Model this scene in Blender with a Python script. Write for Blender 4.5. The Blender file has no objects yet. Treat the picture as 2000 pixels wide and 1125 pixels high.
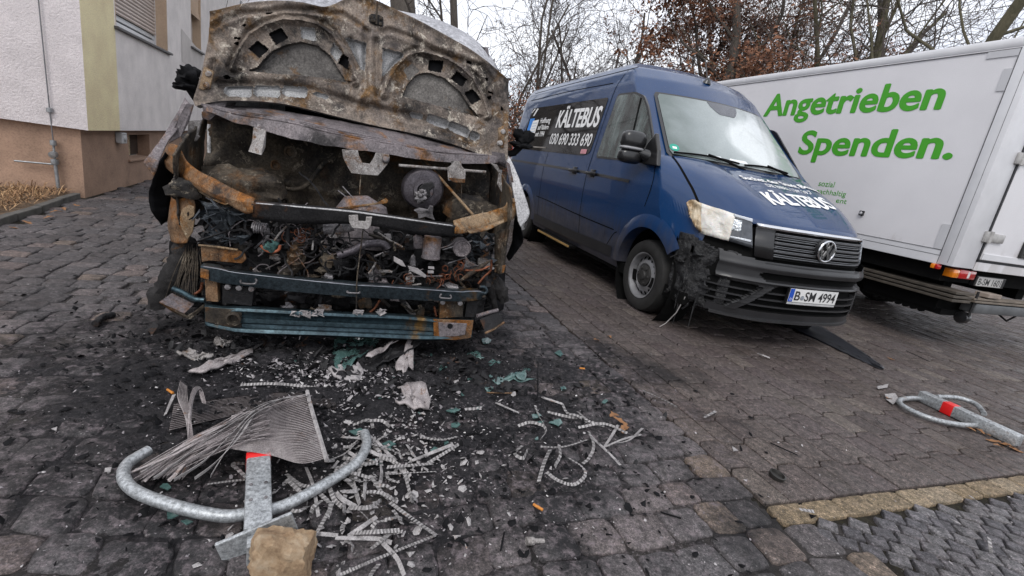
import bpy, bmesh, math, random
import numpy as np
from mathutils import Vector, Matrix, noise as mnoise
rnd = random.Random(7)
SC = bpy.context.scene
COL = SC.collection
# ------------------------------------------------------------------ camera
FPX, PITCH, ROLL, CAMH = 930.0, math.radians(14.73), math.radians(9.26), 1.194
fwd = np.array([0, math.cos(PITCH), -math.sin(PITCH)])
_r = np.array([1.0, 0, 0]); _u = np.cross(_r, fwd)
CR = math.cos(ROLL) * _r + math.sin(ROLL) * _u
CU = -math.sin(ROLL) * _r + math.cos(ROLL) * _u
cam = bpy.data.cameras.new('camera'); camo = bpy.data.objects.new('camera', cam); COL.objects.link(camo)
cam.sensor_width = 36; cam.lens = 36 * FPX / 2000; cam.clip_start = 0.05; cam.clip_end = 1000
M = Matrix.Identity(4)
for i in range(3):
    M[i][0] = CR[i]; M[i][1] = CU[i]; M[i][2] = -fwd[i]
M[2][3] = CAMH
camo.matrix_world = M
SC.camera = camo
# ------------------------------------------------------------------ world, sun, exposure
SC.view_settings.view_transform = 'Standard'; SC.view_settings.look = 'None'
SC.view_settings.gamma = 1; SC.view_settings.exposure = 0.80
SUN_EL, SUN_AZ = math.radians(48), math.radians(200)
W = bpy.data.worlds.new('World'); SC.world = W; W.use_nodes = True
nt = W.node_tree; N = nt.nodes; Lk = nt.links
for n in list(N): N.remove(n)
out = N.new('ShaderNodeOutputWorld'); bg = N.new('ShaderNodeBackground'); bg.inputs['Strength'].default_value = 0.1
sky = N.new('ShaderNodeTexSky'); sky.sky_type = 'NISHITA'; sky.sun_disc = False
sky.sun_elevation = SUN_EL; sky.sun_rotation = SUN_AZ
tc = N.new('ShaderNodeTexCoord'); mp = N.new('ShaderNodeMapping'); mp.inputs['Scale'].default_value = (1, 1, 3.0)
ns = N.new('ShaderNodeTexNoise'); ns.inputs['Scale'].default_value = 2.6; ns.inputs['Detail'].default_value = 6; ns.inputs['Roughness'].default_value = .55
rp = N.new('ShaderNodeValToRGB')
rp.color_ramp.elements[0].position = .32; rp.color_ramp.elements[0].color = (5.6, 5.8, 6.5, 1)
rp.color_ramp.elements[1].position = .66; rp.color_ramp.elements[1].color = (9.0, 9.05, 9.3, 1)
mx = N.new('ShaderNodeMix'); mx.data_type = 'RGBA'; mx.inputs['Factor'].default_value = .88
Lk.new(tc.outputs['Generated'], mp.inputs['Vector']); Lk.new(mp.outputs['Vector'], ns.inputs['Vector'])
Lk.new(ns.outputs['Fac'], rp.inputs['Fac']); Lk.new(sky.outputs['Color'], mx.inputs['A']); Lk.new(rp.outputs['Color'], mx.inputs['B'])
Lk.new(mx.outputs['Result'], bg.inputs['Color']); Lk.new(bg.outputs['Background'], out.inputs['Surface'])
sl = bpy.data.lights.new('sun', 'SUN'); sl.energy = 0.9; sl.angle = math.radians(25); sl.color = (1, .97, .93)
so = bpy.data.objects.new('sun', sl); COL.objects.link(so)
d = Vector((math.sin(SUN_AZ) * math.cos(SUN_EL), math.cos(SUN_AZ) * math.cos(SUN_EL), math.sin(SUN_EL)))
so.rotation_euler = d.to_track_quat('Z', 'Y').to_euler()

# ------------------------------------------------------------------ pixel measurements to places in the world
def ray(u, v): return fwd + CR * ((u - 1000) / FPX) - CU * ((v - 562.5) / FPX)
CAM = np.array([0, 0, CAMH])
def gz(u, v, z=0.0):
    dd = ray(u, v); t = (z - CAMH) / dd[2]; return CAM + dd * t
class Frame:
    def __init__(s, x, y, h):
        s.o = np.array([x, y, 0.0]); a = math.radians(h); s.h = a
        s.X = np.array([math.cos(a), math.sin(a), 0]); s.Y = np.array([-math.sin(a), math.cos(a), 0])
    def hit(s, u, v, ax, val):
        n = (s.X, s.Y, np.array([0, 0, 1.0]))[ax]; dd = ray(u, v)
        t = (val - (CAM - s.o) @ n) / (dd @ n); q = CAM + dd * t - s.o
        return (float(q @ s.X), float(q @ s.Y), float(q[2]))
    def loc(s, p):
        q = np.array(p) - s.o; return (float(q @ s.X), float(q @ s.Y), float(q[2]))
    def world(s, p): return s.o + s.X * p[0] + s.Y * p[1] + np.array([0, 0, p[2]])
# ------------------------------------------------------------------ object helpers
def tag(o, label=None, cat=None, group=None, kind=None):
    if label: o['label'] = label
    if cat: o['category'] = cat
    if group: o['group'] = group
    if kind: o['kind'] = kind
    return o
def empty(name, loc=(0, 0, 0), rz=0.0):
    o = bpy.data.objects.new(name, None); COL.objects.link(o); o.location = loc; o.rotation_euler = (0, 0, rz); o.empty_display_size = .2
    return o
def copy_tree(o, parent=None):
    c = o.copy(); COL.objects.link(c)
    if parent: c.parent = parent
    for ch in o.children: copy_tree(ch, c)
    return c
def catmull(pts, n):
    pts = [np.array(p, float) for p in pts]
    if len(pts) == 2: return [pts[0] + (pts[1] - pts[0]) * t for t in np.linspace(0, 1, n)]
    P = [2 * pts[0] - pts[1]] + pts + [2 * pts[-1] - pts[-2]]
    seg = [np.linalg.norm(pts[i + 1] - pts[i]) for i in range(len(pts) - 1)]
    cum = np.concatenate([[0], np.cumsum(seg)]); outp = []
    for s in np.linspace(0, cum[-1], n):
        i = min(max(np.searchsorted(cum, s, 'right') - 1, 0), len(seg) - 1)
        t = (s - cum[i]) / max(seg[i], 1e-9)
        a, b, c, dd = P[i], P[i + 1], P[i + 2], P[i + 3]
        outp.append(.5 * (2 * b + (c - a) * t + (2 * a - 5 * b + 4 * c - dd) * t * t + (3 * b - a - 3 * c + dd) * t ** 3))
    return outp
def lin(pts, n):
    pts = [np.array(p, float) for p in pts]
    seg = [np.linalg.norm(pts[i + 1] - pts[i]) for i in range(len(pts) - 1)]
    cum = np.concatenate([[0], np.cumsum(seg)]); outp = []
    for s in np.linspace(0, cum[-1], n):
        i = min(max(np.searchsorted(cum, s, 'right') - 1, 0), len(seg) - 1)
        outp.append(pts[i] + (pts[i + 1] - pts[i]) * ((s - cum[i]) / max(seg[i], 1e-9)))
    return outp
class MB:
    def __init__(s): s.v = []; s.f = []; s.m = []
    def add(s, vs, fs, mi=0):
        b = len(s.v); s.v.extend([tuple(map(float, p)) for p in vs]); s.f.extend([tuple(b + i for i in f) for f in fs])
        s.m.extend([mi] * len(fs)); return s
    def box(s, lo, hi, mi=0, bev=0.0, rot=None, at=None):
        (x0, y0, z0), (x1, y1, z1) = lo, hi
        if bev <= 0:
            vs = [(x0, y0, z0), (x1, y0, z0), (x1, y1, z0), (x0, y1, z0), (x0, y0, z1), (x1, y0, z1), (x1, y1, z1), (x0, y1, z1)]
            fs = [(0, 3, 2, 1), (4, 5, 6, 7), (0, 1, 5, 4), (1, 2, 6, 5), (2, 3, 7, 6), (3, 0, 4, 7)]
        else:
            bm = bmesh.new(); bmesh.ops.create_cube(bm, size=1)
            for vv in bm.verts: vv.co = Vector(((x0 + x1) / 2 + vv.co.x * (x1 - x0), (y0 + y1) / 2 + vv.co.y * (y1 - y0), (z0 + z1) / 2 + vv.co.z * (z1 - z0)))
            bmesh.ops.bevel(bm, geom=list(bm.edges), offset=bev, segments=2, affect='EDGES', profile=.5)
            bm.verts.index_update()
            vs = [vv.co.copy() for vv in bm.verts]; fs = [tuple(q.index for q in f.verts) for f in bm.faces]; bm.free()
        if rot is not None: vs = [rot @ Vector(p) for p in vs]
        if at is not None: vs = [Vector(p) + Vector(at) for p in vs]
        return s.add(vs, fs, mi)
    def tube(s, path, r, n=8, mi=0, caps=True, jit=0.0):
        path = [Vector(p) for p in path]; k = len(path)
        rs = r if hasattr(r, '__len__') else [r] * k
        up = None; vs = []; fs = []
        for i, p in enumerate(path):
            t = (path[min(i + 1, k - 1)] - path[max(i - 1, 0)])
            t = t.normalized() if t.length > 1e-9 else Vector((0, 0, 1))
            if up is None: up = t.orthogonal().normalized()
            up = (up - t * up.dot(t)); up = up.normalized() if up.length > 1e-6 else t.orthogonal().normalized()
            sd = t.cross(up)
            for j in range(n):
                a = 2 * math.pi * j / n; rr = rs[i] * (1 + (rnd.uniform(-jit, jit) if jit else 0))
                vs.append(p + up * math.cos(a) * rr + sd * math.sin(a) * rr)
        for i in range(k - 1):
            for j in range(n):
                fs.append((i * n + j, i * n + (j + 1) % n, (i + 1) * n + (j + 1) % n, (i + 1) * n + j))
        if caps: fs.append(tuple(range(n - 1, -1, -1))); fs.append(tuple((k - 1) * n + j for j in range(n)))
        return s.add(vs, fs, mi)
    def lathe(s, prof, n=24, c=(0, 0, 0), axis=(0, 1, 0), mi=0):
        # prof: list of (radius, offset along axis)
        ax = Vector(axis).normalized(); u = ax.orthogonal().normalized(); w = ax.cross(u); c = Vector(c)
        vs = []; fs = []
        for (r, h) in prof:
            for j in range(n):
                a = 2 * math.pi * j / n; vs.append(c + ax * h + (u * math.cos(a) + w * math.sin(a)) * r)
        for i in range(len(prof) - 1):
            for j in range(n): fs.append((i * n + j, i * n + (j + 1) % n, (i + 1) * n + (j + 1) % n, (i + 1) * n + j))
        return s.add(vs, fs, mi)
    def prism(s, pts, off, mi=0):
        # closed 3d polygon pts extruded by vector off
        n = len(pts); vs = [Vector(p) for p in pts] + [Vector(p) + Vector(off) for p in pts]
        fs = [tuple(range(n - 1, -1, -1)), tuple(range(n, 2 * n))] + [(i, (i + 1) % n, n + (i + 1) % n, n + i) for i in range(n)]
        return s.add(vs, fs, mi)
    def skin(s, curves, mi=0, closed=False):
        n = len(curves[0]); vs = [p for c in curves for p in c]; fs = []
        for i in range(len(curves) - 1):
            for j in range(n if closed else n - 1):
                k = (j + 1) % n; fs.append((i * n + j, i * n + k, (i + 1) * n + k, (i + 1) * n + j))
        return s.add(vs, fs, mi)
    def build(s, name, mats, parent=None, smooth=None, solid=0.0, bevel=0.0, weld=False, offs=-1):
        me = bpy.data.meshes.new(name); me.from_pydata(s.v, [], s.f)
        for m in (mats if isinstance(mats, (list, tuple)) else [mats]): me.materials.append(m)
        if any(s.m): me.polygons.foreach_set('material_index', s.m)
        if weld or smooth is not None or True:
            bm = bmesh.new(); bm.from_mesh(me)
            if weld: bmesh.ops.remove_doubles(bm, verts=bm.verts, dist=1e-4)
            bmesh.ops.recalc_face_normals(bm, faces=bm.faces); bm.to_mesh(me); bm.free()
        o = bpy.data.objects.new(name, me); COL.objects.link(o)
        if parent: o.parent = parent
        if smooth is not None:
            me.polygons.foreach_set('use_smooth', [True] * len(me.polygons))
            try: me.set_sharp_from_angle(angle=math.radians(smooth))
            except Exception: pass
        if solid:
            md = o.modifiers.new('thickness', 'SOLIDIFY'); md.thickness = solid; md.offset = offs
        if bevel:
            md = o.modifiers.new('bevel', 'BEVEL'); md.width = bevel; md.segments = 2; md.limit_method = 'ANGLE'; md.angle_limit = math.radians(35)
        return o
def nz(p, s=1.0, o=0.0): return mnoise.noise(Vector((p[0] * s + o, p[1] * s + o * 1.7, p[2] * s - o)))
def fbm(p, s=1.0, o=0.0): return mnoise.fractal(Vector((p[0] * s + o, p[1] * s + o * 1.7, p[2] * s - o)), 1.0, 2.0, 4)

# ------------------------------------------------------------------ lettering
def glyphs(txt, bold=0.0, shear=0.0, space=1.0):
    cu = bpy.data.curves.new('lettering', 'FONT'); cu.body = txt; cu.size = 1; cu.offset = bold; cu.shear = shear; cu.space_character = space
    cu.resolution_u = 5
    o = bpy.data.objects.new('lettering', cu); COL.objects.link(o)
    dg = bpy.context.evaluated_depsgraph_get(); e = o.evaluated_get(dg); me = e.to_mesh()
    vs = [v.co.copy() for v in me.vertices]; fs = [tuple(p.vertices) for p in me.polygons]
    e.to_mesh_clear(); bpy.data.objects.remove(o); bpy.data.curves.remove(cu)
    x0 = min(v.x for v in vs); x1 = max(v.x for v in vs)
    return [((v.x - x0) / (x1 - x0), v.y) for v in vs], fs, x1 - x0
def lettering(txt, mapper, width, mat, parent, height=None, bold=0.0, nrm=(0, -1, 0), **kw):
    """mapper(a, b): a runs 0..width along the line, b is height above the baseline (metres); bold strokes are laid as shifted layers"""
    vs, fs, w = glyphs(txt, bold=min(bold, .012), **kw)
    k = (height if height else width / w); mb = MB(); ex = max(0.0, bold - .012) * k
    sh = [(0, 0)] if ex < 1e-4 else [(0, 0), (-ex, 0), (ex, 0), (0, ex * .6), (0, -ex * .6), (-ex * .5, 0), (ex * .5, 0)]
    for i, (dx, dy) in enumerate(sh):
        pts = []
        for a, b in vs:
            p = mapper(a * width + dx, b * k + dy); e = .0003 * i; pts.append((p[0] + nrm[0] * e, p[1] + nrm[1] * e, p[2] + nrm[2] * e))
        mb.add(pts, fs)
    return mb.build('lettering', mat, parent)

# ------------------------------------------------------------------ materials
def nodemat(name):
    m = bpy.data.materials.new(name); m.use_nodes = True; t = m.node_tree
    return m, t, t.nodes['Principled BSDF']
def setp(b, **k):
    for a, v in k.items(): b.inputs[a.replace('_', ' ')].default_value = v
def c4(c): return (c[0], c[1], c[2], 1)
def vec(t, coord='Object', scale=(1, 1, 1), rot=(0, 0, 0), loc=(0, 0, 0)):
    a = t.nodes.new('ShaderNodeTexCoord'); m = t.nodes.new('ShaderNodeMapping')
    m.inputs['Scale'].default_value = scale; m.inputs['Rotation'].default_value = rot; m.inputs['Location'].default_value = loc
    if coord == 'World':
        g = t.nodes.new('ShaderNodeNewGeometry'); t.links.new(g.outputs['Position'], m.inputs['Vector'])
    else: t.links.new(a.outputs[coord], m.inputs['Vector'])
    return m.outputs['Vector']
def tnoise(t, v, scale, detail=5, rough=.6, dist=0.0):
    n = t.nodes.new('ShaderNodeTexNoise'); t.links.new(v, n.inputs['Vector'])
    n.inputs['Scale'].default_value = scale; n.inputs['Detail'].default_value = detail; n.inputs['Roughness'].default_value = rough; n.inputs['Distortion'].default_value = dist
    return n.outputs['Fac']
def tvor(t, v, scale, feature='F1'):
    n = t.nodes.new('ShaderNodeTexVoronoi'); n.feature = feature; t.links.new(v, n.inputs['Vector']); n.inputs['Scale'].default_value = scale
    return n
def ramp(t, fac, stops):
    r = t.nodes.new('ShaderNodeValToRGB'); e = r.color_ramp.elements
    while len(e) < len(stops): e.new(.5)
    for i, (p, c) in enumerate(stops):
        e[i].position = p; e[i].color = c4(c) if hasattr(c, '__len__') else (c, c, c, 1)
    t.links.new(fac, r.inputs['Fac']); return r.outputs['Color']
def mixc(t, fac, a, b, mode='MIX'):
    m = t.nodes.new('ShaderNodeMix'); m.data_type = 'RGBA'; m.blend_type = mode
    for sock, val in (('Factor', fac), ('A', a), ('B', b)):
        s = [q for q in m.inputs if q.name == sock and q.enabled and (q.type == 'RGBA' or sock == 'Factor')][0]
        if hasattr(val, 'is_linked') or hasattr(val, 'links'): t.links.new(val, s)
        elif hasattr(val, '__len__'): s.default_value = c4(val)
        else: s.default_value = val
    return [q for q in m.outputs if q.type == 'RGBA'][0]
def mth(t, op, a, b=0.0, clamp=False):
    m = t.nodes.new('ShaderNodeMath'); m.operation = op; m.use_clamp = clamp
    for i, val in enumerate((a, b)):
        if hasattr(val, 'links'): t.links.new(val, m.inputs[i])
        else: m.inputs[i].default_value = val
    return m.outputs[0]
def bumpn(t, b, h, strength=.3, dist=.01):
    n = t.nodes.new('ShaderNodeBump'); n.inputs['Strength'].default_value = strength; n.inputs['Distance'].default_value = dist
    t.links.new(h, n.inputs['Height']); t.links.new(n.outputs['Normal'], b.inputs['Normal']); return n
def plain(name, c, rough=.5, metal=0.0, var=.25, scale=6, bump=0.0, coat=0.0, bscale=None, bdist=.004):
    m, t, b = nodemat(name); v = vec(t); n = tnoise(t, v, scale)
    lo = tuple(max(0, q * (1 - var)) for q in c); hi = tuple(min(1, q * (1 + var)) for q in c)
    t.links.new(ramp(t, n, [(.3, lo), (.7, hi)]), b.inputs['Base Color'])
    setp(b, Roughness=rough, Metallic=metal, Coat_Weight=coat, Specular_IOR_Level=.12 if max(c) < .012 else .45)
    if bump: bumpn(t, b, tnoise(t, v, bscale or scale * 6, 6), bump, bdist)
    return m
def burnt(name, base, base2, rust=(.20, .085, .022), rust_amt=.5, soot=.45, ash=.5, scale=5.0, rough=.62, metal=.25, ashc=(.46, .44, .43), bump=.35, coord='Object', streak=0.0):
    """scorched sheet metal: two greys, rust patches, soot patches and flaking pale ash"""
    m, t, b = nodemat(name); v = vec(t, coord); r0 = rnd.uniform(0, 50)
    v2 = vec(t, coord, loc=(r0, r0 * .7, -r0)); v3 = vec(t, coord, loc=(-r0, 9 + r0, r0), scale=(1, 1, 1 - .8 * streak) if streak else (1, 1, 1))
    c = ramp(t, tnoise(t, v2, scale, 6, .65), [(.32, base), (.62, base2)])
    n2 = tnoise(t, v, scale * .75, 7, .68, .3)
    rm = ramp(t, n2, [(.62 - rust_amt * .28, 0.0), (.72 - rust_amt * .28, 1.0)])
    rc = ramp(t, tnoise(t, v3, scale * 4, 5), [(.3, tuple(q * .45 for q in rust)), (.55, rust), (.75, tuple(min(1, q * 1.7) for q in rust))])
    c = mixc(t, rm, c, rc)
    sm = ramp(t, tnoise(t, v3, scale * .6, 7, .7, .4), [(.64 - soot * .3, 0.0), (.80 - soot * .3, 1.0)])
    c = mixc(t, mth(t, 'MULTIPLY', sm, .9), c, (.011, .0105, .011))
    am = ramp(t, tnoise(t, v2, scale * 3.2, 8, .8, .5), [(.67 - ash * .16, 0.0), (.72 - ash * .16, 1.0)])
    am2 = ramp(t, tnoise(t, v, scale * .9, 4), [(.42, 0.0), (.60, 1.0)])
    am = mth(t, 'MULTIPLY', am, am2)
    c = mixc(t, mth(t, 'MULTIPLY', am, .85), c, ashc)
    spk = ramp(t, tnoise(t, v, scale * 16, 5, .8), [(.34, .45), (.5, 1.0), (.66, 1.55)])
    c = mixc(t, 1.0, c, spk, 'MULTIPLY')
    t.links.new(c, b.inputs['Base Color']); setp(b, Metallic=metal, Specular_IOR_Level=.22)
    t.links.new(ramp(t, n2, [(.3, rough - .16), (.7, min(1, rough + .2))]), b.inputs['Roughness'])
    h = mth(t, 'ADD', tnoise(t, v2, scale * 5, 8, .7), mth(t, 'MULTIPLY', am, .25))
    bumpn(t, b, h, bump, .008)
    return m
# ================================================================== GROUND
GO = np.array([1.22, 1.62]); _ga = math.radians(110.5)
GA = np.array([math.cos(_ga), math.sin(_ga)]); GB = np.array([math.cos(_ga - math.pi / 2), math.sin(_ga - math.pi / 2)])
def gxy(a, b): return GO + GA * a + GB * b
def soot_amount(x, y):
    dx, dy = x + .80, y - 2.45
    u = dx * .951 + dy * .309; w = -dx * .309 + dy * .951
    r = math.hypot(u / 1.25, (w + .02) / (1.0 if w < 0 else 1.6))
    return max(0.0, min(1.0, 1.25 - r + .35 * fbm((x, y, 0), 2.1, 3)))
def stained(t, col, v, rough):
    """soot, wet patches and ash on the paving round the burnt van"""
    sx = t.nodes.new('ShaderNodeVectorMath'); sx.operation = 'SUBTRACT'; sx.inputs[1].default_value = (-.70, 2.3, 0); t.links.new(v, sx.inputs[0])
    sc = t.nodes.new('ShaderNodeVectorMath'); sc.operation = 'MULTIPLY'; sc.inputs[1].default_value = (.54, .60, 0); t.links.new(sx.outputs[0], sc.inputs[0])
    ln = t.nodes.new('ShaderNodeVectorMath'); ln.operation = 'LENGTH'; t.links.new(sc.outputs[0], ln.inputs[0])
    n1 = tnoise(t, v, 2.3, 7, .62); n2 = tnoise(t, v, 11, 7, .7)
    s = mth(t, 'ADD', ln.outputs['Value'], mth(t, 'MULTIPLY', mth(t, 'SUBTRACT', n1, .5), 2.3))
    s = mth(t, 'ADD', s, mth(t, 'MULTIPLY', mth(t, 'SUBTRACT', n2, .5), .7))
    sm = ramp(t, s, [(.58, 1.0), (1.10, 0.0)])
    col = mixc(t, mth(t, 'MULTIPLY', sm, .86), col, (.0085, .0085, .0095))
    # a second oily patch beside the blue van
    sx2 = t.nodes.new('ShaderNodeVectorMath'); sx2.operation = 'DISTANCE'; sx2.inputs[1].default_value = (1.02, 2.98, 0); t.links.new(v, sx2.inputs[0])
    s2 = mth(t, 'ADD', sx2.outputs['Value'], mth(t, 'MULTIPLY', mth(t, 'SUBTRACT', n1, .5), 1.1))
    col = mixc(t, ramp(t, s2, [(.12, .8), (.42, 0.0)]), col, (.008, .0075, .008))
    # pinkish grey ash dust, streaky
    am = ramp(t, tnoise(t, v, 26, 8, .8, .2), [(.50, 0.0), (.64, 1.0)])
    ln2 = mth(t, 'ADD', ln.outputs['Value'], mth(t, 'MULTIPLY', mth(t, 'SUBTRACT', n2, .5), .8))
    am = mth(t, 'MULTIPLY', am, ramp(t, ln2, [(.2, .55), (.85, .70), (1.5, .34), (2.4, .08)]))
    col = mixc(t, am, col, (.21, .175, .185))
    fl = tvor(t, v, 46); flm = ramp(t, fl.outputs['Distance'], [(.10, 1.0), (.16, 0.0)])
    flm = mth(t, 'MULTIPLY', flm, ramp(t, tnoise(t, v, 9, 4), [(.50, 0.0), (.60, .55)]))
    col = mixc(t, flm, col, (.33, .31, .30))
    return col, sm
def stone_mat(name, stops, moss=.3, rough=(.38, .75), bstr=.55):
    m, t, b = nodemat(name); v = vec(t, 'World'); g = t.nodes.new('ShaderNodeNewGeometry')
    c = ramp(t, g.outputs['Random Per Island'], stops)
    n1 = tnoise(t, v, 34, 8, .78); n2 = tnoise(t, v, 150, 3, .8); n3 = tnoise(t, v, 1.3, 5)
    c = mixc(t, 1.0, c, ramp(t, n1, [(.32, (.30, .30, .31)), (.5, (1, 1, 1)), (.68, (2.1, 2.0, 2.05))]), 'MULTIPLY')
    c = mixc(t, 1.0, c, ramp(t, n2, [(.36, (.45, .45, .46)), (.60, (1.3, 1.28, 1.27)), (.70, (2.8, 2.7, 2.65))]), 'MULTIPLY')
    c = mixc(t, ramp(t, tnoise(t, v, 3.4, 6, .7), [(.56, 0.0), (.76, moss)]), c, (.034, .030, .016))
    c = mixc(t, ramp(t, n3, [(.40, 0.0), (.62, .45)]), c, mixc(t, 1.0, c, (.62, .55, .5), 'MULTIPLY'))
    c, sm = stained(t, c, v, None)
    t.links.new(c, b.inputs['Base Color'])
    rr = ramp(t, tnoise(t, v, 5, 6, .7), [(.34, rough[0]), (.66, rough[1])]); t.links.new(rr, b.inputs['Roughness'])
    setp(b, Specular_IOR_Level=.22)
    bumpn(t, b, mth(t, 'ADD', mth(t, 'MULTIPLY', n1, 1.2), mth(t, 'MULTIPLY', n2, .35)), bstr, .012)
    return m
M_sett = stone_mat('granite_setts', [(0, (.063, .060, .062)), (.3, (.091, .087, .089)), (.6, (.074, .070, .072)), (.8, (.113, .105, .106)), (.95, (.130, .108, .102)), (1, (.145, .118, .09))])
M_paver = stone_mat('concrete_pavers', [(0, (.070, .060, .057)), (.4, (.090, .077, .071)), (.75, (.079, .066, .064)), (1, (.118, .103, .09))], .45, (.4, .8), .3)
M_mosaic = stone_mat('mosaic_stones', [(0, (.065, .064, .07)), (.5, (.095, .093, .10)), (1, (.14, .137, .14))], .2)
M_strip = stone_mat('yellow_edging', [(0, (.15, .12, .08)), (.5, (.21, .165, .105)), (1, (.25, .21, .15))], .4, (.5, .85))
def joint_mat():
    m, t, b = nodemat('joint_soil'); v = vec(t, 'World')
    c = ramp(t, tnoise(t, v, 22, 8, .75), [(.32, (.010, .009, .008)), (.55, (.026, .023, .017)), (.72, (.045, .045, .020))])
    c = mixc(t, ramp(t, tnoise(t, v, 120, 2, .8), [(.62, 0.0), (.7, .6)]), c, (.11, .10, .085))
    c, sm = stained(t, c, v, None); t.links.new(c, b.inputs['Base Color']); setp(b, Roughness=.9, Specular_IOR_Level=.15)
    bumpn(t, b, tnoise(t, v, 60, 8, .8), .8, .012); return m
M_joint = joint_mat()
g = MB()
g.add([(-300, -60, -.016), (300, -60, -.016), (300, 500, -.016), (-300, 500, -.016)], [(0, 1, 2, 3)])
tag(g.build('ground', M_joint), kind='structure')

def stone(mb, poly, h, jz=.004, tilt=.012, dome=.004, inset=.012):
    """one paving stone: rounded top over a skirt. poly = 2d outline (ccw), h = top height"""
    n = len(poly); cx = sum(p[0] for p in poly) / n; cy = sum(p[1] for p in poly) / n
    z0 = h + rnd.uniform(-jz, jz); tx, ty = rnd.uniform(-tilt, tilt), rnd.uniform(-tilt, tilt)
    def zz(x, y): return z0 + (x - cx) * tx + (y - cy) * ty
    ring0 = [(p[0], p[1], -.03) for p in poly]; ring1 = [(p[0], p[1], zz(*p) - inset * .8) for p in poly]
    r2 = []; r3 = []
    for p in poly:
        dx, dy = cx - p[0], cy - p[1]; L = math.hypot(dx, dy) + 1e-9
        q = (p[0] + dx / L * inset * .45, p[1] + dy / L * inset * .45); r2.append((q[0], q[1], zz(*q) - inset * .25))
        q = (p[0] + dx / L * inset * 1.3, p[1] + dy / L * inset * 1.3); r3.append((q[0], q[1], zz(*q)))
    vs = ring0 + ring1 + r2 + r3 + [(cx, cy, zz(cx, cy) + dome)]; fs = []
    for k in range(3):
        for i in range(n): fs.append((k * n + i, k * n + (i + 1) % n, (k + 1) * n + (i + 1) % n, (k + 1) * n + i))
    for i in range(n): fs.append((3 * n + i, 3 * n + (i + 1) % n, 4 * n))
    mb.add(vs, fs)
def visible(x, y, m=0.35):
    if y < .6: return False
    d = np.array([x, y, 0]) - CAM; z = d @ fwd
    if z < .2: return False
    u = 1000 + FPX * (d @ CR) / z; v = 562 - FPX * (d @ CU) / z
    k = FPX * m / z
    return -k - 450 < u < 2500 + k and v < 1420 + k
def sett_poly(a0, a1, b0, b1, gap, jit, nside=2):
    # clockwise-safe outline with wobbling sides and chipped corners
    pts = []; cs = [(a0 + gap, b0 + gap), (a1 - gap, b0 + gap), (a1 - gap, b1 - gap), (a0 + gap, b1 - gap)]
    cs = [(c[0] + rnd.uniform(-jit, jit), c[1] + rnd.uniform(-jit, jit)) for c in cs]
    for i in range(4):
        p, q = np.array(cs[i]), np.array(cs[(i + 1) % 4]); L = np.linalg.norm(q - p); nrm = np.array([q[1] - p[1], p[0] - q[0]]) / L
        for tt in (.09, .38, .66, .91):
            o = rnd.uniform(-.35, .5) * jit * .8 + (-.1 * jit if tt in (.09, .91) else .25 * jit)
            w = p + (q - p) * tt + nrm * o; pts.append(w)
    return pts
setts = MB()
def region(a, b):
    """which paving lies at grid position a (away), b (right)"""
    if b > 0.0 and a > .105: return 'paver'
    if b > -.01 and 0 < a <= .105 and b < 6: return 'strip'
    if a <= 0 and b > .06 - a * .75 and a > -.55: return 'mosaic'
    return 'sett'
WL = Frame(-5.17, 5.51, 113.0)       # long wall of the house: X runs away along it, Y into the house is -Y
def offground(x, y):
    # house footprint and the soil bed with its kerb
    p = WL.loc((x, y, 0))
    if p[0] > -.1 and p[1] > -.02: return True
    return soil_side(x, y) > -.02
SOILK = [(-3.2, 2.1), (-3.75, 2.85), (-4.37, 3.86), (-4.62, 4.4), (-5.0, 5.15), (-5.12, 5.42)]
def soil_side(x, y):
    best = -9
    if y > 5.45: return -9
    for i in range(len(SOILK) - 1):
        (x0, y0), (x1, y1) = SOILK[i], SOILK[i + 1]
        if y0 <= y <= y1 or (i == 0 and y < y0):
            xx = x0 + (x1 - x0) * (y - y0) / (y1 - y0); return xx - x
    return -9
a = -2.6; row = 0
while a < 13.5:
    da = rnd.uniform(.135, .175); b = -11.0 + rnd.uniform(0, .15); row += 1
    while b < 3.4:
        db = rnd.uniform(.125, .185) if b < -1.3 else rnd.uniform(.14, .205)
        if b < -.01 < b + db + .09 and b > -.30 and a > .05: db = -b - .002
        ca, cb = a + da / 2, b + db / 2
        wob = .05 * math.sin(cb * 1.7 + 1) + .03 * math.sin(cb * 4.1)
        if region(ca, cb) == 'sett' and region(ca, min(cb + .05, cb + db * .45)) == 'sett' and region(ca + da * .45, cb) != 'strip':
            x, y = gxy(ca + wob, cb)
            if visible(x, y) and not offground(x, y):
                near = y < 4.5
                poly = [gxy(p[0] + .05 * math.sin(p[1] * 1.7 + 1) * min(1, max(0, -p[1] * 2)) + .03 * math.sin(p[1] * 4.1) * min(1, max(0, -p[1] * 2)), p[1]) for p in sett_poly(a, a + da, b, b + db, .0055, .012)]
                poly = poly[::-1]
                stone(setts, poly, .004 - .006 * soot_amount(x, y), .004, .022, .002, rnd.uniform(.007, .014))
        b += db
    a += da
tag(setts.build('sett_paving', M_sett, smooth=50), kind='structure')
pav = MB(); PA, PB = .215, .14
def zig(b): 
    q = (b / (PB * 2)) % 1.0
    tri = [(-1 + (q / .12) * 1) if q < .12 else 0][0]
    if q < .12: return -.021 + q / .12 * .042
    if q < .48: return .021
    if q < .60: return .021 - (q - .48) / .12 * .042
    return -.021
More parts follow.
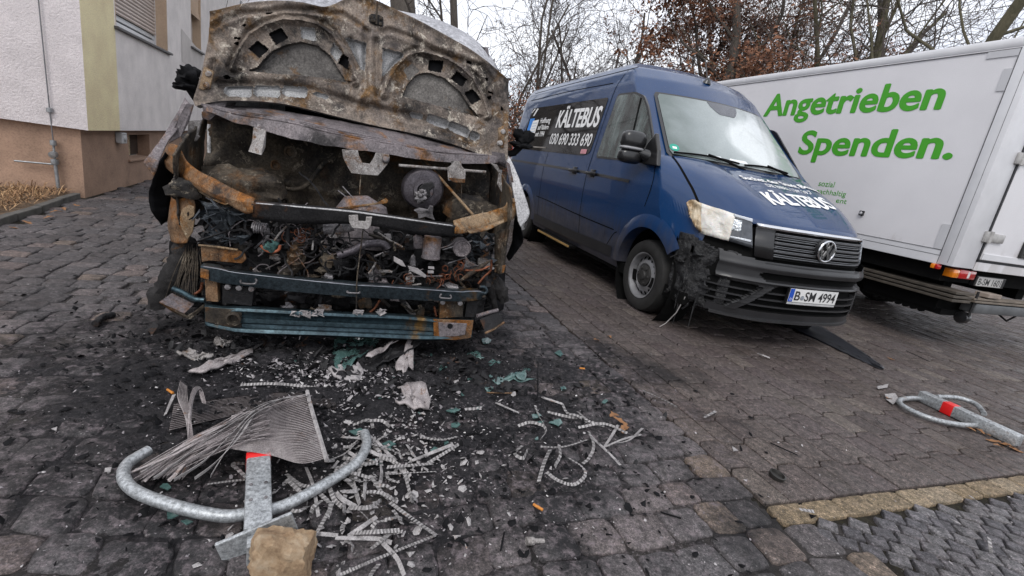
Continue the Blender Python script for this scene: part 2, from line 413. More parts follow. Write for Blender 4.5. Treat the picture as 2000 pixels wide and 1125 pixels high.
for i in range(0, 60):
    for j in range(0, 95):
        a0 = .11 + i * PA; b0 = .004 + j * PB
        x, y = gxy(a0 + .1, b0 + .06)
        if not visible(x, y) or y > 13: continue
        gp = .003; pts = []
        bb = np.linspace(b0 + gp, b0 + PB - gp, 9)
        for q in bb: pts.append((a0 + (zig(q) if i else 0) + gp * 1.6, q))
        for q in bb[::-1]: pts.append((a0 + PA + zig(q) - gp * 1.6, q))
        pts = [gxy(*p) for p in pts][::-1]
        stone(pav, pts, .002, .0025, .012, .0005, .005)
tag(pav.build('interlocking_paving', M_paver, smooth=50), kind='structure')
st = MB(); b = -.01
while b < 7.5:
    L = rnd.uniform(.15, .23)
    stone(st, [gxy(*p) for p in sett_poly(0.0, .102, b, b + L, .0015, .004)][::-1], .001, .0015, .012, .0005, .005); b += L
tag(st.build('edging_strip', M_strip, smooth=50), kind='structure')
# small mosaic stones: a loose diagonal pattern of many little blocks
mo = MB(); ms = .074; ang = math.radians(38)
for i in range(-60, 60):
    for j in range(-60, 60):
        p = (i * ms * rnd.uniform(.985, 1.015), j * ms * 1.15 + .5 * ms * (i % 2))
        a_ = p[0] * math.cos(ang) - p[1] * math.sin(ang) - .3; b_ = p[0] * math.sin(ang) + p[1] * math.cos(ang) + .9
        if region(a_, b_) != 'mosaic' or a_ > -.026 or b_ < .05 - a_ * .75: continue
        x, y = gxy(a_, b_)
        if not visible(x, y): continue
        s = ms * .5; r_ = rnd.uniform(-.2, .2) + ang; q = []
        for (uu, vv) in ((-1, -1), (1, -1), (1, 1), (-1, 1)):
            uu += rnd.uniform(-.13, .13); vv += rnd.uniform(-.13, .13)
            for sh in (((1, .9), (.9, 1)) if uu * vv > 0 else ((.9, 1), (1, .9))):
                lu, lv = uu * s * .84 * sh[0], vv * s * .98 * sh[1]
                q.append((a_ + lu * math.cos(r_) - lv * math.sin(r_), b_ + lu * math.sin(r_) + lv * math.cos(r_)))
        stone(mo, [gxy(*w) for w in q][::-1], .001, .0015, .012, .0005, .004)
tag(mo.build('mosaic_paving', M_mosaic, smooth=50), kind='structure')
# soot and cinders lying over the stones round the front of the burnt van
so_ = MB(); nx, ny = 260, 220; X0, X1, Y0, Y1 = -3.3, 1.5, .85, 4.9
hv = []
for j in range(ny):
    for i in range(nx):
        x = X0 + (X1 - X0) * i / (nx - 1); y = Y0 + (Y1 - Y0) * j / (ny - 1); s = soot_amount(x, y)
        ab = np.array([x, y]) - GO; aa, bb_ = float(ab @ GA), float(ab @ GB)
        d_ = math.hypot((x + .8) / 2.2, (y - 2.0) / 1.7); e_ = max(0, min(1, 1.5 - d_))
        h = -.010 + .046 * s * (.62 + .8 * fbm((x, y, 0), 7, 5)) + .013 * e_ * (.35 + fbm((x, y, 0), 4, 21)) + .010 * max(s, e_ * .6) * fbm((x, y, 0), 30, 9)
        if bb_ > -.02 and aa > -.02: h -= .02; s = max(s, .01)
        hv.append((x, y, h))
so_.add(hv, [(j * nx + i, j * nx + i + 1, (j + 1) * nx + i + 1, (j + 1) * nx + i) for j in range(ny - 1) for i in range(nx - 1)])
def soot_mat():
    m, t, b = nodemat('soot'); v = vec(t, 'World')
    base = ramp(t, tnoise(t, v, 30, 8, .75), [(.3, (.022, .020, .019)), (.6, (.046, .041, .038)), (.75, (.10, .09, .085))])
    base, sm = stained(t, base, v, None)
    c = ramp(t, tnoise(t, v, 38, 8, .78), [(.3, (.007, .007, .008)), (.55, (.021, .020, .022)), (.72, (.060, .055, .058))])
    c = mixc(t, sm, base, c)
    a_ = mth(t, 'MULTIPLY', ramp(t, tnoise(t, v, 60, 7, .8), [(.54, 0.0), (.64, .7)]), ramp(t, tnoise(t, v, 2.2, 4), [(.40, .10), (.58, 1.0)]))
    c = mixc(t, a_, c, (.20, .175, .185)); t.links.new(c, b.inputs['Base Color'])
    t.links.new(ramp(t, tnoise(t, v, 9, 5), [(.35, .35), (.65, .85)]), b.inputs['Roughness']); setp(b, Specular_IOR_Level=.18)
    bumpn(t, b, tnoise(t, v, 90, 8, .8), .9, .012); return m
tag(so_.build('soot_layer', soot_mat(), smooth=60), 'black layer of wet soot and cinders over the setts under the burnt van front', 'soot', kind='stuff')

# ------------------------------------------------------------------ soil bed at the foot of the house
M_soil = plain('soil', (.115, .075, .045), .9, var=.5, scale=14, bump=.8, bscale=40, bdist=.03)
M_kerb = plain('kerb_concrete', (.085, .080, .072), .8, var=.4, scale=9, bump=.5, bscale=60)
sb = MB(); kl = catmull([(x, y, 0) for x, y in SOILK], 40); rows = []
for p in kl:
    r_ = []
    for k in range(14):
        x = p[0] - .07 - k * .38; y = p[1] + k * .02 - (.15 * k if True else 0)
        r_.append((x, y, .035 + .035 * fbm((x, y, 0), 3.5) + (.02 * min(k, 3) / 3)))
    rows.append(r_)
sb.skin(rows); tag(sb.build('soil', M_soil, smooth=60), kind='structure')
kb = MB(); prev = None
kk = catmull([(x, y, 0) for x, y in SOILK], 9)
for i in range(8):
    p, q = Vector(kk[i]), Vector(kk[i + 1]); dd = (q - p); L = dd.length; dd.normalize(); nn = Vector((-dd.y, dd.x, 0))
    p2 = p + dd * .006; q2 = q - dd * .006; w = .07; h = .055 + rnd.uniform(-.006, .006)
    kb.prism([p2, q2, q2 + nn * w, p2 + nn * w], (0, 0, h)); 
for i in range(len(kb.v)):
    x, y, z = kb.v[i]; kb.v[i] = (x, y, z - (.02 if z < .01 else 0))
tag(kb.build('kerb', M_kerb, bevel=.008), kind='structure')

# ================================================================== HOUSE
def stucco(name, c, amp=.5, scale=60, var=.12, streak=True):
    m, t, b = nodemat(name); v = vec(t, 'World')
    lo = tuple(q * (1 - var) for q in c); hi = tuple(min(1, q * (1 + var)) for q in c)
    cc = ramp(t, tnoise(t, v, 3.0, 6), [(.3, lo), (.7, hi)])
    cc = mixc(t, 1.0, cc, ramp(t, tnoise(t, v, scale * 2.2, 5, .75), [(.3, (.66, .65, .66)), (.55, (1, 1, 1))]), 'MULTIPLY')
    if streak:
        vs_ = vec(t, 'World', scale=(2.2, 2.2, .35)); cc = mixc(t, ramp(t, tnoise(t, vs_, 1.0, 5), [(.55, 0.0), (.80, .22)]), cc, tuple(q * .66 for q in c))
    t.links.new(cc, b.inputs['Base Color']); setp(b, Roughness=.88)
    bumpn(t, b, tnoise(t, v, scale, 7, .7), amp, .03); return m
M_white = stucco('white_render', (.77, .71, .71), .75, 48); M_white2 = stucco('brightened_white_render', (.84, .79, .76), .35, 70)  # long wall's white, like its yellow, brightened to offset weaker light there
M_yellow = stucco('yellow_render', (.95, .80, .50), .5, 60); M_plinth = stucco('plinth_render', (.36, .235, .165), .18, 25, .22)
M_patch = stucco('repaint_patch', (.63, .59, .56), .25, 90)
M_sill = plain('grey_sill', (.10, .095, .095), .6, var=.2); M_beige = stucco('beige_reveal', (.55, .40, .28), .1, 40, .1)
M_shut = plain('roller_shutter', (.50, .42, .37), .55, var=.08); M_wframe = plain('white_frame', (.62, .62, .63), .4, var=.05)
M_glassd = plain('dark_glass', (.02, .022, .025), .08, var=.2); M_galv = plain('galvanised_pipe', (.30, .31, .32), .45, .6, .25, 20, .2)
M_blackp = plain('black_plastic', (.018, .018, .019), .5, var=.3)
house = empty('apartment_building', WL.world((0, 0, 0)), WL.h)
tag(house, 'white and yellow rendered apartment building on a brown plinth with a half closed roller shutter', 'building')
# local frame: +x away along the long wall, -y is outside of the long wall, wall face at y=-.08; the short front runs along +y at x=0
Hh = 7.5
def wallgrid(mb, x0, x1, z0, z1, y, holes, mi=0):
    xs = sorted(set([x0, x1] + [h[k] for h in holes for k in (0, 1)])); zs = sorted(set([z0, z1] + [h[k] for h in holes for k in (2, 3)]))
    for i in range(len(xs) - 1):
        for k in range(len(zs) - 1):
            cx, cz = (xs[i] + xs[i + 1]) / 2, (zs[k] + zs[k + 1]) / 2
            if any(h[0] < cx < h[1] and h[2] < cz < h[3] for h in holes): continue
            mb.add([(xs[i], y, zs[k]), (xs[i + 1], y, zs[k]), (xs[i + 1], y, zs[k + 1]), (xs[i], y, zs[k + 1])], [(0, 1, 2, 3)], mi)
ZB = .775; yo = -.10
hole1 = (.93, 3.15, 2.05, 3.6); hole2 = (4.72, 5.55, 2.37, 3.8)
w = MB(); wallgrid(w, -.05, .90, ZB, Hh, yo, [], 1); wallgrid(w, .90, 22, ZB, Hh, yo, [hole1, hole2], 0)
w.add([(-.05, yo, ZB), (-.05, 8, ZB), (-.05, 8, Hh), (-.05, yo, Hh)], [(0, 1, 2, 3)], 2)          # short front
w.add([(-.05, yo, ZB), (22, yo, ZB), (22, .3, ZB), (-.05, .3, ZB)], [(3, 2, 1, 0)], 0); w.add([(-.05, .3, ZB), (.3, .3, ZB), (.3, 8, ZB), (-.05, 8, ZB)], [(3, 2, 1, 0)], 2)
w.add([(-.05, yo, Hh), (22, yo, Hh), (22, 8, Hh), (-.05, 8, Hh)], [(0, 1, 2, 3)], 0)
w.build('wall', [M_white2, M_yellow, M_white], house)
pl = MB(); vh = (1.50, 2.42, .36, .70)
wallgrid(pl, .03, 22, -.1, ZB + .01, 0, [vh]); pl.add([(.03, 0, -.1), (.03, 8, -.1), (.03, 8, ZB + .01), (.03, 0, ZB + .01)], [(0, 1, 2, 3)])
for (x0, x1) in ((vh[0], vh[0] + .0), ):
    pl.add([(vh[0], 0, vh[2]), (vh[0], .18, vh[2]), (vh[0], .18, vh[3]), (vh[0], 0, vh[3])], [(0, 1, 2, 3)]); pl.add([(vh[1], 0, vh[2]), (vh[1], .18, vh[2]), (vh[1], .18, vh[3]), (vh[1], 0, vh[3])], [(0, 1, 2, 3)])
    pl.add([(vh[0], 0, vh[2]), (vh[1], 0, vh[2]), (vh[1], .18, vh[2]), (vh[0], .18, vh[2])], [(0, 1, 2, 3)]); pl.add([(vh[0], 0, vh[3]), (vh[1], 0, vh[3]), (vh[1], .18, vh[3]), (vh[0], .18, vh[3])], [(0, 1, 2, 3)])
pl.build('plinth', M_plinth, house)
def window(h, name, shutter_to, louvre=False):
    f = MB(); x0, x1, z0, z1 = h; D = .16
    f.box((x0 - .02, yo + .002, z0 - .02), (x0 + .03, yo + D + .1, z1)); f.box((x1 - .03, yo + .002, z0 - .02), (x1 + .02, yo + D + .1, z1))
    rv = f.build('window', M_beige, house)
    s = MB(); s.box((x0 - .06, yo - .05, z0 - .045), (x1 + .10, yo + D, z0 - .012)); s.build('sill', M_sill, rv, bevel=.006)
    fr = MB(); yy = yo + D
    fr.box((x0, yy, z0 - .01), (x1, yy + .05, z0 + .10)); fr.box((x0 + .03, yy - .01, z0), (x0 + .10, yy + .05, z1)); fr.box((x1 - .10, yy - .01, z0), (x1 - .03, yy + .05, z1)); fr.box((x0, yy + .012, z0 + .13), (x1, yy + .05, z0 + .19))
    fr.build('frame', M_wframe, rv)
    gl = MB(); gl.add([(x0, yy + .045, z0), (x1, yy + .045, z0), (x1, yy + .045, z1), (x0, yy + .045, z1)], [(0, 1, 2, 3)]); gl.build('pane', M_glassd, rv)
    if shutter_to:
        sh = MB(); z = shutter_to; 
        while z < z1:
            n_ = 6; vs = []
            for k in range(n_ + 1):
                a_ = k / n_; vs.append((yy - .012 - .012 * math.sin(math.pi * a_), z + .047 * a_))
            sh.skin([[(x0 + .10, y_, z_) for y_, z_ in vs], [(x1 - .10, y_, z_) for y_, z_ in vs]]); z += .05
        sh.build('shutter', M_shut, rv, smooth=40)
    return rv
window(hole1, 'w', 2.24); r2 = window(hole2, 'w', 0)
fl = MB(); fl.box((hole2[0] + .06, yo + .03, 3.05), (hole2[1] - .06, yo + .06, 3.5), rot=None); 
for k in range(9): fl.box((hole2[0] + .08, yo - .0 + k * .012, 2.95 + k * .06), (hole2[1] - .08, yo + .02 + k * .012, 3.0 + k * .06))
fl.build('tilted_sash', M_beige, r2)
ve = MB(); ve.box((1.52, .13, .38), (1.98, .16, .70)); 
for k in range(11): ve.add([(1.55, .128, .42 + k * .025), (1.95, .128, .42 + k * .025), (1.95, .108, .435 + k * .025), (1.55, .108, .435 + k * .025)], [(0, 1, 2, 3)])
vo = ve.build('vent_window', plain('vent_paint', (.50, .40, .25), .6), house)
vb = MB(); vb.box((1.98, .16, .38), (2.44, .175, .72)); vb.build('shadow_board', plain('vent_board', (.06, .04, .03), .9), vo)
sl_ = MB(); sl_.box((1.46, -.03, .325), (2.5, .16, .357)); sl_.build('sill', M_plinth, vo, bevel=.006)
lampm = MB(); lampm.box((1.02, -.085, .60), (1.19, -.003, .745), bev=.012); lampm.lathe([(0, -.105), (.035, -.10), (.045, -.085)], 12, (1.105, 0, .67), (0, 1, 0))
tag(lampm.build('socket_box', plain('grey_box', (.42, .42, .42), .5), None), 'small grey plastic box screwed to the brown plinth below the yellow stripe', 'junction box')
bx = bpy.data.objects['socket_box']; bx.location = WL.world((0, 0, 0)); bx.rotation_euler = (0, 0, WL.h)
# gas pipe with valves on the plinth of the short front; local point of pixel found on the plane x=.03
def fp(u, v, off=-.05):
    p = WL.hit(u, v, 0, .03 + off); return (p[0], p[1], p[2])
gp_root = empty('gas_pipe', WL.world((0, 0, 0)), WL.h); tag(gp_root, 'grey gas riser pipe with valves and a side branch on the brown plinth', 'pipe')
m_ = MB(); p0, p1, p2 = fp(116, 382), fp(108, 320), fp(104, 277)
m_.tube([p0, p1], .018, 10); m_.tube([p1, p2], .013, 8); m_.build('riser', M_galv, gp_root, smooth=50)
for (u, v, r_) in ((116, 380, .032), (107, 316, .034), (106, 302, .03), (104, 279, .028)):
    m_ = MB(); p = Vector(fp(u, v)); m_.lathe([(0, -.03), (r_, -.028), (r_ * 1.1, 0), (r_, .028), (0, .03)], 12, p, (0, 0, 1)); m_.build('pipe_joint', M_galv, gp_root, smooth=40)
m_ = MB(); m_.lathe([(0, -.05), (.035, -.045), (.035, .02), (0, .025)], 10, fp(105, 301), (1, 0, .2)); m_.build('valve', M_galv, gp_root, smooth=40)
m_ = MB(); m_.tube([fp(104, 321), fp(28, 314)], .010, 8); m_.build('branch', M_galv, gp_root, smooth=50)
cb_root = MB(); cb_root.tube([fp(104, 277), fp(97, 215, -.10), fp(83, 80, -.10), fp(75, 0, -.10), fp(55, -160, -.1)], .006, 6)
cbo = cb_root.build('cable', plain('grey_cable', (.16, .16, .17), .6), None, smooth=60); cbo.location = WL.world((0, 0, 0)); cbo.rotation_euler = (0, 0, WL.h)
tag(cbo, 'thin grey cable running up the white wall from the gas pipe', 'cable')
cp = MB(); cp.lathe([(0, -.03), (.03, -.02), (.03, .02), (0, .03)], 10, fp(97, 215, -.09), (0, 0, 1)); cpo = cp.build('clamp', M_galv, None, smooth=40); cpo.parent = cbo
# white patch of fresh paint on the long wall
pt = MB(); pt.add([(4.0, yo - .004, 2.0), (7.8, yo - .004, 1.55), (9, yo - .004, 2.4), (5.12, yo - .004, 2.4), (4.0, yo - .004, 2.55)], [(0, 1, 2, 3, 4)]); pt.build('paint_patch', M_patch, house)
# ================================================================== BLUE VAN
VF = Frame(2.10, 4.808, -70.82)
def interp(x, pts):
    if x <= pts[0][0]: return pts[0][1]
    for (a, fa), (b, fb) in zip(pts, pts[1:]):
        if x <= b: return fa + (fb - fa) * (x - a) / (b - a)
    return pts[-1][1]
def smooth_interp(pts, n=60):
    c = catmull([(p[0], p[1], 0) for p in pts], n); return [(float(q[0]), float(q[1])) for q in c]
SIDE = [(.30, .94), (.36, .965), (.65, .985), (.72, .992), (1.0, 1.0), (1.18, .996), (1.24, .985), (1.42, .962), (2.08, .868), (2.22, .846), (2.35, .80), (2.45, .725), (2.52, .60), (2.56, .40), (2.585, 0)]
def Wz(z): return interp(z, SIDE)
HP = smooth_interp([(0, 1.465), (.2, 1.41), (.4, 1.345), (.6, 1.265), (.78, 1.18), (.92, 1.095), (1.0, 1.035)])
XLIP = smooth_interp([(0, .90), (.3, .88), (.45, .85), (.55, .80), (.7, .68), (.82, .46), (.92, .24), (1.0, .05)])
def xlip(y): return interp(abs(y), XLIP)
def xb(y): return -.10 - .09 * (y / .83) ** 2
def xt(y): return -.71 - .19 * (y / .72) ** 2
def hood_z(x, y):
    b = xb(y); t = (x - b) / (xlip(y) - b)
    return interp(max(t, 0), HP) + .018 * min(1, max(0, (abs(y) - .36) / .10)) * min(1, max(0, 1.0 - t) * 4) - .03 * max(0, abs(y) - .6)
def ztop(x, y):
    b, tt = xb(y), xt(y)
    if x >= b: return hood_z(x, y) if x < xlip(y) else 1.035 - (x - xlip(y)) * 2
    if x >= tt: return 1.465 + (b - x) / (b - tt) * .655
    return interp(tt - x, [(0, 2.12), (.18, 2.28), (.40, 2.41), (.70, 2.51), (1.05, 2.565), (1.5, 2.60), (4.5, 2.59)])
def smin(a, b, k=.035):
    h = max(k - abs(a - b), 0) / k; return min(a, b) - h * h * k * .25
def plan(x):
    f = 1.0
    if x > -.35: f -= .035 * ((x + .35) / .8) ** 2
    if x < -4.75: f -= .06 * ((-4.75 - x) / .25) ** 2
    return f
def side(x, z, off=0.0, s=-1): return (x, s * (Wz(z) * plan(x) + off), z)
def van_paint():
    m, t, b = nodemat('blue_paint'); v = vec(t)
    sep = t.nodes.new('ShaderNodeSeparateXYZ'); t.links.new(v, sep.inputs[0])
    c = ramp(t, tnoise(t, v, 1.2, 3), [(.3, (.0014, .025, .092)), (.7, (.002, .032, .110))])
    vs_ = vec(t, 'Object', scale=(14, 14, 1.6)); st_ = tnoise(t, vs_, 1.0, 5)
    lim = mth(t, 'ADD', sep.outputs['Z'], mth(t, 'MULTIPLY', mth(t, 'SUBTRACT', st_, .5), .55))
    dm = ramp(t, lim, [(.55, .72), (.86, 0.0)])
    c = mixc(t, dm, c, ramp(t, tnoise(t, v, 9, 6), [(.3, (.030, .026, .024)), (.7, (.075, .062, .05))]))
    t.links.new(c, b.inputs['Base Color']); t.links.new(ramp(t, lim, [(.5, .65), (.9, .30)]), b.inputs['Roughness'])
    setp(b, Coat_Weight=.6, Coat_Roughness=.03, Specular_IOR_Level=.3)
    # rain drops standing on the paint
    dr = tvor(t, v, 120); h = ramp(t, dr.outputs['Distance'], [(.12, 1.0), (.30, 0.0)])
    h = mth(t, 'MULTIPLY', h, ramp(t, tnoise(t, v, 45, 3), [(.50, 0.0), (.56, 1.0)]))
    bumpn(t, b, h, .35, .003); return m
M_blue = van_paint()
M_rub = plain('tyre_rubber', (.016, .0155, .015), .8, var=.35, scale=12, bump=.25)
M_trim = plain('black_trim', (.011, .011, .012), .35, var=.3, coat=.4)
M_bump = plain('bumper_plastic', (.015, .015, .0165), .5, var=.3, scale=4, bump=.15, bscale=160, coat=.25)
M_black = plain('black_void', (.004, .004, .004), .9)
M_chrome = plain('chrome', (.66, .67, .69), .16, 1.0, var=.1)
M_satin = plain('satin_bar', (.11, .112, .118), .35, .5, var=.2)
M_steel = plain('wheel_steel', (.30, .30, .31), .45, .55, var=.3, scale=9, bump=.15)
M_letw = plain('white_lettering', (.78, .78, .78), .45, var=.03)
M_sideglass = plain('tinted_side_glass', (.012, .012, .013), .05, var=.4, scale=2)
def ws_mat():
    m, t, b = nodemat('fog_reflection_windscreen'); v = vec(t)
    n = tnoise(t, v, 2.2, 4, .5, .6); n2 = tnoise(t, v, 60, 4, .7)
    # fog and sky reflection painted into one opaque colour: milky middle, greenish rim
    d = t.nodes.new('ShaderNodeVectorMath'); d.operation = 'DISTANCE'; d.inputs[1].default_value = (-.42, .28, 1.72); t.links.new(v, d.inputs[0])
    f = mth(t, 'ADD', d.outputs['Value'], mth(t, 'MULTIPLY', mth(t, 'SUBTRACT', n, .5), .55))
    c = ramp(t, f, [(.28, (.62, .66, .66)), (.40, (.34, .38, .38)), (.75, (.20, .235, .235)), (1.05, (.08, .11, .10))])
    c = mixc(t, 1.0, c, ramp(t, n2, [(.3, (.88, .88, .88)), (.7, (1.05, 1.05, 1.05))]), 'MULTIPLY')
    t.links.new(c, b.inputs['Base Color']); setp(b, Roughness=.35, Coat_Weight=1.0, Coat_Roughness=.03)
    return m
van = empty('panel_van', (2.10, 4.808, 0), VF.h)
tag(van, 'dark blue high roof panel van with white lettering and one melted headlight', 'van')
# body
prof = []
for i in range(len(SIDE) - 1):
    (z0, w0), (z1, w1) = SIDE[i], SIDE[i + 1]; k = max(2, int(math.hypot(z1 - z0, w1 - w0) / .022))
    for j in range(k): prof.append((z0 + (z1 - z0) * j / k, w0 + (w1 - w0) * j / k))
prof.append(SIDE[-1])
xs = list(np.linspace(-5.0, -1.6, 70)) + list(np.linspace(-1.57, .56, 84))
rows = []
for x in xs:
    r_ = []
    for z, w_ in prof:
        y = w_ * plan(x); zz = smin(z, ztop(x, y)); r_.append((x, -y, zz))
    rows.append(r_ + [(p[0], -p[1], p[2]) for p in r_[:-1][::-1]])
b_ = MB(); n = len(rows[0])
for i in range(len(rows) - 1):
    for j in range(n - 1):
        cx = (rows[i][j][0] + rows[i + 1][j][0]) / 2; cz = (rows[i][j][2] + rows[i][j + 1][2]) / 2; cy = abs(rows[i][j][1])
        if cy > .7 and (math.hypot(cx + .0, cz - .36) < .47 or math.hypot(cx + 3.64, cz - .36) < .45): continue
        if cx > .26 and cz < .80 and cy > .7: continue
        b_.add([rows[i][j], rows[i + 1][j], rows[i + 1][j + 1], rows[i][j + 1]], [(0, 1, 2, 3)])
b_.add(rows[0], [tuple(range(n))])
bo = b_.build('body', M_blue, van, smooth=32, weld=True)
# wheel housings and underbody
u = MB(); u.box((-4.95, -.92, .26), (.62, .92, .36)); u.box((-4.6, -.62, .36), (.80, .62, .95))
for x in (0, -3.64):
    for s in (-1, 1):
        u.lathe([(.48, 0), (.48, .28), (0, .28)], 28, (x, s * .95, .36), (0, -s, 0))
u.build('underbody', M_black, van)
# flared wheel arches
def arch(cx, s, r0, r1, a0, a1):
    m_ = MB(); c0 = []; c1 = []; c2 = []; c3 = []
    for a_ in np.linspace(a0, a1, 40):
        ca, sa = math.cos(a_), math.sin(a_); p = lambda r, off: side(cx + ca * r, max(.32, .36 + sa * r), off, s)
        c0.append(p(r0, -.10)); c1.append(p(r0, .022)); c2.append(p((r0 + r1) / 2, .020)); c3.append(p(r1, -.004))
    m_.skin([c0, c1, c2, c3]); return m_
for s in (-1, 1):
    arch(.0, s, .44, .575, math.radians(37 if s < 0 else 10), math.radians(178)).build('wheel_arch', M_blue, van, smooth=40)
    arch(-3.64, s, .42, .53, math.radians(2), math.radians(178)).build('wheel_arch', M_blue, van, smooth=40)
# panel gaps and creases: slim dark grooves
def ribbon(pts, w_, off, s=-1):
    m_ = MB(); pts = catmull([(p[0], p[1], 0) for p in pts], 40); a_ = []; c_ = []
    for i, p in enumerate(pts):
        t_ = pts[min(i + 1, 39)] - pts[max(i - 1, 0)]; t_ = t_ / (np.linalg.norm(t_) + 1e-9)
        a_.append(side(p[0] - t_[1] * w_ / 2, p[1] + t_[0] * w_ / 2, off, s)); c_.append(side(p[0] + t_[1] * w_ / 2, p[1] - t_[0] * w_ / 2, off, s))
    m_.skin([a_, c_]); return m_
gaps = MB()
for pts in ([(-1.46, .46), (-1.50, .8), (-1.51, 1.5), (-1.49, 2.1), (-1.46, 2.22), (-1.40, 2.38)], [(-2.98, .46), (-2.99, 1.2), (-2.99, 1.42)], [(-4.6, 2.25), (-3, 2.27), (-1.6, 2.25)], [(-.55, .66), (-.62, .62), (-.75, .46)],
            [(-.15, 1.36), (-.10, 1.18), (-.13, .98)], [(-4.6, 2.38), (-3, 2.395), (-1.2, 2.39)], [(-2.6, .735), (-1.5, .69), (-.62, .67)], [(-3.1, .745), (-2.6, .735)]):
    q = ribbon(pts, .011, .0022); gaps.add(q.v, q.f)
gaps.build('panel_gap', M_black, van)
rail = ribbon([(-4.72, 1.215), (-3, 1.215), (-1.5, 1.205), (-.5, 1.185)], .030, .006); rail.build('slide_rail', M_trim, van)
for x in (-1.88, -1.36):
    h = MB(); p = side(x, 1.205); h.box((x - .12, p[1] - .045, 1.185), (x + .12, p[1] - .012, 1.222), bev=.012); h.box((x - .05, p[1] - .012, 1.16), (x + .06, p[1] + .01, 1.25), bev=.006); h.build('door_handle', M_trim, van, smooth=40)
# side glass
def pane(pts, off, s=-1, r=.05):
    # rounded polygon on the side wall, split into strips so that it follows it
    out_ = []; n_ = len(pts)
    for i in range(n_):
        p0, p, p1 = np.array(pts[i - 1]), np.array(pts[i]), np.array(pts[(i + 1) % n_])
        a_ = p + (p0 - p) / np.linalg.norm(p0 - p) * r; c_ = p + (p1 - p) / np.linalg.norm(p1 - p) * r
        for t_ in np.linspace(0, 1, 5): out_.append((1 - t_) ** 2 * a_ + 2 * t_ * (1 - t_) * p + t_ * t_ * c_)
    m_ = MB(); front = [side(q[0], q[1], off, s) for q in out_]; m_.prism(front, (0, -s * .02 - 0, 0)); return m_
g1 = pane([(-4.42, 1.425), (-1.78, 1.40), (-1.60, 1.43), (-1.57, 2.085), (-4.30, 2.105)], .006); g1.build('side_window', M_sideglass, van)
fr = pane([(-1.405, 1.385), (-.19, 1.375), (-.29, 1.56), (-.62, 1.92), (-.78, 2.045), (-.98, 2.10), (-1.37, 2.11)], .004, r=.05); fr.build('door_window_seal', M_trim, van)
dwin = pane([(-1.39, 1.405), (-.22, 1.395), (-.31, 1.55), (-.64, 1.905), (-.79, 2.025), (-.99, 2.08), (-1.355, 2.09)], .007, r=.05)
def dg():
    m, t, b = nodemat('door_glass'); v = vec(t); sx_ = t.nodes.new('ShaderNodeSeparateXYZ'); t.links.new(v, sx_.inputs[0])
    n = tnoise(t, vec(t, 'Object', scale=(3, 1, .8)), 2.2, 4); c = ramp(t, n, [(.42, (.018, .022, .021)), (.58, (.10, .13, .125)), (.70, (.22, .26, .25))])  # pale greenish reflections painted into the glass colour
    t.links.new(c, b.inputs['Base Color']); setp(b, Roughness=.12, Coat_Weight=.8, Coat_Roughness=.03); return m
do = dwin.build('door_window', dg(), van)
sb_ = MB(); sb_.add([side(-.70, 1.40, .0095), side(-.67, 1.40, .0095), side(-.80, 2.02, .0095), side(-.83, 2.03, .0095)], [(0, 1, 2, 3)]); sb_.build('window_post', M_black, do)
for s in (1,):
    pane([(-4.42, 1.425), (-1.60, 1.43), (-1.57, 2.085), (-4.30, 2.105)], .006, s).build('side_window', M_sideglass, van)
    pane([(-1.38, 1.41), (-.24, 1.40), (-.32, 1.54), (-.76, 1.99), (-1.345, 2.08)], .007, s).build('door_window', M_sideglass, van)
# lettering on the side glass
def smap(x0, z0, off=.0105, dz=0.0):
    return lambda a_, b: side(x0 + a_, z0 + b + dz * a_, off)
lettering('KÄLTEBUS', smap(-2.98, 1.765, dz=-.01), 1.36, M_letw, van, height=.335, bold=.035)
lettering('030 690 333 690', smap(-3.05, 1.525, dz=-.008), 1.40, M_letw, van, height=.215, bold=.016)
lettering('Hoffnung', smap(-3.72, 1.84), .45, M_letw, van, height=.115, bold=.02)
lettering('auf Rädern', smap(-3.74, 1.74), .47, M_letw, van, height=.105, bold=.02)
lettering('seit 1994', smap(-3.77, 1.635), .40, M_letw, van, height=.11, bold=.02)
lg = MB(); lg.add([side(-4.28, 1.68, .008), side(-4.05, 1.68, .008), side(-4.05, 1.93, .008), side(-4.28, 1.93, .008)], [(0, 1, 2, 3)]); lg.build('logo_panel', plain('logo_blue', (.02, .20, .62), .5), van)
lg = MB(); lg.add([side(-4.14, 1.62, .0095), side(-3.83, 1.63, .0095), side(-3.81, 1.90, .0095), side(-4.10, 1.89, .0095)], [(0, 1, 2, 3)]); lo_ = lg.build('logo_sheet', M_letw, van)
lg = MB()
for k in range(5): lg.add([side(-4.08, 1.66 + k * .045, .0105), side(-3.87, 1.665 + k * .045, .0105), side(-3.87, 1.675 + k * .045, .0105), side(-4.08, 1.67 + k * .045, .0105)], [(0, 1, 2, 3)])
lg.build('logo_lines', plain('logo_grey', (.35, .45, .6), .5), lo_)
lg = MB(); lg.add([side(-4.30, 2.03, .0095), side(-4.26, 2.03, .0095), side(-4.14, 2.09, .0095), side(-4.2, 2.09, .0095)], [(0, 1, 2, 3)]); lg.add([side(-4.18, 1.97, .0095), side(-4.12, 1.97, .0095), side(-3.99, 2.08, .0095), side(-4.07, 2.09, .0095)], [(0, 1, 2, 3)]); lg.build('white_mark', M_letw, van)
lg = MB(); lg.add([side(-1.86, 1.42, .0105), side(-1.69, 1.42, .0105), side(-1.69, 1.475, .0105), side(-1.86, 1.475, .0105)], [(0, 1, 2, 3)]); lg.build('sticker', plain('pink_sticker', (.55, .25, .28), .5), van)
lg = MB(); lg.add([side(-4.38, 1.46, .009), side(-3.12, 1.455, .009), side(-3.12, 1.475, .009), side(-4.38, 1.482, .009)], [(0, 1, 2, 3)]); lg.build('window_ledge', plain('ledge', (.22, .20, .18), .6), van)
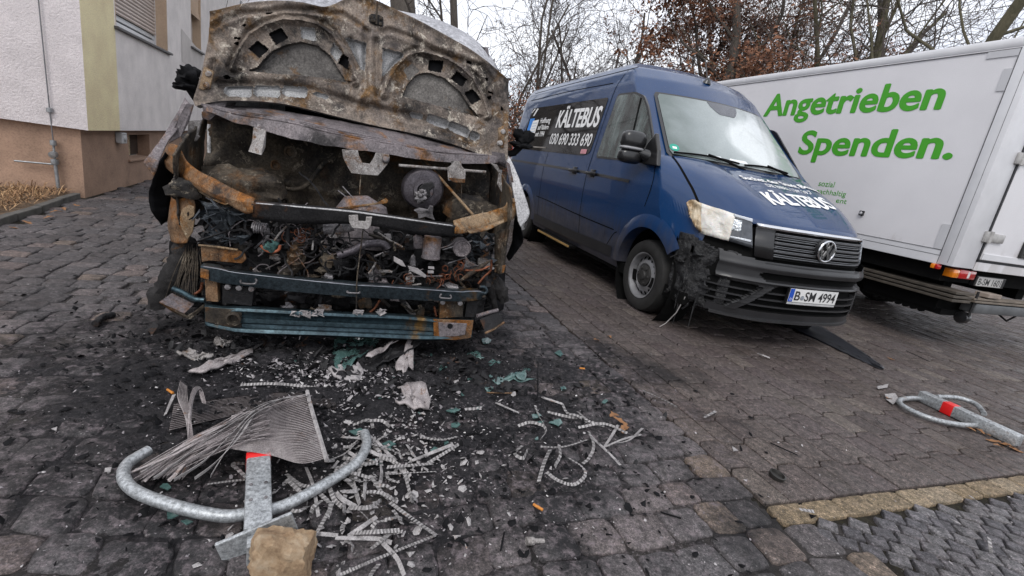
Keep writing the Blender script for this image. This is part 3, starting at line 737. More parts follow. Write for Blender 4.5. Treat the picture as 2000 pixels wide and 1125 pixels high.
# windscreen
def wsp(s, t, off):
    y = s * (.845 + (.715 - .845) * t); x = xb(y) + (xt(y) - xb(y)) * t; z = 1.468 + .650 * t
    bulge = .02 * math.sin(math.pi * t) * (1 - s * s * .6) + off
    return (x + bulge * .74, y, z + bulge * .67)
def ws(s0, s1, t0, t1, off, ns=34, nt=18, rc=.06):
    m_ = MB(); rows_ = []
    for j in range(nt + 1):
        t = t0 + (t1 - t0) * j / nt; ed = min(t - t0, t1 - t) / (t1 - t0); k = 1.0
        if ed < rc: k = 1 - .5 * rc * (1 - math.sqrt(max(0, 1 - (1 - ed / rc) ** 2)))
        rows_.append([wsp(s0 * k + (s1 - s0) * k * i / ns, t, off) for i in range(ns + 1)])
    m_.skin(rows_); return m_
ws(-1, 1, -.01, 1.0, .010).build('windscreen_seal', M_trim, van, smooth=60)
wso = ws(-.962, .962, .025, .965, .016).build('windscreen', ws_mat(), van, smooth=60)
md = MB(); md.skin([[wsp(s, t, .019) for s in np.linspace(-w_, w_, 8)] for t, w_ in ((.965, .26), (.88, .235), (.80, .17), (.765, .12))]); md.build('sensor_shade', plain('sensor_shade', (.05, .055, .07), .25, coat=.6), wso)
def wsdisc(s, t, r, off, mat, nm):
    m_ = MB(); m_.add([wsp(s + r / .78 * math.cos(a_), t + r / .92 * math.sin(a_), off) for a_ in np.linspace(0, 2 * math.pi, 20)[:-1]], [tuple(range(19))]); return m_.build(nm, mat, wso)
wsdisc(-.90, .12, .045, .0195, plain('sticker_green', (.02, .28, .20), .5), 'green_badge')
sb_ = MB(); sb_.add([wsp(-.925, .10, .021), wsp(-.875, .10, .021), wsp(-.875, .13, .021), wsp(-.925, .13, .021)], [(0, 1, 2, 3)]); sb_.build('badge_bar', M_letw, wso)
# papers lying on the dashboard, seen through the glass foot
for (s0, s1, t0, t1) in ((-.52, -.30, .075, .10), (-.22, .06, .065, .10)):
    sb_ = MB(); sb_.add([wsp(s0, t0, .018), wsp(s1, t0, .018), wsp(s1 - .03, t1, .018), wsp(s0 + .02, t1, .018)], [(0, 1, 2, 3)]); sb_.build('dashboard_paper', plain('paper', (.72, .75, .76), .5), wso)
# wipers
for (s0, s1) in ((-.93, -.10), (-.02, .70)):
    m_ = MB(); m_.tube([wsp(s0 + (s1 - s0) * k / 10, .035 + .03 * math.sin(k / 10 * 3), .03) for k in range(11)], .009, 6); m_.tube([wsp(s0 + (s1 - s0) * .5, .07, .042), wsp(s0 + (s1 - s0) * .75, .02, .05), wsp(s1 + .06, -.04, .03)], .012, 6)
    m_.build('wiper', M_black, van, smooth=50)
# hood
def hoodp(y, t, off): 
    b = xb(y); x = b + .02 + (xlip(y) - b - .02) * t; return (x, y, hood_z(x, y) + off)
hm = MB(); hr = []
for j in range(41):
    t = j / 40; hr.append([hoodp(s * (.80 + .03 * math.sin(t * 2.6)) , t, .010) for s in np.linspace(-1, 1, 49)])
hr.append([(p[0] + .006, p[1], p[2] - .025) for p in hr[-1]]); hr.append([(p[0] - .03, p[1], p[2] - .01) for p in hr[-1]])
hm.skin(hr); hood = hm.build('hood', M_blue, van, smooth=40)
hg = MB()
for s in (-1, 1):
    hg.skin([[hoodp(s * (.80 + .03 * math.sin(j / 40 * 2.6) + dd), j / 40 * .97, .0035) for j in range(41)] for dd in (-.004, .012)])
hg.skin([[(xb(y) - .03 + d_, y, hood_z(xb(y), y) + .004 + (.03 - d_) * .9) for y in np.linspace(-.82, .82, 30)] for d_ in (0, .055)])
hg.build('hood_gap', M_black, van)
def on_hood(u, v):
    lo, hi = .5, 9.0; dd = ray(u, v)
    def f(t):
        p = VF.loc(CAM + dd * t); return p[2] - hood_z(p[0], p[1]), p
    ts = np.linspace(2.6, 7.5, 1200); prev = None
    for t in ts:
        q, p = f(t)
        if prev is not None and prev > 0 and q <= 0 and -.2 < p[0] < xlip(p[1]): return p
        prev = q
    return p
def hmap(pl, pr, drop=0.0):
    L = math.hypot(pr[0] - pl[0], pr[1] - pl[1]); dx, dy = (pr[0] - pl[0]) / L, (pr[1] - pl[1]) / L
    def f(a_, b):
        x = pl[0] + dx * a_ - dy * b; y = pl[1] + dy * a_ + dx * b; 
        return (x, y, hood_z(x, y) + .0145)
    return f, L
for txt, pl, pr, hgt, kw in (('KÄLTEBUS', on_hood(1511, 403), on_hood(1634, 413), .25, dict(bold=.035)), ('DIE BIBEL | Jer. 29,7', on_hood(1500, 368), on_hood(1588, 382), .085, dict(bold=.005)), ('Suchet der Stadt Bestes', on_hood(1452, 353), (.24, .66), .115, dict(bold=.03))):
    f, L = hmap(pl, pr); print(txt, pl, pr, L)
    lettering(txt, f, L, M_letw, hood, height=hgt, nrm=(.2, 0, 1), **kw)
# front end surfaces
GA_ = smooth_interp([(0, .955), (.3, .93), (.45, .895), (.55, .85), (.7, .74), (.8, .60), (.87, .47), (.93, .33), (.99, .14)])
GB_ = smooth_interp([(0, 1.02), (.3, 1.0), (.5, .96), (.7, .86), (.8, .77), (.87, .67), (.93, .52), (.975, .34), (1.0, .18)])
def xf(y, z): 
    k = min(1, max(0, (z - .70) / .10)); y = abs(y)
    return (interp(y, GA_) + (1.0 - z) * .22) * k + (interp(y, GB_) - (.06 * max(0, .40 - z) / .1 * .3)) * (1 - k)
bk = MB(); bk.skin([[(xf(y, z) - .055, y, z) for y in np.linspace(-.84, .90, 40)] for z in np.linspace(.3, .99, 14)]); bk.build('front_backing', M_black, van)
def front_hit(u, v):
    dd = ray(u, v); prev = None
    for t in np.linspace(3.0, 6.5, 1400):
        p = VF.loc(CAM + dd * t); q = p[0] - xf(p[1], p[2])
        if prev is not None and prev > 0 and q <= 0 and abs(p[1]) < 1.02: return p
        prev = q
    return p
def K4(x, y): return (1180 + x * 540 / 1960, 330 + y * 540 / 1960)
def front_patch(px, mb, off=.0, depth=.03, mi=0, ns=8):
    """outline given as picture measurements, laid on the front surface: rows between its lower and upper chain"""
    lo, hi = px; lo = lin([(a_, b, 0) for a_, b in lo], ns * 4 + 1); hi = lin([(a_, b, 0) for a_, b in hi], ns * 4 + 1); rows_ = []
    L = [front_hit(*K4(p[0], p[1])) for p in lo]; H_ = [front_hit(*K4(p[0], p[1])) for p in hi]
    for k in range(ns + 1):
        f = k / ns; r_ = []
        for a_, b in zip(L, H_):
            y = a_[1] + (b[1] - a_[1]) * f; z = a_[2] + (b[2] - a_[2]) * f; r_.append((xf(y, z) + off + (a_[0] - xf(a_[1], a_[2])) * (1 - f), y, z))
        rows_.append(r_)
    mb.skin(rows_, mi); return rows_
# right headlight: melted milky lens with a clear lamp unit beside it
hl = empty('headlight', (0, 0, 0)); hl.parent = van; hl['label'] = 'headlight melted to a milky yellowish lump'
def melt_mat():
    m, t, b = nodemat('melted_lens'); v = vec(t); c = ramp(t, tnoise(t, v, 5, 5, .6, .8), [(.25, (.55, .47, .36)), (.40, (.66, .62, .55)), (.6, (.72, .70, .66))])
    t.links.new(c, b.inputs['Base Color']); setp(b, Roughness=.3, Coat_Weight=.5, Subsurface_Weight=.1); bumpn(t, b, tnoise(t, v, 14, 5, .6, 1.0), .7, .02); return m
ml = MB(); rr = front_patch(([(668, 448), (700, 462), (780, 482), (862, 503)], [(672, 238), (740, 262), (830, 288), (915, 318)]), ml, .026)
for i, p in enumerate(ml.v):
    dx = .012 * fbm(p, 7, 4); ml.v[i] = (p[0] + dx, p[1] - dx, p[2])
ml.build('melted_lens', melt_mat(), hl, smooth=70, solid=.02)
ml = MB(); front_patch(([(585, 290), (600, 345), (620, 385), (645, 425), (672, 450)], [(570, 235), (585, 220), (602, 215), (640, 226), (676, 239)]), ml, .024, ns=10)
for i, p in enumerate(ml.v):
    dx = .022 * fbm(p, 10, 4) + .012 * max(0, nz(p, 24, 2)); ml.v[i] = (p[0] + dx, p[1] - dx, p[2])
def scl():
    m, t, b = nodemat('scorched_lens'); v = vec(t); t.links.new(ramp(t, tnoise(t, v, 7, 6, .65, .8), [(.30, (.17, .095, .04)), (.46, (.42, .29, .16)), (.62, (.60, .50, .36))]), b.inputs['Base Color']); setp(b, Roughness=.35, Coat_Weight=.4); bumpn(t, b, tnoise(t, v, 18, 5, .6, 1.0), .8, .02); return m
ml.build('scorched_lens', scl(), hl, smooth=70, solid=.02)
cl = MB(); front_patch(([(862, 503), (940, 528), (1045, 560)], [(915, 318), (960, 332), (1040, 352)]), cl, .012); cl.build('clear_lens', plain('lamp_dark', (.045, .05, .058), .12, var=.5, scale=14, coat=1), hl, smooth=60, solid=.02)
cr = MB(); front_patch(([(886, 425), (950, 440)], [(905, 350), (965, 365)]), cr, .020); cr.build('reflector', plain('reflector', (.62, .65, .68), .12, .8, var=.5, scale=26, bump=.6, bscale=40, bdist=.02), hl, smooth=50, solid=.01)
cr = MB(); front_patch(([(868, 478), (1025, 515)], [(870, 468), (1030, 500)]), cr, .020); front_patch(([(905, 330), (1038, 374)], [(905, 316), (1040, 350)]), cr, .020); cr.build('light_strip', plain('lamp_silver', (.55, .57, .6), .25, .6), hl, smooth=50, solid=.006)
# the other headlight, mirrored extents
h2 = MB(); h2.skin([[(xf(y, z) + .012, y, z) for y in np.linspace(.60, .93, 14)] for z in np.linspace(.82, 1.02, 6)]); h2.build('headlight', plain('lamp_clear', (.25, .27, .3), .1, coat=1), van, smooth=60, solid=.02)
# grille
gr = empty('grille', (0, 0, 0)); gr.parent = van
def fband(mb, y0, y1, z0, z1, off, n_=30, slope=0.0):
    mb.skin([[(xf(y, z) + off, y, z + slope * y) for y in np.linspace(y0, y1, n_)] for z in np.linspace(z0, z1, 3)])
m_ = MB(); fband(m_, -.565, .62, .775, 1.005, -.02); m_.build('mesh', M_black, gr)
m_ = MB(); fband(m_, -.585, .62, 1.000, 1.032, .012); m_.build('chrome_strip', M_chrome, gr, smooth=50, solid=.03)
m_ = MB(); fband(m_, -.585, -.455, .775, .998, .008); m_.build('end_panel', M_trim, gr, smooth=50, solid=.03)
m_ = MB()
for z in (.975, .912, .848): fband(m_, -.45, .605, z - .018, z, .006)
m_.build('bar', M_satin, gr, smooth=50, solid=.025)
m_ = MB()
for z in (.975, .948, .912, .880, .848, .815): fband(m_, -.45, .605, z - .0025, z + .002, .011)
for z in (.938, .872, .806): fband(m_, -.45, .605, z - .010, z, .0)
m_.build('trim_line', plain('trim_grey', (.16, .165, .175), .3, .4), gr, smooth=50, solid=.012)
# emblem
em = empty('emblem', (0, 0, 0)); em.parent = gr
ex = xf(0, .895) + .035
m_ = MB(); m_.lathe([(0, .0), (.088, 0), (.092, -.03)], 40, (ex - .01, 0, .895), (1, 0, 0)); m_.build('disc', M_trim, em, smooth=40)
m_ = MB(); R_ = .082
m_.tube([(ex, R_ * math.sin(a_), .895 + R_ * math.cos(a_)) for a_ in np.linspace(0, 2 * math.pi, 41)], .0085, 8, caps=False)
def stroke(pts, wd=.017):
    for (y0, z0), (y1, z1) in zip(pts, pts[1:]):
        p, q = np.array([y0, z0]), np.array([y1, z1]); d_ = (q - p) / np.linalg.norm(q - p); nn = np.array([-d_[1], d_[0]]) * wd / 2
        m_.prism([(ex - .004, *(p + nn)), (ex - .004, *(q + nn)), (ex - .004, *(q - nn)), (ex - .004, *(p - nn))], (.011, 0, 0))
zc = .895
stroke([(-.036, zc + .072), (0, zc + .006), (.036, zc + .072)]); stroke([(-.074, zc + .030), (-.036, zc - .068), (0, zc + .000)]); stroke([(.074, zc + .030), (.036, zc - .068), (0, zc + .002)])
m_.build('badge', M_chrome, em, smooth=40)
# bumper
bp = MB(); ys = np.concatenate([np.linspace(-.80, .80, 90), np.linspace(.815, 1.0, 18)]); zs = np.linspace(.285, .80, 44)
def inpoly(x, y, P):
    c = False; j = len(P) - 1
    for i in range(len(P)):
        if (P[i][1] > y) != (P[j][1] > y) and x < (P[j][0] - P[i][0]) * (y - P[i][1]) / (P[j][1] - P[i][1]) + P[i][0]: c = not c
        j = i
    return c
OPEN = [[(-.47, .605), (.80, .605), (.84, .63), (.80, .665), (-.47, .665), (-.53, .65)], [(-.60, .345), (.62, .345), (.60, .565), (-.36, .565)], [(-.84, .36), (-.70, .345), (-.47, .545), (-.80, .565)], [(.72, .36), (.86, .36), (.84, .56), (.70, .56)]]
gridp = []
for z in zs:
    r_ = []
    for y in ys:
        top = max(0, (z - .70)) ; x = xf(y, min(z, .70)) - .03 * (top / .1) ** 2
        # upper edge dips under the grille
        if z > .735 and abs(y) < .50: x -= .02
        x += .012 * math.exp(-((z - .70) / .02) ** 2) + .014 * math.exp(-((z - .585) / .012) ** 2)
        dpt = .045 if any(inpoly(y, z, P) for P in OPEN) else 0
        r_.append((x - dpt, y, z))
    gridp.append(r_)
nn_ = len(ys)
for j in range(len(zs) - 1):
    for i in range(nn_ - 1):
        cy, cz = (ys[i] + ys[i + 1]) / 2, (zs[j] + zs[j + 1]) / 2
        if cz > .755 and -.56 < cy < .62: continue
        if cz > .755 + .12 * max(0, abs(cy) - .55): continue
        mi = 1 if any(inpoly(cy, cz, P) for P in OPEN) else 0
        bp.add([gridp[j][i], gridp[j][i + 1], gridp[j + 1][i + 1], gridp[j + 1][i]], [(0, 1, 2, 3)], mi)
bump_o = bp.build('bumper', [M_bump, M_black], van, smooth=40, weld=True)
m_ = MB()
for z in (.395, .45, .505): 
    for (y0, y1) in ((-.60 + (z - .345) * 1.05, .63), (-.85, -.72 + (z - .345) * 1.1), (.71, .87)): m_.skin([[(xf(y, z) + o_, y, z + dz) for y in np.linspace(y0, y1, 20)] for o_, dz in ((-.04, .004), (-.002, .006), (-.002, -.006), (-.04, -.010))])
m_.build('louvre', M_bump, bump_o, smooth=30)
m_ = MB(); m_.skin([[(xf(y, .3) - o_, y, z) for y in np.linspace(-.78, .9, 40)] for o_, z in ((.03, .30), (-.015, .285), (-.015, .265), (.06, .262))]); m_.build('lip', M_bump, bump_o, smooth=40)
# diagonal bar framing the louvres
m_ = MB(); m_.skin([[(xf(y, z) + .012, y, z) for y, z in zip(np.linspace(a0, a1, 8), np.linspace(z0, z1, 8))] for a0, a1, z0, z1 in ((-.70, -.455, .335, .56), (-.63, -.40, .335, .56))]); m_.build('corner_bar', M_bump, bump_o, solid=.02)
# number plate
pf = empty('number_plate', (0, 0, 0)); pf.parent = van
px_ = xf(0, .52) + .010
def pmap(y, z, off=0.0): return (px_ + off - (y * y) * .10, y, .515 + z)
m_ = MB(); m_.skin([[pmap(y, z) for y in np.linspace(-.268, .268, 12)] for z in (-.073, .066)]); m_.build('frame', M_trim, pf, solid=.02)
m_ = MB(); m_.skin([[pmap(y, z, .004) for y in np.linspace(-.26, .26, 12)] for z in (-.050, .060)]); m_.build('sheet', plain('plate_white', (.66, .66, .65), .4, var=.06), pf)
m_ = MB(); m_.skin([[pmap(y, z, .0035) for y in np.linspace(-.26, .26, 12)] for z in (-.070, -.054)]); m_.build('dealer_strip', plain('strip_grey', (.42, .42, .42), .4), pf)
m_ = MB(); m_.skin([[pmap(y, z, .0055) for y in np.linspace(-.258, -.216, 3)] for z in (-.048, .058)]); m_.build('country_band', plain('plate_blue', (.01, .07, .42), .4), pf)
M_ink = plain('plate_ink', (.012, .012, .013), .5)
pm = lambda y0, z0: (lambda a_, b: pmap(y0 + a_, z0 + b, .0065))
lettering('B', pm(-.203, -.034), .055, M_ink, pf, height=.108, bold=.012, nrm=(1, 0, 0))
lettering('SM 4994', pm(-.098, -.034), .335, M_ink, pf, height=.108, bold=.012, nrm=(1, 0, 0))
lettering('D', pm(-.245, -.038), .018, M_letw, pf, height=.03)
m_ = MB(); m_.add([pmap(-.122 + .019 * math.cos(a_), -.012 + .019 * math.sin(a_), .0065) for a_ in np.linspace(0, 6.283, 19)[:-1]], [tuple(range(18))]); m_.build('seal', plain('seal_grey', (.22, .24, .27), .5, var=.5, scale=60), pf)
# wheels
def wheel(x, s, name='wheel'):
    root = empty(name, (x, s * .84, .345)); root.parent = van
    m_ = MB(); m_.lathe([(.205, -.10), (.215, .095), (.235, .112), (.30, .118), (.330, .105), (.345, .07), (.347, 0), (.345, -.07), (.30, -.11)], 56, (0, 0, 0), (0, s, 0)); m_.build('tyre', M_rub, root, smooth=40)
    m_ = MB(); m_.lathe([(.216, .10), (.222, .112), (.210, .108), (.198, .06), (.192, .035), (.172, .052), (.150, .075), (.118, .082), (.112, .070), (.085, .062), (0, .062)], 48, (0, 0, 0), (0, s, 0)); ri = m_.build('rim', M_steel, root, smooth=35)
    m_ = MB()
    for k in range(16):
        a_ = 2 * math.pi * k / 16; c_ = Vector((.171 * math.cos(a_), s * .064, .171 * math.sin(a_))); ea = Vector((math.cos(a_), 0, math.sin(a_))); et = Vector((-math.sin(a_), 0, math.cos(a_)))
        ea = (ea * .98 - Vector((0, s * .55, 0))).normalized()
        m_.add([c_ + ea * .021 * math.cos(q) + et * .015 * math.sin(q) for q in np.linspace(0, 6.283, 15)[:-1]], [tuple(range(14))])
    m_.build('vent_holes', M_black, ri)
    m_ = MB(); m_.lathe([(.108, .06), (.100, .084), (.07, .092), (.045, .094), (.04, .108), (0, .110)], 28, (0, 0, 0), (0, s, 0))
    for k in range(6):
        a_ = 2 * math.pi * k / 6; m_.lathe([(.014, .085), (.012, .100), (0, .102)], 8, (.078 * math.cos(a_), 0, .078 * math.sin(a_)), (0, s, 0))
    m_.build('hub_cap', plain('hub_cap', (.03, .029, .028), .6, var=.4, scale=20), root, smooth=35)
for x, s in ((0, -1), (-3.64, -1), (0, 1), (-3.64, 1)): wheel(x, s)
# door mirror
mr = empty('door_mirror', (0, 0, 0)); mr.parent = van
def blob(mb, c, r, n1=14, n2=20, pw=2.6, mi=0, noise_=0.0):
    vs = []; 
    for i in range(n1 + 1):
        th = math.pi * i / n1
        for j in range(n2):
            ph = 2 * math.pi * j / n2; d_ = np.array([math.sin(th) * math.cos(ph), math.sin(th) * math.sin(ph), math.cos(th)])
            k = (abs(d_[0]) ** pw + abs(d_[1]) ** pw + abs(d_[2]) ** pw) ** (-1 / pw); p = d_ * k * np.array(r)
            if noise_: p = p * (1 + noise_ * fbm(d_, 1.6, c[0] * 7 + c[1] * 3))
            vs.append(p + np.array(c))
    mb.add(vs, [(i * n2 + j, i * n2 + (j + 1) % n2, (i + 1) * n2 + (j + 1) % n2, (i + 1) * n2 + j) for i in range(n1) for j in range(n2)], mi)
m_ = MB(); blob(m_, (-.36, -1.13, 1.565), (.075, .125, .085), pw=3.2); m_.build('upper_shell', M_trim, mr, smooth=60)
m_ = MB(); blob(m_, (-.36, -1.135, 1.415), (.072, .12, .068), pw=3.2); m_.build('lower_shell', M_trim, mr, smooth=60)
m_ = MB(); blob(m_, (-.345, -1.14, 1.488), (.070, .12, .016), pw=3.5); m_.build('indicator', plain('indicator_grey', (.28, .28, .29), .3), mr, smooth=60)
m_ = MB(); m_.tube([(-.34, -1.05, 1.46), (-.27, -.98, 1.44), (-.22, -.93, 1.42)], [.05, .06, .07], 10); m_.build('arm', M_trim, mr, smooth=50)
m_ = MB(); m_.prism([side(-.40, 1.37, .004), side(-.06, 1.36, .004), side(-.13, 1.50, .004), side(-.26, 1.66, .004), side(-.34, 1.56, .004)], (0, -.045, 0)); m_.build('base', M_trim, mr, bevel=.012)
# roof aerial, side step, tail light
m_ = MB(); zr = ztop(-1.02, 0); m_.lathe([(.05, 0), (.035, .03), (.014, .06), (0, .065)], 14, (-1.02, 0, zr - .005), (.2, 0, 1)); m_.tube([(-1.02, 0, zr + .04), (-1.14, 0, zr + .26)], .006, 6); m_.build('aerial', M_trim, van, smooth=40)
m_ = MB(); m_.box((-2.72, -1.02, .265), (-1.55, -.90, .295)); st_o = m_.build('side_step', M_black, van, bevel=.006)
m_ = MB(); m_.box((-2.70, -1.035, .270), (-1.57, -1.021, .293)); m_.build('step_edge', plain('worn_yellow', (.32, .20, .07), .6), st_o)
m_ = MB(); m_.skin([[side(-4.93, z, .012), side(-5.0, z, .010)] for z in np.linspace(1.0, 1.5, 6)]); m_.build('tail_light', plain('tail_red', (.35, .012, .012), .2, coat=1), van, solid=.02)
# rub strip and lower cladding on the sliding door side
m_ = ribbon([(-3.10, .42), (-2, .42), (-.60, .44)], .11, .010); m_.build('sill', M_bump, van)
# burnt corner of the bumper: sagging skin of melted black plastic with holes, and drips
def goo_mat():
    m, t, b = nodemat('melted_plastic'); v = vec(t); t.links.new(ramp(t, tnoise(t, v, 9, 6), [(.35, (.005, .005, .0055)), (.7, (.016, .016, .018))]), b.inputs['Base Color'])
    t.links.new(ramp(t, tnoise(t, v, 17, 4), [(.35, .14), (.6, .40)]), b.inputs['Roughness']); bumpn(t, b, tnoise(t, v, 28, 8, .7, .8), .8, .025); return m
M_goo = goo_mat()
gm = MB(); ysg = np.concatenate([np.linspace(-.70, -.90, 26), np.linspace(-.905, -.955, 16)]); zg = np.linspace(.27, .90, 46); G = []
for z in zg:
    r_ = []
    for y in ysg:
        p = np.array([xf(y, min(z, .69)) - .012, y, z]); k = min(1, (-.70 - y) / .08)
        d_ = k * (.022 * fbm(p, 7, 1) - .035 * max(0, nz(p, 4, 3)) - .012)
        dr_ = nz((p[0], p[1], p[2] * .4), 14, 5)
        r_.append((p[0] + d_ + .0, p[1] - d_ * .8 * k, z - .012 * max(0, dr_)))
    G.append(r_)
for j in range(len(zg) - 1):
    for i in range(len(ysg) - 1):
        p = G[j][i]; hole = nz((ysg[i] * 1.3 + p[0], ysg[i], zg[j]), 6.5, 11)
        if hole > .36 and ysg[i] < -.76: continue
        if zg[j] > .775 + .05 * max(0, min(1, (-.82 - ysg[i]) / .1)) + .02 * nz((ysg[i], zg[j], 0), 14, 4): continue
        if zg[j] < .34 + .10 * nz((ysg[i] + p[0], 0, 0), 9, 2) and ysg[i] < -.84: continue
        gm.add([G[j][i], G[j][i + 1], G[j + 1][i + 1], G[j + 1][i]], [(0, 1, 2, 3)])
go = gm.build('melted_corner', M_goo, van, smooth=70, weld=True, solid=.012); go['label'] = 'bumper corner melted to sagging black plastic'
m_ = MB()
for k in range(7):
    y = rnd.uniform(-.94, -.80); z = rnd.uniform(.30, .82); x = xf(y, z) - rnd.uniform(0, .10); c_ = (x, y - .0, z)
    pts = [c_]; 
    for q in range(4): pts.append((pts[-1][0] + rnd.uniform(-.04, .04), pts[-1][1] + rnd.uniform(-.035, .02), pts[-1][2] - rnd.uniform(.0, .06)))
    m_.tube(pts, [rnd.uniform(.004, .011) for _ in pts], 6)
for k in range(3):
    y = rnd.uniform(-.93, -.80); x = xf(y, .35) - .03; m_.tube([(x, y, .40), (x - .01, y - .01, .28), (x, y - .02, rnd.uniform(.05, .2))], [.016, .008, .002], 6)
m_.build('plastic_drips', M_goo, go, smooth=60)
m_ = MB(); m_.tube([(.62, -.90, .33), (.60, -.93, .18), (.55, -.97, .06), (.52, -1.0, .015)], .004, 6); m_.build('hanging_wire', plain('wire_pale', (.35, .33, .32), .5), go, smooth=60)
for (y, z, r_) in ((-.86, .70, .05), (-.92, .62, .04)):
    m_ = MB(); blob(m_, (xf(y, z) - .07, y, z), (r_, r_, r_ * .8), noise_=.5); m_.build('bracket_lump', M_goo, go, smooth=60)
# ================================================================== BURNT VAN
BF = Frame(-.83, 2.43, -72.0)
wreck = empty('burnt_van', (-.83, 2.43, 0), BF.h)
tag(wreck, 'burnt out van wreck with its hood up and rusty engine bay open', 'van')
M_hood = burnt('scorched_hood', (.085, .072, .068), (.235, .19, .155), (.15, .085, .036), .34, .63, .85, 5.5, .6, .10, (.50, .45, .38), .5)
M_skin = burnt('scorched_skin', (.27, .265, .27), (.42, .415, .415), (.2, .1, .04), .02, .18, .4, 4.5, .5, .15)
M_pale = burnt('pale_scorched_paint', (.26, .26, .28), (.38, .38, .40), (.22, .14, .08), .0, .02, .3, 2.2, .45, .1, (.6, .6, .6), .15)
M_cowl = burnt('grey_burnt_sheet', (.10, .09, .095), (.20, .175, .18), (.2, .10, .045), .28, .42, .45, 5.5, .55, .25)
M_bay = burnt('sooty_bay_metal', (.020, .017, .015), (.085, .068, .050), (.10, .05, .02), .36, .60, .8, 4.5, .7, .1, (.26, .22, .17))
M_rust = burnt('rusty_bracket', (.12, .068, .038), (.21, .13, .075), (.20, .08, .02), .55, .48, .55, 10, .62, .15, (.38, .30, .2))
M_ochre = burnt('ochre_bracket', (.15, .10, .06), (.27, .19, .115), (.20, .085, .02), .40, .48, .6, 10, .6, .1, (.45, .38, .28))
M_char = burnt('charred_black', (.010, .010, .011), (.022, .021, .022), (.07, .03, .012), .12, .4, .18, 7, .5, .1, (.16, .155, .155), .7)
M_iron = burnt('annealed_blue_steel', (.022, .030, .037), (.050, .066, .076), (.17, .085, .02), .18, .30, .16, 3.4, .36, .6, (.3, .3, .3), .15)
M_iron2 = burnt('annealed_teal_steel', (.026, .042, .052), (.05, .080, .094), (.19, .10, .02), .10, .28, .16, 3, .34, .6, (.3, .3, .3), .15)
M_ash = burnt('ash_crusted_metal', (.15, .13, .12), (.34, .32, .31), (.16, .08, .03), .3, .4, .9, 9, .75, .05, (.52, .50, .48), .8)
M_copper = plain('bare_copper_wire', (.13, .045, .022), .45, .6, .5, 40)
M_alu = burnt('melted_aluminium', (.10, .095, .10), (.28, .265, .27), (.2, .12, .08), .1, .3, .6, 9, .45, .5, (.5, .48, .48), .6)
M_soot_shade = plain('soot_shade_black', (.007, .007, .008), .75, var=.5, scale=8, bump=.3)  # soot; also paints the shade inside the hood openings
M_rubw = burnt('burnt_tyre_wire', (.014, .013, .013), (.032, .030, .030), (.1, .05, .02), .12, .3, .12, 10, .8, .1, (.12, .12, .12), .8)
def Z(ox, oy, *pts): return [(ox + p[0] * .2, oy + p[1] * .2) for p in pts]
def bp_(u, v, x): return BF.hit(u, v, 0, x)
def curve(pts, x, n=40):
    """picture polyline -> points in the wreck's own space; x is its depth: a number, or (start, end) or (start, middle, end)"""
    c = catmull([(p[0], p[1], 0) for p in pts], n); out_ = []
    for i, p in enumerate(c):
        t = i / (n - 1)
        if not hasattr(x, '__len__'): xx = x
        elif len(x) == 2: xx = x[0] + (x[1] - x[0]) * t
        else: xx = x[0] * (1 - t) ** 2 + 2 * (2 * x[1] - .5 * x[0] - .5 * x[2]) * t * (1 - t) + x[2] * t * t
        out_.append(bp_(p[0], p[1], xx))
    return out_
def sheet(name, mat, curves, thick=.006, sub=3, rough=.0, parent=None, n=40, sc=9):
    cs = [curve(p, x, n) for p, x in curves]; full = []
    for a_, b in zip(cs, cs[1:]):
        for k in range(sub): full.append([tuple(np.array(p) + (np.array(q) - np.array(p)) * k / sub) for p, q in zip(a_, b)])
    full.append(cs[-1])
    if rough: full = [[(p[0] + rough * fbm(p, sc, 2), p[1], p[2] + rough * .5 * fbm(p, sc, 7)) for p in r_] for r_ in full]
    m_ = MB(); m_.skin(full); return m_.build(name, mat, parent or wreck, smooth=42, solid=thick, offs=0)
def plate(name, mat, pts, x, thick=.008, parent=None, bev=.002, dent=.0):
    m_ = MB(); P = []
    for i, p in enumerate(pts):
        xx = x[i] if hasattr(x, '__len__') else x; q = bp_(p[0], p[1], xx); P.append((q[0] + dent * nz(q, 9, 1), q[1], q[2]))
    m_.prism(P, (-thick, 0, 0)); return m_.build(name, mat, parent or wreck, bevel=bev)
def pipe(name, mat, pts, x, r, parent=None, n=24, sides=8, jit=0.0):
    m_ = MB(); m_.tube(curve(pts, x, n), r, sides, jit=jit); return m_.build(name, mat, parent or wreck, smooth=60)

# ---- hood: pressed inner panel with arches, pockets and holes, outer skin behind it
def hood_x(y, z): return -.80 - .20 * (z - 1.22) - .05 * max(0, 1 - (y / .95) ** 2)
def hood_pt(u, v, depth=0.0):
    x = -.85
    for _ in range(5):
        p = bp_(u, v, x); x = hood_x(p[1], p[2])
    return (p[0] - depth, p[1], p[2] - depth * .12)
bot = [(384, 208), (410, 201), (440, 197), (480, 197), (520, 199), (560, 204), (600, 213), (640, 223), (680, 233), (740, 247), (800, 259), (850, 271), (900, 287), (950, 307), (990, 326)]
top = [(412, 24), (450, 14), (490, 6), (540, 2), (590, 6), (632, 15), (655, 8), (680, -4), (705, -9), (722, -4), (770, 18), (820, 42), (882, 76), (920, 98), (960, 128), (992, 156)]
lef = [(384, 208), (379, 195), (388, 165), (400, 118), (410, 62), (412, 24)]; rig = [(990, 326), (992, 250), (993, 200), (992, 156)]
NU, NV = 300, 120
cb_ = catmull([(*p, 0) for p in bot], NU); ct_ = catmull([(*p, 0) for p in top], NU); cl_ = catmull([(*p, 0) for p in lef], NV); cr_ = catmull([(*p, 0) for p in rig], NV)
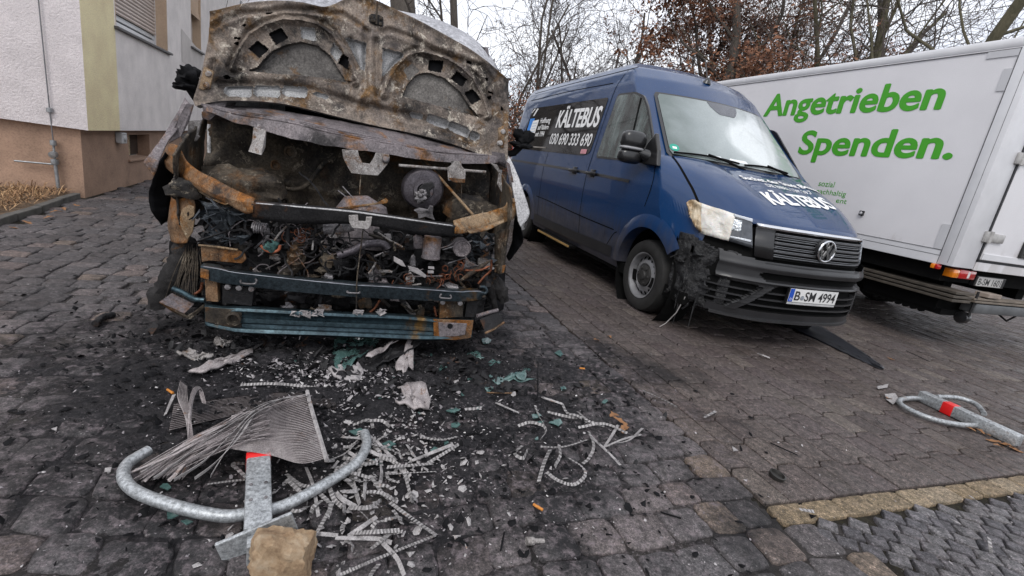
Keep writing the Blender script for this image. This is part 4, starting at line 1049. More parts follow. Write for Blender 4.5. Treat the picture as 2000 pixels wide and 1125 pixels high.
def segd(px, py, P):
    d = 1e9
    for (x0, y0), (x1, y1) in zip(P, P[1:]):
        dx, dy = x1 - x0, y1 - y0; t = max(0, min(1, ((px - x0) * dx + (py - y0) * dy) / (dx * dx + dy * dy + 1e-9)))
        d = min(d, math.hypot(px - x0 - dx * t, py - y0 - dy * t))
    return d
arcL = [(455, 132), (470, 100), (490, 68), (520, 50), (555, 40), (590, 42), (622, 50), (646, 68), (668, 98), (684, 130), (694, 160)]
arcR = [(750, 184), (760, 160), (776, 132), (798, 110), (822, 103), (850, 110), (874, 118), (900, 134), (922, 155), (940, 190), (952, 226)]
pocL = [(482, 137), (500, 132), (515, 116), (532, 99), (560, 86), (590, 81), (620, 89), (644, 108), (658, 132), (676, 160), (640, 152), (580, 145), (520, 141)]
pocR = [(787, 187), (796, 166), (810, 149), (826, 142), (842, 143), (870, 153), (900, 180), (918, 208), (936, 228), (900, 218), (850, 204)]
rowh = [Z(280, 0, (785, 870), (800, 845), (1040, 835), (1056, 850), (1050, 935), (1030, 945), (830, 940), (790, 910)), Z(280, 0, (1072, 860), (1090, 832), (1310, 838), (1332, 860), (1330, 930), (1310, 946), (1100, 938), (1076, 910)), Z(280, 0, (1352, 860), (1370, 838), (1575, 848), (1596, 870), (1590, 938), (1570, 952), (1390, 938), (1356, 915)), Z(280, 0, (1652, 915), (1680, 897), (1770, 915), (1802, 940), (1790, 964), (1700, 945)),
        Z(660, 200, (700, 115), (725, 95), (805, 108), (834, 130), (820, 160), (730, 145)), Z(660, 200, (878, 130), (900, 112), (1050, 160), (1080, 190), (1070, 245), (1045, 252), (900, 200), (878, 180)), Z(660, 200, (1088, 205), (1110, 185), (1260, 245), (1288, 275), (1275, 335), (1250, 338), (1110, 275), (1086, 245)), Z(660, 200, (1295, 300), (1315, 275), (1375, 305), (1385, 350), (1340, 372), (1300, 350))]
trap = [Z(660, 0, (78, 372), (275, 420), (258, 690), (225, 672)), Z(660, 0, (440, 470), (635, 520), (640, 545), (540, 630), (435, 742))]
sqL = [Z(280, 0, (1025, 475), (1110, 395), (1218, 480), (1122, 562)), Z(280, 0, (1220, 325), (1340, 270), (1408, 365), (1290, 430)), Z(280, 0, (1905, 610), (1945, 535), (2000, 570), (2000, 680))]
sqG = [Z(280, 0, (1535, 260), (1665, 275), (1682, 390), (1548, 370)), Z(280, 0, (1852, 420), (1938, 520), (1882, 592), (1825, 510))]
sqR = [Z(660, 0, (1165, 695), (1258, 775), (1212, 842), (1112, 765)), Z(660, 0, (1320, 870), (1388, 970), (1308, 1012), (1245, 910)), Z(660, 0, (895, 590), (1030, 600), (1008, 702), (888, 680))]
sqD = [Z(660, 0, (640, 680), (735, 625), (792, 690), (690, 772))]
slots = [Z(280, 0, (1195, 125), (1248, 118), (1248, 130), (1200, 138)), Z(280, 0, (888, 365), (942, 366), (942, 380), (888, 380)), Z(280, 0, (890, 425), (915, 408), (925, 420), (900, 440)), Z(280, 0, (780, 745), (810, 734), (845, 752), (830, 770), (795, 766)), Z(280, 0, (965, 250), (985, 234), (995, 246), (980, 260)), Z(660, 0, (1262, 595), (1305, 605), (1305, 620), (1266, 610)), Z(660, 0, (1470, 890), (1510, 906), (1510, 918), (1470, 902)), Z(660, 0, (1590, 1045), (1606, 1045), (1606, 1075), (1592, 1075)), Z(660, 0, (1440, 770), (1462, 765), (1465, 785), (1445, 788)), Z(660, 0, (1465, 945), (1490, 938), (1495, 960), (1475, 965))]
gutter = [(425, 163), (470, 163), (540, 166), (600, 172), (650, 188), (700, 203), (760, 218), (820, 232), (880, 252), (930, 276)]
ribs = [[(418, 52), (432, 40), (470, 26), (510, 24), (560, 18), (620, 22), (668, 28), (700, 48), (720, 62)], [(746, 62), (760, 58), (800, 72), (850, 98), (890, 112), (940, 130), (962, 158), (970, 190)], [(694, 160), (700, 186)], [(734, 80), (736, 150), (736, 186)], [(713, 60), (712, 150), (710, 180)], [(684, 78), (700, 130)], [(418, 120), (408, 150)]]
vs = []; mi_map = {}
relief = np.zeros((NV, NU)); mats_ = np.zeros((NV, NU), int); UV = np.zeros((NV, NU, 2))
for j in range(NV):
    t = j / (NV - 1)
    for i in range(NU):
        s = i / (NU - 1)
        p = (1 - t) * cb_[i] + t * ct_[i] + (1 - s) * cl_[j] + s * cr_[j] - ((1 - s) * (1 - t) * cb_[0] + s * (1 - t) * cb_[-1] + (1 - s) * t * ct_[0] + s * t * ct_[-1])
        u, v = float(p[0]), float(p[1]); UV[j, i] = (u, v); d = 0.0; mi = 0
        dA = min(segd(u, v, arcL), segd(u, v, arcR))
        d += -.024 * math.exp(-(dA / 6) ** 2) + .022 * math.exp(-((dA - 11) / 4) ** 2) * (0 if (inpoly(u, v, arcL) or inpoly(u, v, arcR)) else 1)   # raised bead round each arch
        for rb in ribs:
            q = segd(u, v, rb); d += .016 * math.exp(-(q / 5) ** 2) - .010 * math.exp(-((q - 9) / 6) ** 2)
        dG = segd(u, v, gutter); d += .040 * math.exp(-(dG / 8) ** 2)
        if any(inpoly(u, v, P) for P in (pocL, pocR)): d += .045; mi = 2
        elif any(inpoly(u, v, P) for P in rowh + trap + sqG): d += .040; mi = 1
        elif any(inpoly(u, v, P) for P in sqL + sqR + slots): d += .05; mi = 3  # openings coloured black to paint the darkness behind them
        elif any(inpoly(u, v, P) for P in sqD): d += .02; mi = 2
        elif inpoly(u, v, arcL + [(676, 165), (560, 150), (470, 140)]) or inpoly(u, v, arcR + [(936, 232), (850, 210), (787, 190)]): d += .016
        eb = min(t, 1 - t, 1e9) * 190; d += -.014 * math.exp(-(eb / 6) ** 2) - .012 * math.exp(-(min(s, 1 - s) * 600 / 8) ** 2)
        relief[j, i] = d; mats_[j, i] = mi
hm = MB()
for j in range(NV):
    for i in range(NU):
        q = hood_pt(*UV[j, i], 0.0); f = relief[j, i] + .004 * fbm(q, 9, 3); vs.append((q[0] - f, q[1], q[2]))
hm.v = vs
for j in range(NV - 1):
    for i in range(NU - 1):
        hm.f.append((j * NU + i, j * NU + i + 1, (j + 1) * NU + i + 1, (j + 1) * NU + i)); hm.m.append(int(max(mats_[j, i], mats_[j, i + 1], mats_[j + 1, i])) if True else 0)
M_pocket = burnt('pocket_dark', (.07, .064, .06), (.15, .14, .13), (.14, .07, .02), .22, .5, .25, 5, .65, .1)  # darker burnt metal for the recessed pockets
hoodw = hm.build('hood', [M_hood, burnt('hole_backing', (.26, .26, .265), (.36, .36, .36), rust_amt=-.6, soot=-.2, ash=.3, scale=8, metal=.1), M_pocket, M_soot_shade], wreck, smooth=60)
sk = MB(); st_ = 6
ids = list(range(0, NU, st_)) + [NU - 1]; jds = list(range(0, NV, st_)) + [NV - 1]
sk.skin([[hood_pt(*UV[j, i], .062) for i in ids] for j in jds])
ring = [UV[0, i] for i in ids] + [UV[j, -1] for j in jds] + [UV[-1, i] for i in ids[::-1]] + [UV[j, 0] for j in jds[::-1]]
sk.skin([[hood_pt(*p, .0) for p in ring], [hood_pt(*p, .062) for p in ring]])
sk.build('outer_skin', M_skin, hoodw, smooth=50)
for P in (Z(280, 0, (600, 655), (690, 700), (695, 720), (660, 860), (590, 885), (548, 870)), Z(660, 200, (1560, 255), (1610, 230), (1625, 300), (1612, 450), (1580, 440), (1565, 380))):
    m_ = MB(); m_.prism([hood_pt(*p, -.016) for p in P], (-.014, 0, 0)); hpz = m_.build('hinge_plate', M_ochre, hoodw, bevel=.003)
    m_ = MB(); cx, cy = np.mean([p[0] for p in P]), np.mean([p[1] for p in P])
    for dy in (-11, 11): m_.lathe([(0, .03), (.014, .028), (.02, .01), (.022, 0)], 10, hood_pt(cx + (3 if dy < 0 else -2), cy + dy, 0), (1, 0, 0))
    m_.build('bolt', M_ash, hpz, smooth=40)
lt = MB(); P = Z(660, 0, (305, 155), (330, 138), (400, 150), (440, 170), (445, 260), (430, 270), (320, 230), (303, 215)); lt.prism([hood_pt(*p, -.012) for p in P], (-.02, 0, 0)); lo2 = lt.build('striker_plate', M_char, hoodw, bevel=.004)
lt = MB(); lt.tube([hood_pt(*p, -.03) for p in Z(660, 0, (375, 250), (378, 160), (385, 30))], .006, 6)
for p in Z(660, 0, (330, 170), (350, 208), (420, 185), (415, 240), (335, 205)): lt.lathe([(0, .03), (.010, .028), (.012, .0)], 8, hood_pt(*p, 0), (1, 0, 0))
lt.build('striker_loop', M_bay, lo2, smooth=40)
# ---- body shell behind
def roofpt(x, s): 
    y = s * .93; return (x, y, 2.16 - .22 * abs(s) ** 5 - max(0, (x + 1.62)) ** 1.5 * .9)
m_ = MB(); m_.skin([[(roofpt(x, s)[0], roofpt(x, s)[1], roofpt(x, s)[2] + .012 * nz((x * 1.5, s * 2, 0), 2)) for s in np.linspace(-1, 1, 40)] for x in list(np.linspace(-1.24, -1.7, 16)) + list(np.linspace(-1.8, -4.7, 20))])
m_.build('roof', M_pale, wreck, smooth=50, solid=.02)
m_ = MB()
for s in (-1, 1):
    m_.skin([[(x, s * w_, z) for x in np.linspace(-1.55, -4.9, 12)] for z, w_ in ((.32, .90), (.7, .955), (1.15, .965), (1.6, .94), (1.97, .92))])
m_.skin([[(-4.9, y, z) for y in np.linspace(-.92, .92, 6)] for z in (.32, 1.97)]); m_.build('body_side', M_skin, wreck, smooth=50)
for s in (-1, 1):
    m_ = MB(); m_.skin([[(-.78, s * .93, 1.14), (-1.02, s * .90, 1.42), (-1.28, s * .86, 1.70), (-1.52, s * .84, 1.99)], [(-.80, s * .86, 1.16), (-1.05, s * .83, 1.44), (-1.30, s * .79, 1.72), (-1.54, s * .74, 2.01)], [(-.92, s * .88, 1.16), (-1.15, s * .85, 1.42), (-1.40, s * .82, 1.70), (-1.60, s * .80, 1.98)]]); m_.build('pillar', M_cowl, wreck, smooth=50, solid=.05)
m_ = MB(); m_.tube([(-1.50, y, 1.985 + .085 * (1 - (y / .8) ** 2)) for y in np.linspace(-.82, .82, 24)], .035, 8); m_.build('windscreen_header', M_char, wreck, smooth=60)
m_ = MB(); m_.box((-3.4, -.90, .40), (-3.36, .90, 2.0)); m_.box((-3.4, -.9, .40), (-1.0, .9, .45)); m_.box((-1.32, -.86, .9), (-1.05, .86, 1.10)); m_.build('cab_interior', M_soot_shade, wreck)
for s in (-1, 1):
    m_ = MB(); m_.skin([[(x, s * w_, z) for x in (-.98, -1.25, -1.55)] for z, w_ in ((.32, .93), (.7, .965), (1.12, .965))]); m_.build('door', M_skin, wreck, smooth=50, solid=.02)
for (c_, r_) in (((-.88, -1.03, 1.375), (.05, .055, .05)), ((-.90, 1.06, 1.375), (.05, .06, .05))):
    m_ = MB(); blob(m_, c_, r_, noise_=.7, pw=3); blob(m_, (c_[0] + .01, c_[1] - .01, c_[2] - .06), (r_[0], r_[1] * 1.2, .022), noise_=.5)
    m_.tube([(c_[0], c_[1], c_[2] - .05), (c_[0] - .02, c_[1] * .96, c_[2] - .12), (c_[0] - .04, c_[1] * .90, c_[2] - .15)], [.03, .025, .02], 8, jit=.2); m_.build('mirror_stump', M_soot_shade, wreck, smooth=60)
# ---- engine bay
m_ = MB(); F_ = []
for j in range(50):
    r_ = []
    for i in range(90):
        y = -.97 + 1.94 * i / 89; z = .35 + .86 * j / 49; x = -.98 + .05 * fbm((y, z, 0), 2.5, 4) + .012 * fbm((y, z, 0), 12, 4)
        x += .10 / (1 + math.exp((abs(y - .02) - .42) / .025)) if z > .66 else .05 * math.exp(-((abs(y) - .7) / .2) ** 2)
        x += .05 * math.exp(-((z - .80 + .08 * y) / .05) ** 2) * (1 if y < .3 else .3)
        x -= .10 * math.exp(-(((y - .15) / .22) ** 2 + ((z - .60) / .14) ** 2))
        for (cy, cz, rr_) in ((-.42, 1.0, .10), (-.12, 1.02, .05), (-.26, .93, .05), (.62, .86, .09)):
            q = math.hypot(y - cy, z - cz); x -= .02 / (1 + math.exp((q - rr_) / .006))
        r_.append((x, y, z))
    F_.append(r_)
m_.skin(F_); m_.build('firewall', M_bay, wreck, smooth=60)
pipe('bead', M_bay, Z(280, 200, (1850, 570), (1760, 600), (1690, 690), (1600, 800), (1480, 850), (1250, 820)), -.80, .014)
for (u, v, r_) in ((568, 297, .035), (557, 392, .022), (540, 322, .030), (545, 372, .02)):
    c_ = bp_(u, v, -.84); m_ = MB(); m_.lathe([(r_, 0), (r_ * 1.1, .02), (r_ * .8, .022), (r_ * .7, .005), (0, .0)], 18, c_, (1, 0, 0)); m_.build('boss', M_bay, wreck, smooth=40)
sheet('inner_wing', M_bay, [([(404, 226), (398, 280), (396, 340), (398, 420)], -.9), ([(372, 258), (362, 300), (360, 350), (362, 430)], -.45), ([(342, 300), (340, 340), (345, 390), (352, 440)], -.2)], .01, 6, .03)
sheet('inner_wing', M_bay, [([(955, 318), (958, 350), (955, 400), (945, 450)], -.9), ([(985, 345), (985, 380), (980, 420), (970, 462)], -.45), ([(1000, 372), (1000, 400), (994, 440), (985, 480)], -.2)], .01, 6, .03)
m_ = MB(); blob(m_, bp_(470, 365, -.62), (.16, .24, .11), noise_=.35, pw=2.4); m_.build('strut_tower', M_bay, wreck, smooth=60)
m_ = MB(); blob(m_, bp_(920, 415, -.62), (.15, .18, .10), noise_=.35, pw=2.4); m_.build('strut_tower', M_bay, wreck, smooth=60)
m_ = MB(); F_ = [[(x, y, .60 - .18 * ((x + .3) / -.7) * 0 + .05 * fbm((x, y, 0), 5, 2)) for y in np.linspace(-.85, .85, 50)] for x in np.linspace(-.30, -.98, 20)]; m_.skin(F_); m_.build('bay_floor', M_char, wreck, smooth=60)
# cowl panel under the windscreen
back = [(392, 204), (440, 205), (520, 213), (600, 225), (680, 239), (760, 255), (850, 275), (930, 297), (968, 308)]
up_ = [(396, 206), (426, 217), (480, 230), (550, 240), (600, 252), (680, 272), (740, 281), (800, 290), (860, 300), (956, 305), (972, 312)]
lo_f = [(398, 216), (426, 224), (460, 238), (495, 248), (520, 256), (580, 272), (630, 282), (680, 290), (740, 298), (800, 308), (860, 315), (900, 318), (956, 318), (972, 318)]
mid_ = [(394, 205), (435, 211), (500, 222), (575, 233), (640, 248), (720, 264), (805, 283), (895, 296), (970, 310)]
sheet('cowl_panel', M_cowl, [(back, (-.92, -.86, -.92)), (mid_, (-.84, -.70, -.84)), ([(p[0], p[1] + 3) for p in mid_], (-.83, -.69, -.83)), (up_, (-.74, -.50, -.76)), (lo_f, (-.73, -.485, -.75)), ([(p[0], p[1] - 2) for p in lo_f], (-.85, -.6, -.85))], .006, 3, .012, n=60)
ridges = MB()
for f_ in (.25, .5, .75): ridges.tube([tuple(np.array(a_) * (1 - f_) + np.array(b_) * f_ + np.array([.01, 0, .004])) for a_, b_ in zip(curve(mid_, (-.83, -.69, -.83), 50), curve(up_, (-.74, -.50, -.76), 50))], .007, 6)
ridges.build('pressed_ridge', M_cowl, wreck, smooth=60)
plate('bracket', M_ash, Z(280, 200, (1075, 240), (1200, 270), (1190, 440), (1155, 515), (1025, 480), (1060, 380)), [-.53, -.53, -.52, -.47, -.47, -.51], .006)
ub = plate('latch_bracket', M_ash, Z(660, 200, (40, 460), (50, 540), (100, 640), (130, 690), (250, 705), (390, 715), (430, 670), (480, 610), (505, 540), (500, 510), (370, 490), (350, 540), (310, 600), (240, 590), (205, 520), (195, 470)), -.46, .018)
m_ = MB(); m_.lathe([(0, .02), (.012, .018), (.022, .004), (.022, 0)], 12, bp_(753, 312, -.46), (1, 0, 0)); m_.build('rivet', M_alu, ub, smooth=40)
pipe('latch_rod', M_bay, Z(660, 200, (225, 710), (215, 820), (212, 900)), -.45, .003)
pipe('wiper_rod', M_ash, Z(660, 200, (595, 615), (1445, 680)), -.52, .009)
wb = plate('wiper_clamp', M_ash, Z(660, 200, (1110, 570), (1205, 575), (1208, 620), (1250, 665), (1240, 780), (1080, 765), (1068, 640), (1112, 612)), -.505, .022)
plate('rusty_lip', M_rust, Z(660, 200, (1080, 735), (1242, 750), (1240, 785), (1130, 780)), -.49, .012, wb)
pipe('stay_rod', M_ochre, Z(660, 200, (830, 545), (1080, 830), (1325, 1105)), (-.80, -.30), .009)
pipe('hanging_wire', M_bay, Z(660, 200, (1212, 780), (1200, 1000)), -.5, .0025)
# brake booster
c0, c1 = np.array(bp_(826, 370, -.60)), np.array(bp_(867, 370, -.60)); Rb = abs(c1[1] - c0[1])
m_ = MB(); m_.lathe([(Rb * .9, -.10), (Rb, -.06), (Rb * 1.02, -.03), (Rb * .98, 0), (Rb * .90, .02), (Rb * .62, .035), (Rb * .50, .034), (Rb * .45, .05), (Rb * .30, .05), (Rb * .22, .01), (0, .01)], 44, c0, (1, 0, .0))
M_boost = burnt('booster_metal', (.055, .048, .056), (.11, .10, .11), (.1, .05, .03), .1, .42, .35, 6, .42, .4, (.3, .28, .3))
bo_ = m_.build('brake_booster', M_boost, wreck, smooth=40)
m_ = MB(); m_.prism([bp_(u, v, -.545) for u, v in Z(660, 200, (755, 930), (800, 820), (850, 785), (930, 780), (945, 830), (900, 860), (905, 920), (850, 960), (790, 960))], (-.03, 0, 0)); m_.build('flange', M_char, bo_, bevel=.006)
m_ = MB(); blob(m_, bp_(822, 385, -.52), (.03, .035, .03), noise_=.8); blob(m_, bp_(826, 376, -.515), (.02, .02, .016), noise_=.8); m_.build('slag_lump', M_alu, bo_, smooth=60)
plate('melted_housing', M_alu, Z(660, 400, (745, 60), (800, 35), (880, 50), (900, 10), (930, 15), (925, 90), (950, 155), (860, 120), (790, 140), (785, 90)), [-.30] * 10, .04, dent=.03)
# mesh drum, loose blades
m_ = MB(); c_ = np.array(bp_(700, 396, -.35))
m_.lathe([(0, .18), (.12, .14), (.16, .05), (.17, -.10)], 30, c_ + np.array([0, .02, -.13]), (0, .15, 1)); m_.build('mesh_dome', M_cowl, wreck, smooth=30)
plate('loose_blade', M_ochre, Z(660, 200, (380, 980), (470, 935), (490, 960), (480, 985), (220, 1020), (0, 1060), (0, 1030)), -.22, .01)
for P in (((610, 930), (660, 960), (705, 1005)), ((700, 1005), (800, 930), (900, 900)), ((870, 840), (2000, 1000))): pipe('pale_wire', M_alu, Z(280, 200, *P) if P[0][0] < 2000 and P != ((870, 840), (2000, 1000)) else Z(660, 200, (0, 860), (180, 1000)), -.30, .003)
pipe('pale_wire', M_alu, Z(660, 200, (45, 820), (195, 985)), -.3, .003)
# rusty front arms and the black cross member
sheet('radiator_arm', M_rust, [([(330, 312), (323, 298), (328, 285), (338, 281), (349, 286), (357, 302), (366, 316), (384, 330), (420, 350), (460, 372), (497, 388)], (-.42, -.20, -.07)), ([(321, 316), (322, 312), (328, 318), (338, 328), (356, 341), (392, 363), (426, 381), (470, 395), (496, 394)], (-.36, -.14, -.02)), ([(326, 328), (340, 340), (360, 352), (400, 376), (444, 398), (480, 417), (494, 414)], (-.36, -.14, -.02))], .008, 4, .006)
sheet('arm_flange', M_ochre, [([(345, 338), (400, 374), (446, 396)], (-.34, -.10)), ([(356, 352), (400, 382), (436, 399), (446, 398)], (-.30, -.06))], .005, 2, .003)
m_ = MB(); m_.tube([bp_(*p, -.36) for p in Z(280, 200, (265, 440), (320, 450), (335, 500), (330, 575), (270, 570), (250, 500), (265, 440))], .006, 6); m_.build('arm_bead', M_rust, wreck, smooth=50)
sheet('radiator_arm', M_ochre, [([(885, 432), (910, 424), (960, 412), (985, 403), (992, 391), (1002, 388), (1009, 396)], (-.07, -.20, -.42)), ([(888, 444), (904, 449), (950, 436), (985, 425), (1003, 416), (1009, 408)], (-.02, -.14, -.36)), ([(888, 456), (904, 456), (950, 446), (985, 435), (1003, 426), (1009, 414)], (-.02, -.14, -.36))], .008, 4, .006)
sheet('arm_flange', M_ochre, [([(912, 450), (940, 444), (985, 428)], (-.03, -.2)), ([(918, 456), (950, 450), (984, 434)], (0, -.16))], .005, 2, .002)
m_ = MB(); m_.tube([bp_(*p, -.35) for p in Z(660, 200, (1690, 965), (1725, 975), (1725, 1050), (1690, 1065), (1675, 1010), (1690, 965))], .006, 6); m_.build('arm_bead', M_ochre, wreck, smooth=50)
cm = sheet('cross_member', M_char, [([(490, 392), (580, 400), (680, 409), (740, 417), (820, 429), (890, 438)], (-.08, -.03, -.08)), ([(490, 396), (580, 404), (680, 413), (740, 421), (820, 433), (890, 442)], (-.025, .02, -.025)), ([(492, 398), (580, 406), (680, 415), (740, 423), (820, 435), (889, 444)], (-.02, .026, -.02)), ([(494, 428), (580, 437), (680, 437), (740, 443), (820, 458), (886, 462)], (-.03, .015, -.03))], .006, 3, .006)
sheet('bright_lip', M_skin, [([(500, 396), (580, 402.5), (680, 411), (740, 419), (820, 431), (884, 440)], (-.020, .025, -.02)), ([(500, 398), (580, 405), (680, 414), (740, 422), (820, 433), (884, 442)], (-.017, .029, -.017))], .003, 1, .0, cm)  # highlight along the top lip painted in as a pale strip
plate('hood_catch', M_ash, Z(660, 400, (105, 105), (195, 100), (200, 160), (270, 165), (275, 120), (335, 120), (320, 200), (290, 240), (140, 225), (110, 170)), .045, .03, cm)
# headlamp carriers
sheet('lamp_pillar', M_rust, [([(338, 372), (334, 400), (330, 440), (335, 472)], -.30), ([(350, 356), (352, 400), (346, 440), (350, 474)], -.22), ([(372, 360), (380, 400), (378, 440), (364, 474)], -.20)], .007, 3, .02)
plate('lamp_plate', M_ochre, Z(280, 400, (440, 0), (495, 20), (500, 160), (480, 270), (430, 340), (395, 280), (360, 200), (355, 120), (380, 40)), -.17, .01)
plate('lamp_hole', M_soot_shade, Z(280, 400, (425, 80), (440, 65), (445, 100), (430, 115)), -.166, .003)
m_ = MB(); blob(m_, bp_(362, 368, -.24), (.06, .075, .05), noise_=.5, pw=3); m_.build('burnt_lamp_base', M_bay, wreck, smooth=60)
sheet('lamp_pillar', M_bay, [([(966, 458), (966, 500), (968, 530)], -.22), ([(980, 450), (978, 500), (976, 534)], -.18), ([(994, 446), (988, 500), (984, 534)], -.26)], .007, 3, .02)
plate('rust_foot', M_rust, Z(660, 400, (1535, 610), (1640, 590), (1620, 665), (1530, 660)), -.2, .01)
plate('wing_bracket', M_ash, Z(280, 200, (440, 180), (560, 170), (530, 320), (550, 330), (515, 380), (380, 360), (370, 320), (440, 290)), -.6, .02, dent=.04)
plate('wing_bracket', M_cowl, Z(280, 200, (570, 90), (720, 70), (730, 110), (640, 180), (570, 150)), -.72, .02, dent=.04)
plate('wing_bracket', M_ash, Z(660, 200, (1490, 590), (1560, 610), (1640, 780), (1640, 860), (1600, 875), (1560, 800), (1580, 690)), -.5, .02, dent=.04)
# outer wings
sheet('wing', M_cowl, [([(362, 190), (352, 212), (330, 248), (305, 285), (280, 316)], (-.78, -.52, -.30)), ([(372, 204), (362, 225), (345, 255), (326, 282), (300, 345)], (-.72, -.48, -.26))], .005, 6, .010)
plate('wing_edge', M_cowl, Z(280, 200, (490, 20), (420, 10), (350, 130), (280, 300), (240, 400), (290, 370), (370, 330), (440, 180)), -.55, .012, dent=.02)
sheet('wing_liner', M_soot_shade, [([(322, 296), (302, 342), (291, 382), (298, 412), (316, 438)], (-.30, -.42, -.5)), ([(345, 320), (338, 350), (334, 390), (334, 415), (328, 430)], (-.45, -.5, -.55))], .006, 4, .02)
sheet('wing', M_skin, [([(994, 304), (1008, 335), (1022, 375), (1034, 418), (1017, 444)], (-.70, -.45, -.25)), ([(988, 318), (996, 345), (1004, 385), (1009, 415), (1012, 432)], (-.68, -.44, -.25))], .005, 5, .008)
plate('wing_edge', M_cowl, Z(660, 200, (1640, 570), (1675, 600), (1720, 790), (1725, 880), (1690, 870), (1660, 700)), -.50, .012, dent=.02)
sheet('wing_liner', M_soot_shade, [([(1016, 440), (1022, 472), (1008, 492), (994, 510)], (-.26, -.35, -.45)), ([(1006, 420), (1002, 450), (998, 480), (990, 500)], (-.3, -.4, -.5))], .006, 4, .02)
# bumper beams
ub_ = sheet('upper_beam', M_iron, [([(398, 514), (430, 518), (450, 526), (560, 538), (680, 549), (780, 556), (890, 564), (920, 563), (946, 569)], (-.09, -.045, -.09)), ([(392, 520), (424, 525), (456, 531), (560, 543), (680, 555), (780, 561), (890, 569), (920, 568), (946, 571)], (-.03, .015, -.03)), ([(392, 522), (424, 527), (456, 533), (560, 545), (680, 557), (780, 563), (890, 571), (920, 570), (945, 573)], (-.024, .021, -.024)), ([(392, 542), (432, 552), (480, 558), (560, 568), (680, 578), (780, 584), (890, 588), (938, 585)], (-.03, .012, -.03)), ([(392, 542), (432, 552), (480, 558), (560, 568), (680, 578), (780, 584), (890, 588), (938, 585)], (-.09, -.05, -.09))], .005, 3, .003, n=60)
sheet('bright_lip', plain('pale_steel', (.26, .27, .30), .35, .7, .5, 14), [([(398, 518.5), (430, 523), (456, 529.5), (560, 541), (680, 552.5), (780, 559), (890, 567), (920, 566), (940, 568)], (-.045, -.0, -.045)), ([(396, 521), (430, 526), (456, 532), (560, 544), (680, 556), (780, 562), (890, 570), (920, 569), (940, 570)], (-.021, .024, -.021))], .002, 1, 0, ub_)  # paler steel strip along the front lip
plate('rust_end', M_rust, Z(280, 400, (556, 620), (640, 640), (638, 735), (556, 710)), -.012, .006, ub_)
pipe('beam_curl', M_iron, Z(660, 400, (1380, 800), (1430, 805), (1452, 835), (1440, 862), (1395, 868)), -.05, .010, ub_)
for P in (Z(280, 400, (950, 735), (960, 765), (1080, 772), (1105, 740), (1090, 722)), Z(660, 400, (1010, 870), (1000, 905), (1095, 915), (1105, 895), (1095, 880)), Z(660, 400, (92, 840), (100, 858), (200, 862), (212, 848))): pipe('tow_loop', M_alu, P, .035, .005, ub_)
TB = [(400, 598), (440, 603), (488, 604), (680, 614), (780, 618), (860, 625), (924, 627)]; BB = [(401, 634), (446, 644), (488, 649), (680, 656), (796, 661), (848, 662), (922, 658)]
def between(f): return [(a_[0] + (b[0] - a_[0]) * f, a_[1] + (b[1] - a_[1]) * f) for a_, b in zip(TB, BB)]
lbm = sheet('lower_beam', M_iron2, [([(400, 590), (440, 597), (488, 598), (680, 609), (780, 613), (860, 621), (926, 624)], (-.09, -.04, -.09)), (TB, (-.02, .03, -.02)), (between(.10), (-.012, .036, -.012)), (between(.22), (-.02, .012, -.02)), (between(.38), (-.02, .010, -.02)), (between(.42), (-.02, .032, -.02)), (between(.58), (-.02, .034, -.02)), (between(.63), (-.02, .012, -.02)), (between(.80), (-.02, .020, -.02)), (between(.88), (-.01, .045, -.01)), (BB, (-.005, .055, -.005)), ([(p[0], p[1] + 2) for p in BB], (-.05, .0, -.05))], .005, 2, .002, n=60)
plate('end_plate', M_rust, Z(660, 540, (930, 420), (1325, 432), (1300, 600), (1150, 622), (940, 612)), .012, .010, lbm)
plate('end_inlay', M_cowl, Z(660, 540, (980, 448), (1262, 460), (1240, 570), (1150, 585), (990, 590)), .016, .006, lbm)
m_ = MB(); m_.lathe([(.016, .001), (0, .001)], 16, bp_(879, 637, .018), (1, 0, 0)); m_.build('bolt_hole', M_soot_shade, lbm)
plate('end_plate', M_bay, Z(280, 540, (600, 300), (960, 330), (955, 500), (830, 495), (605, 440)), .008, .008, lbm)
m_ = MB(); c_ = bp_(457, 621, .012); m_.lathe([(.034, -.01), (.036, .02), (.026, .024), (.020, .0), (0, -.02)], 22, c_, (1, 0, 0)); m_.build('tow_eye', M_bay, lbm, smooth=40)
plate('crash_box', M_rust, Z(280, 540, (600, 30), (720, 50), (730, 250), (610, 240)), -.04, .05); plate('crash_box', M_char, Z(280, 540, (770, 80), (1080, 110), (1060, 290), (770, 260)), -.05, .06)
plate('crash_box', M_bay, Z(660, 540, (1000, 235), (1225, 245), (1220, 395), (990, 410)), -.05, .06); plate('crash_box', M_char, Z(660, 540, (1260, 240), (1380, 235), (1330, 400), (1240, 400)), -.06, .05)
for (u, v) in ((446, 559), (468, 561), (492, 563), (864, 589), (898, 591)):
    m_ = MB(); m_.lathe([(0, .02), (.014, .018), (.016, .0)], 8, bp_(u, v, -.04), (1, 0, 0)); m_.build('bolt', M_alu, wreck, smooth=30)
plate('end_bracket', M_cowl, Z(280, 540, (155, 250), (275, 165), (495, 270), (400, 362)), [.03, -.06, -.05, .03], .006)
plate('end_bracket', M_bay, Z(280, 540, (150, 255), (400, 365), (430, 395), (590, 270), (600, 300), (460, 420), (380, 400), (270, 340)), [.02, .02, .02, -.04, -.04, .0, .0, .0], .01)
pipe('bracket_bar', M_iron2, Z(280, 540, (285, 115), (400, 165), (500, 220), (600, 232)), (-.05, -.03), .014)
plate('end_bracket', M_char, Z(660, 540, (1385, 420), (1560, 345), (1625, 440), (1440, 552)), [-.02, -.12, -.10, .0], .008); pipe('bracket_edge', M_rust, Z(660, 540, (1440, 552), (1530, 510), (1622, 448)), (.0, -.09), .007)
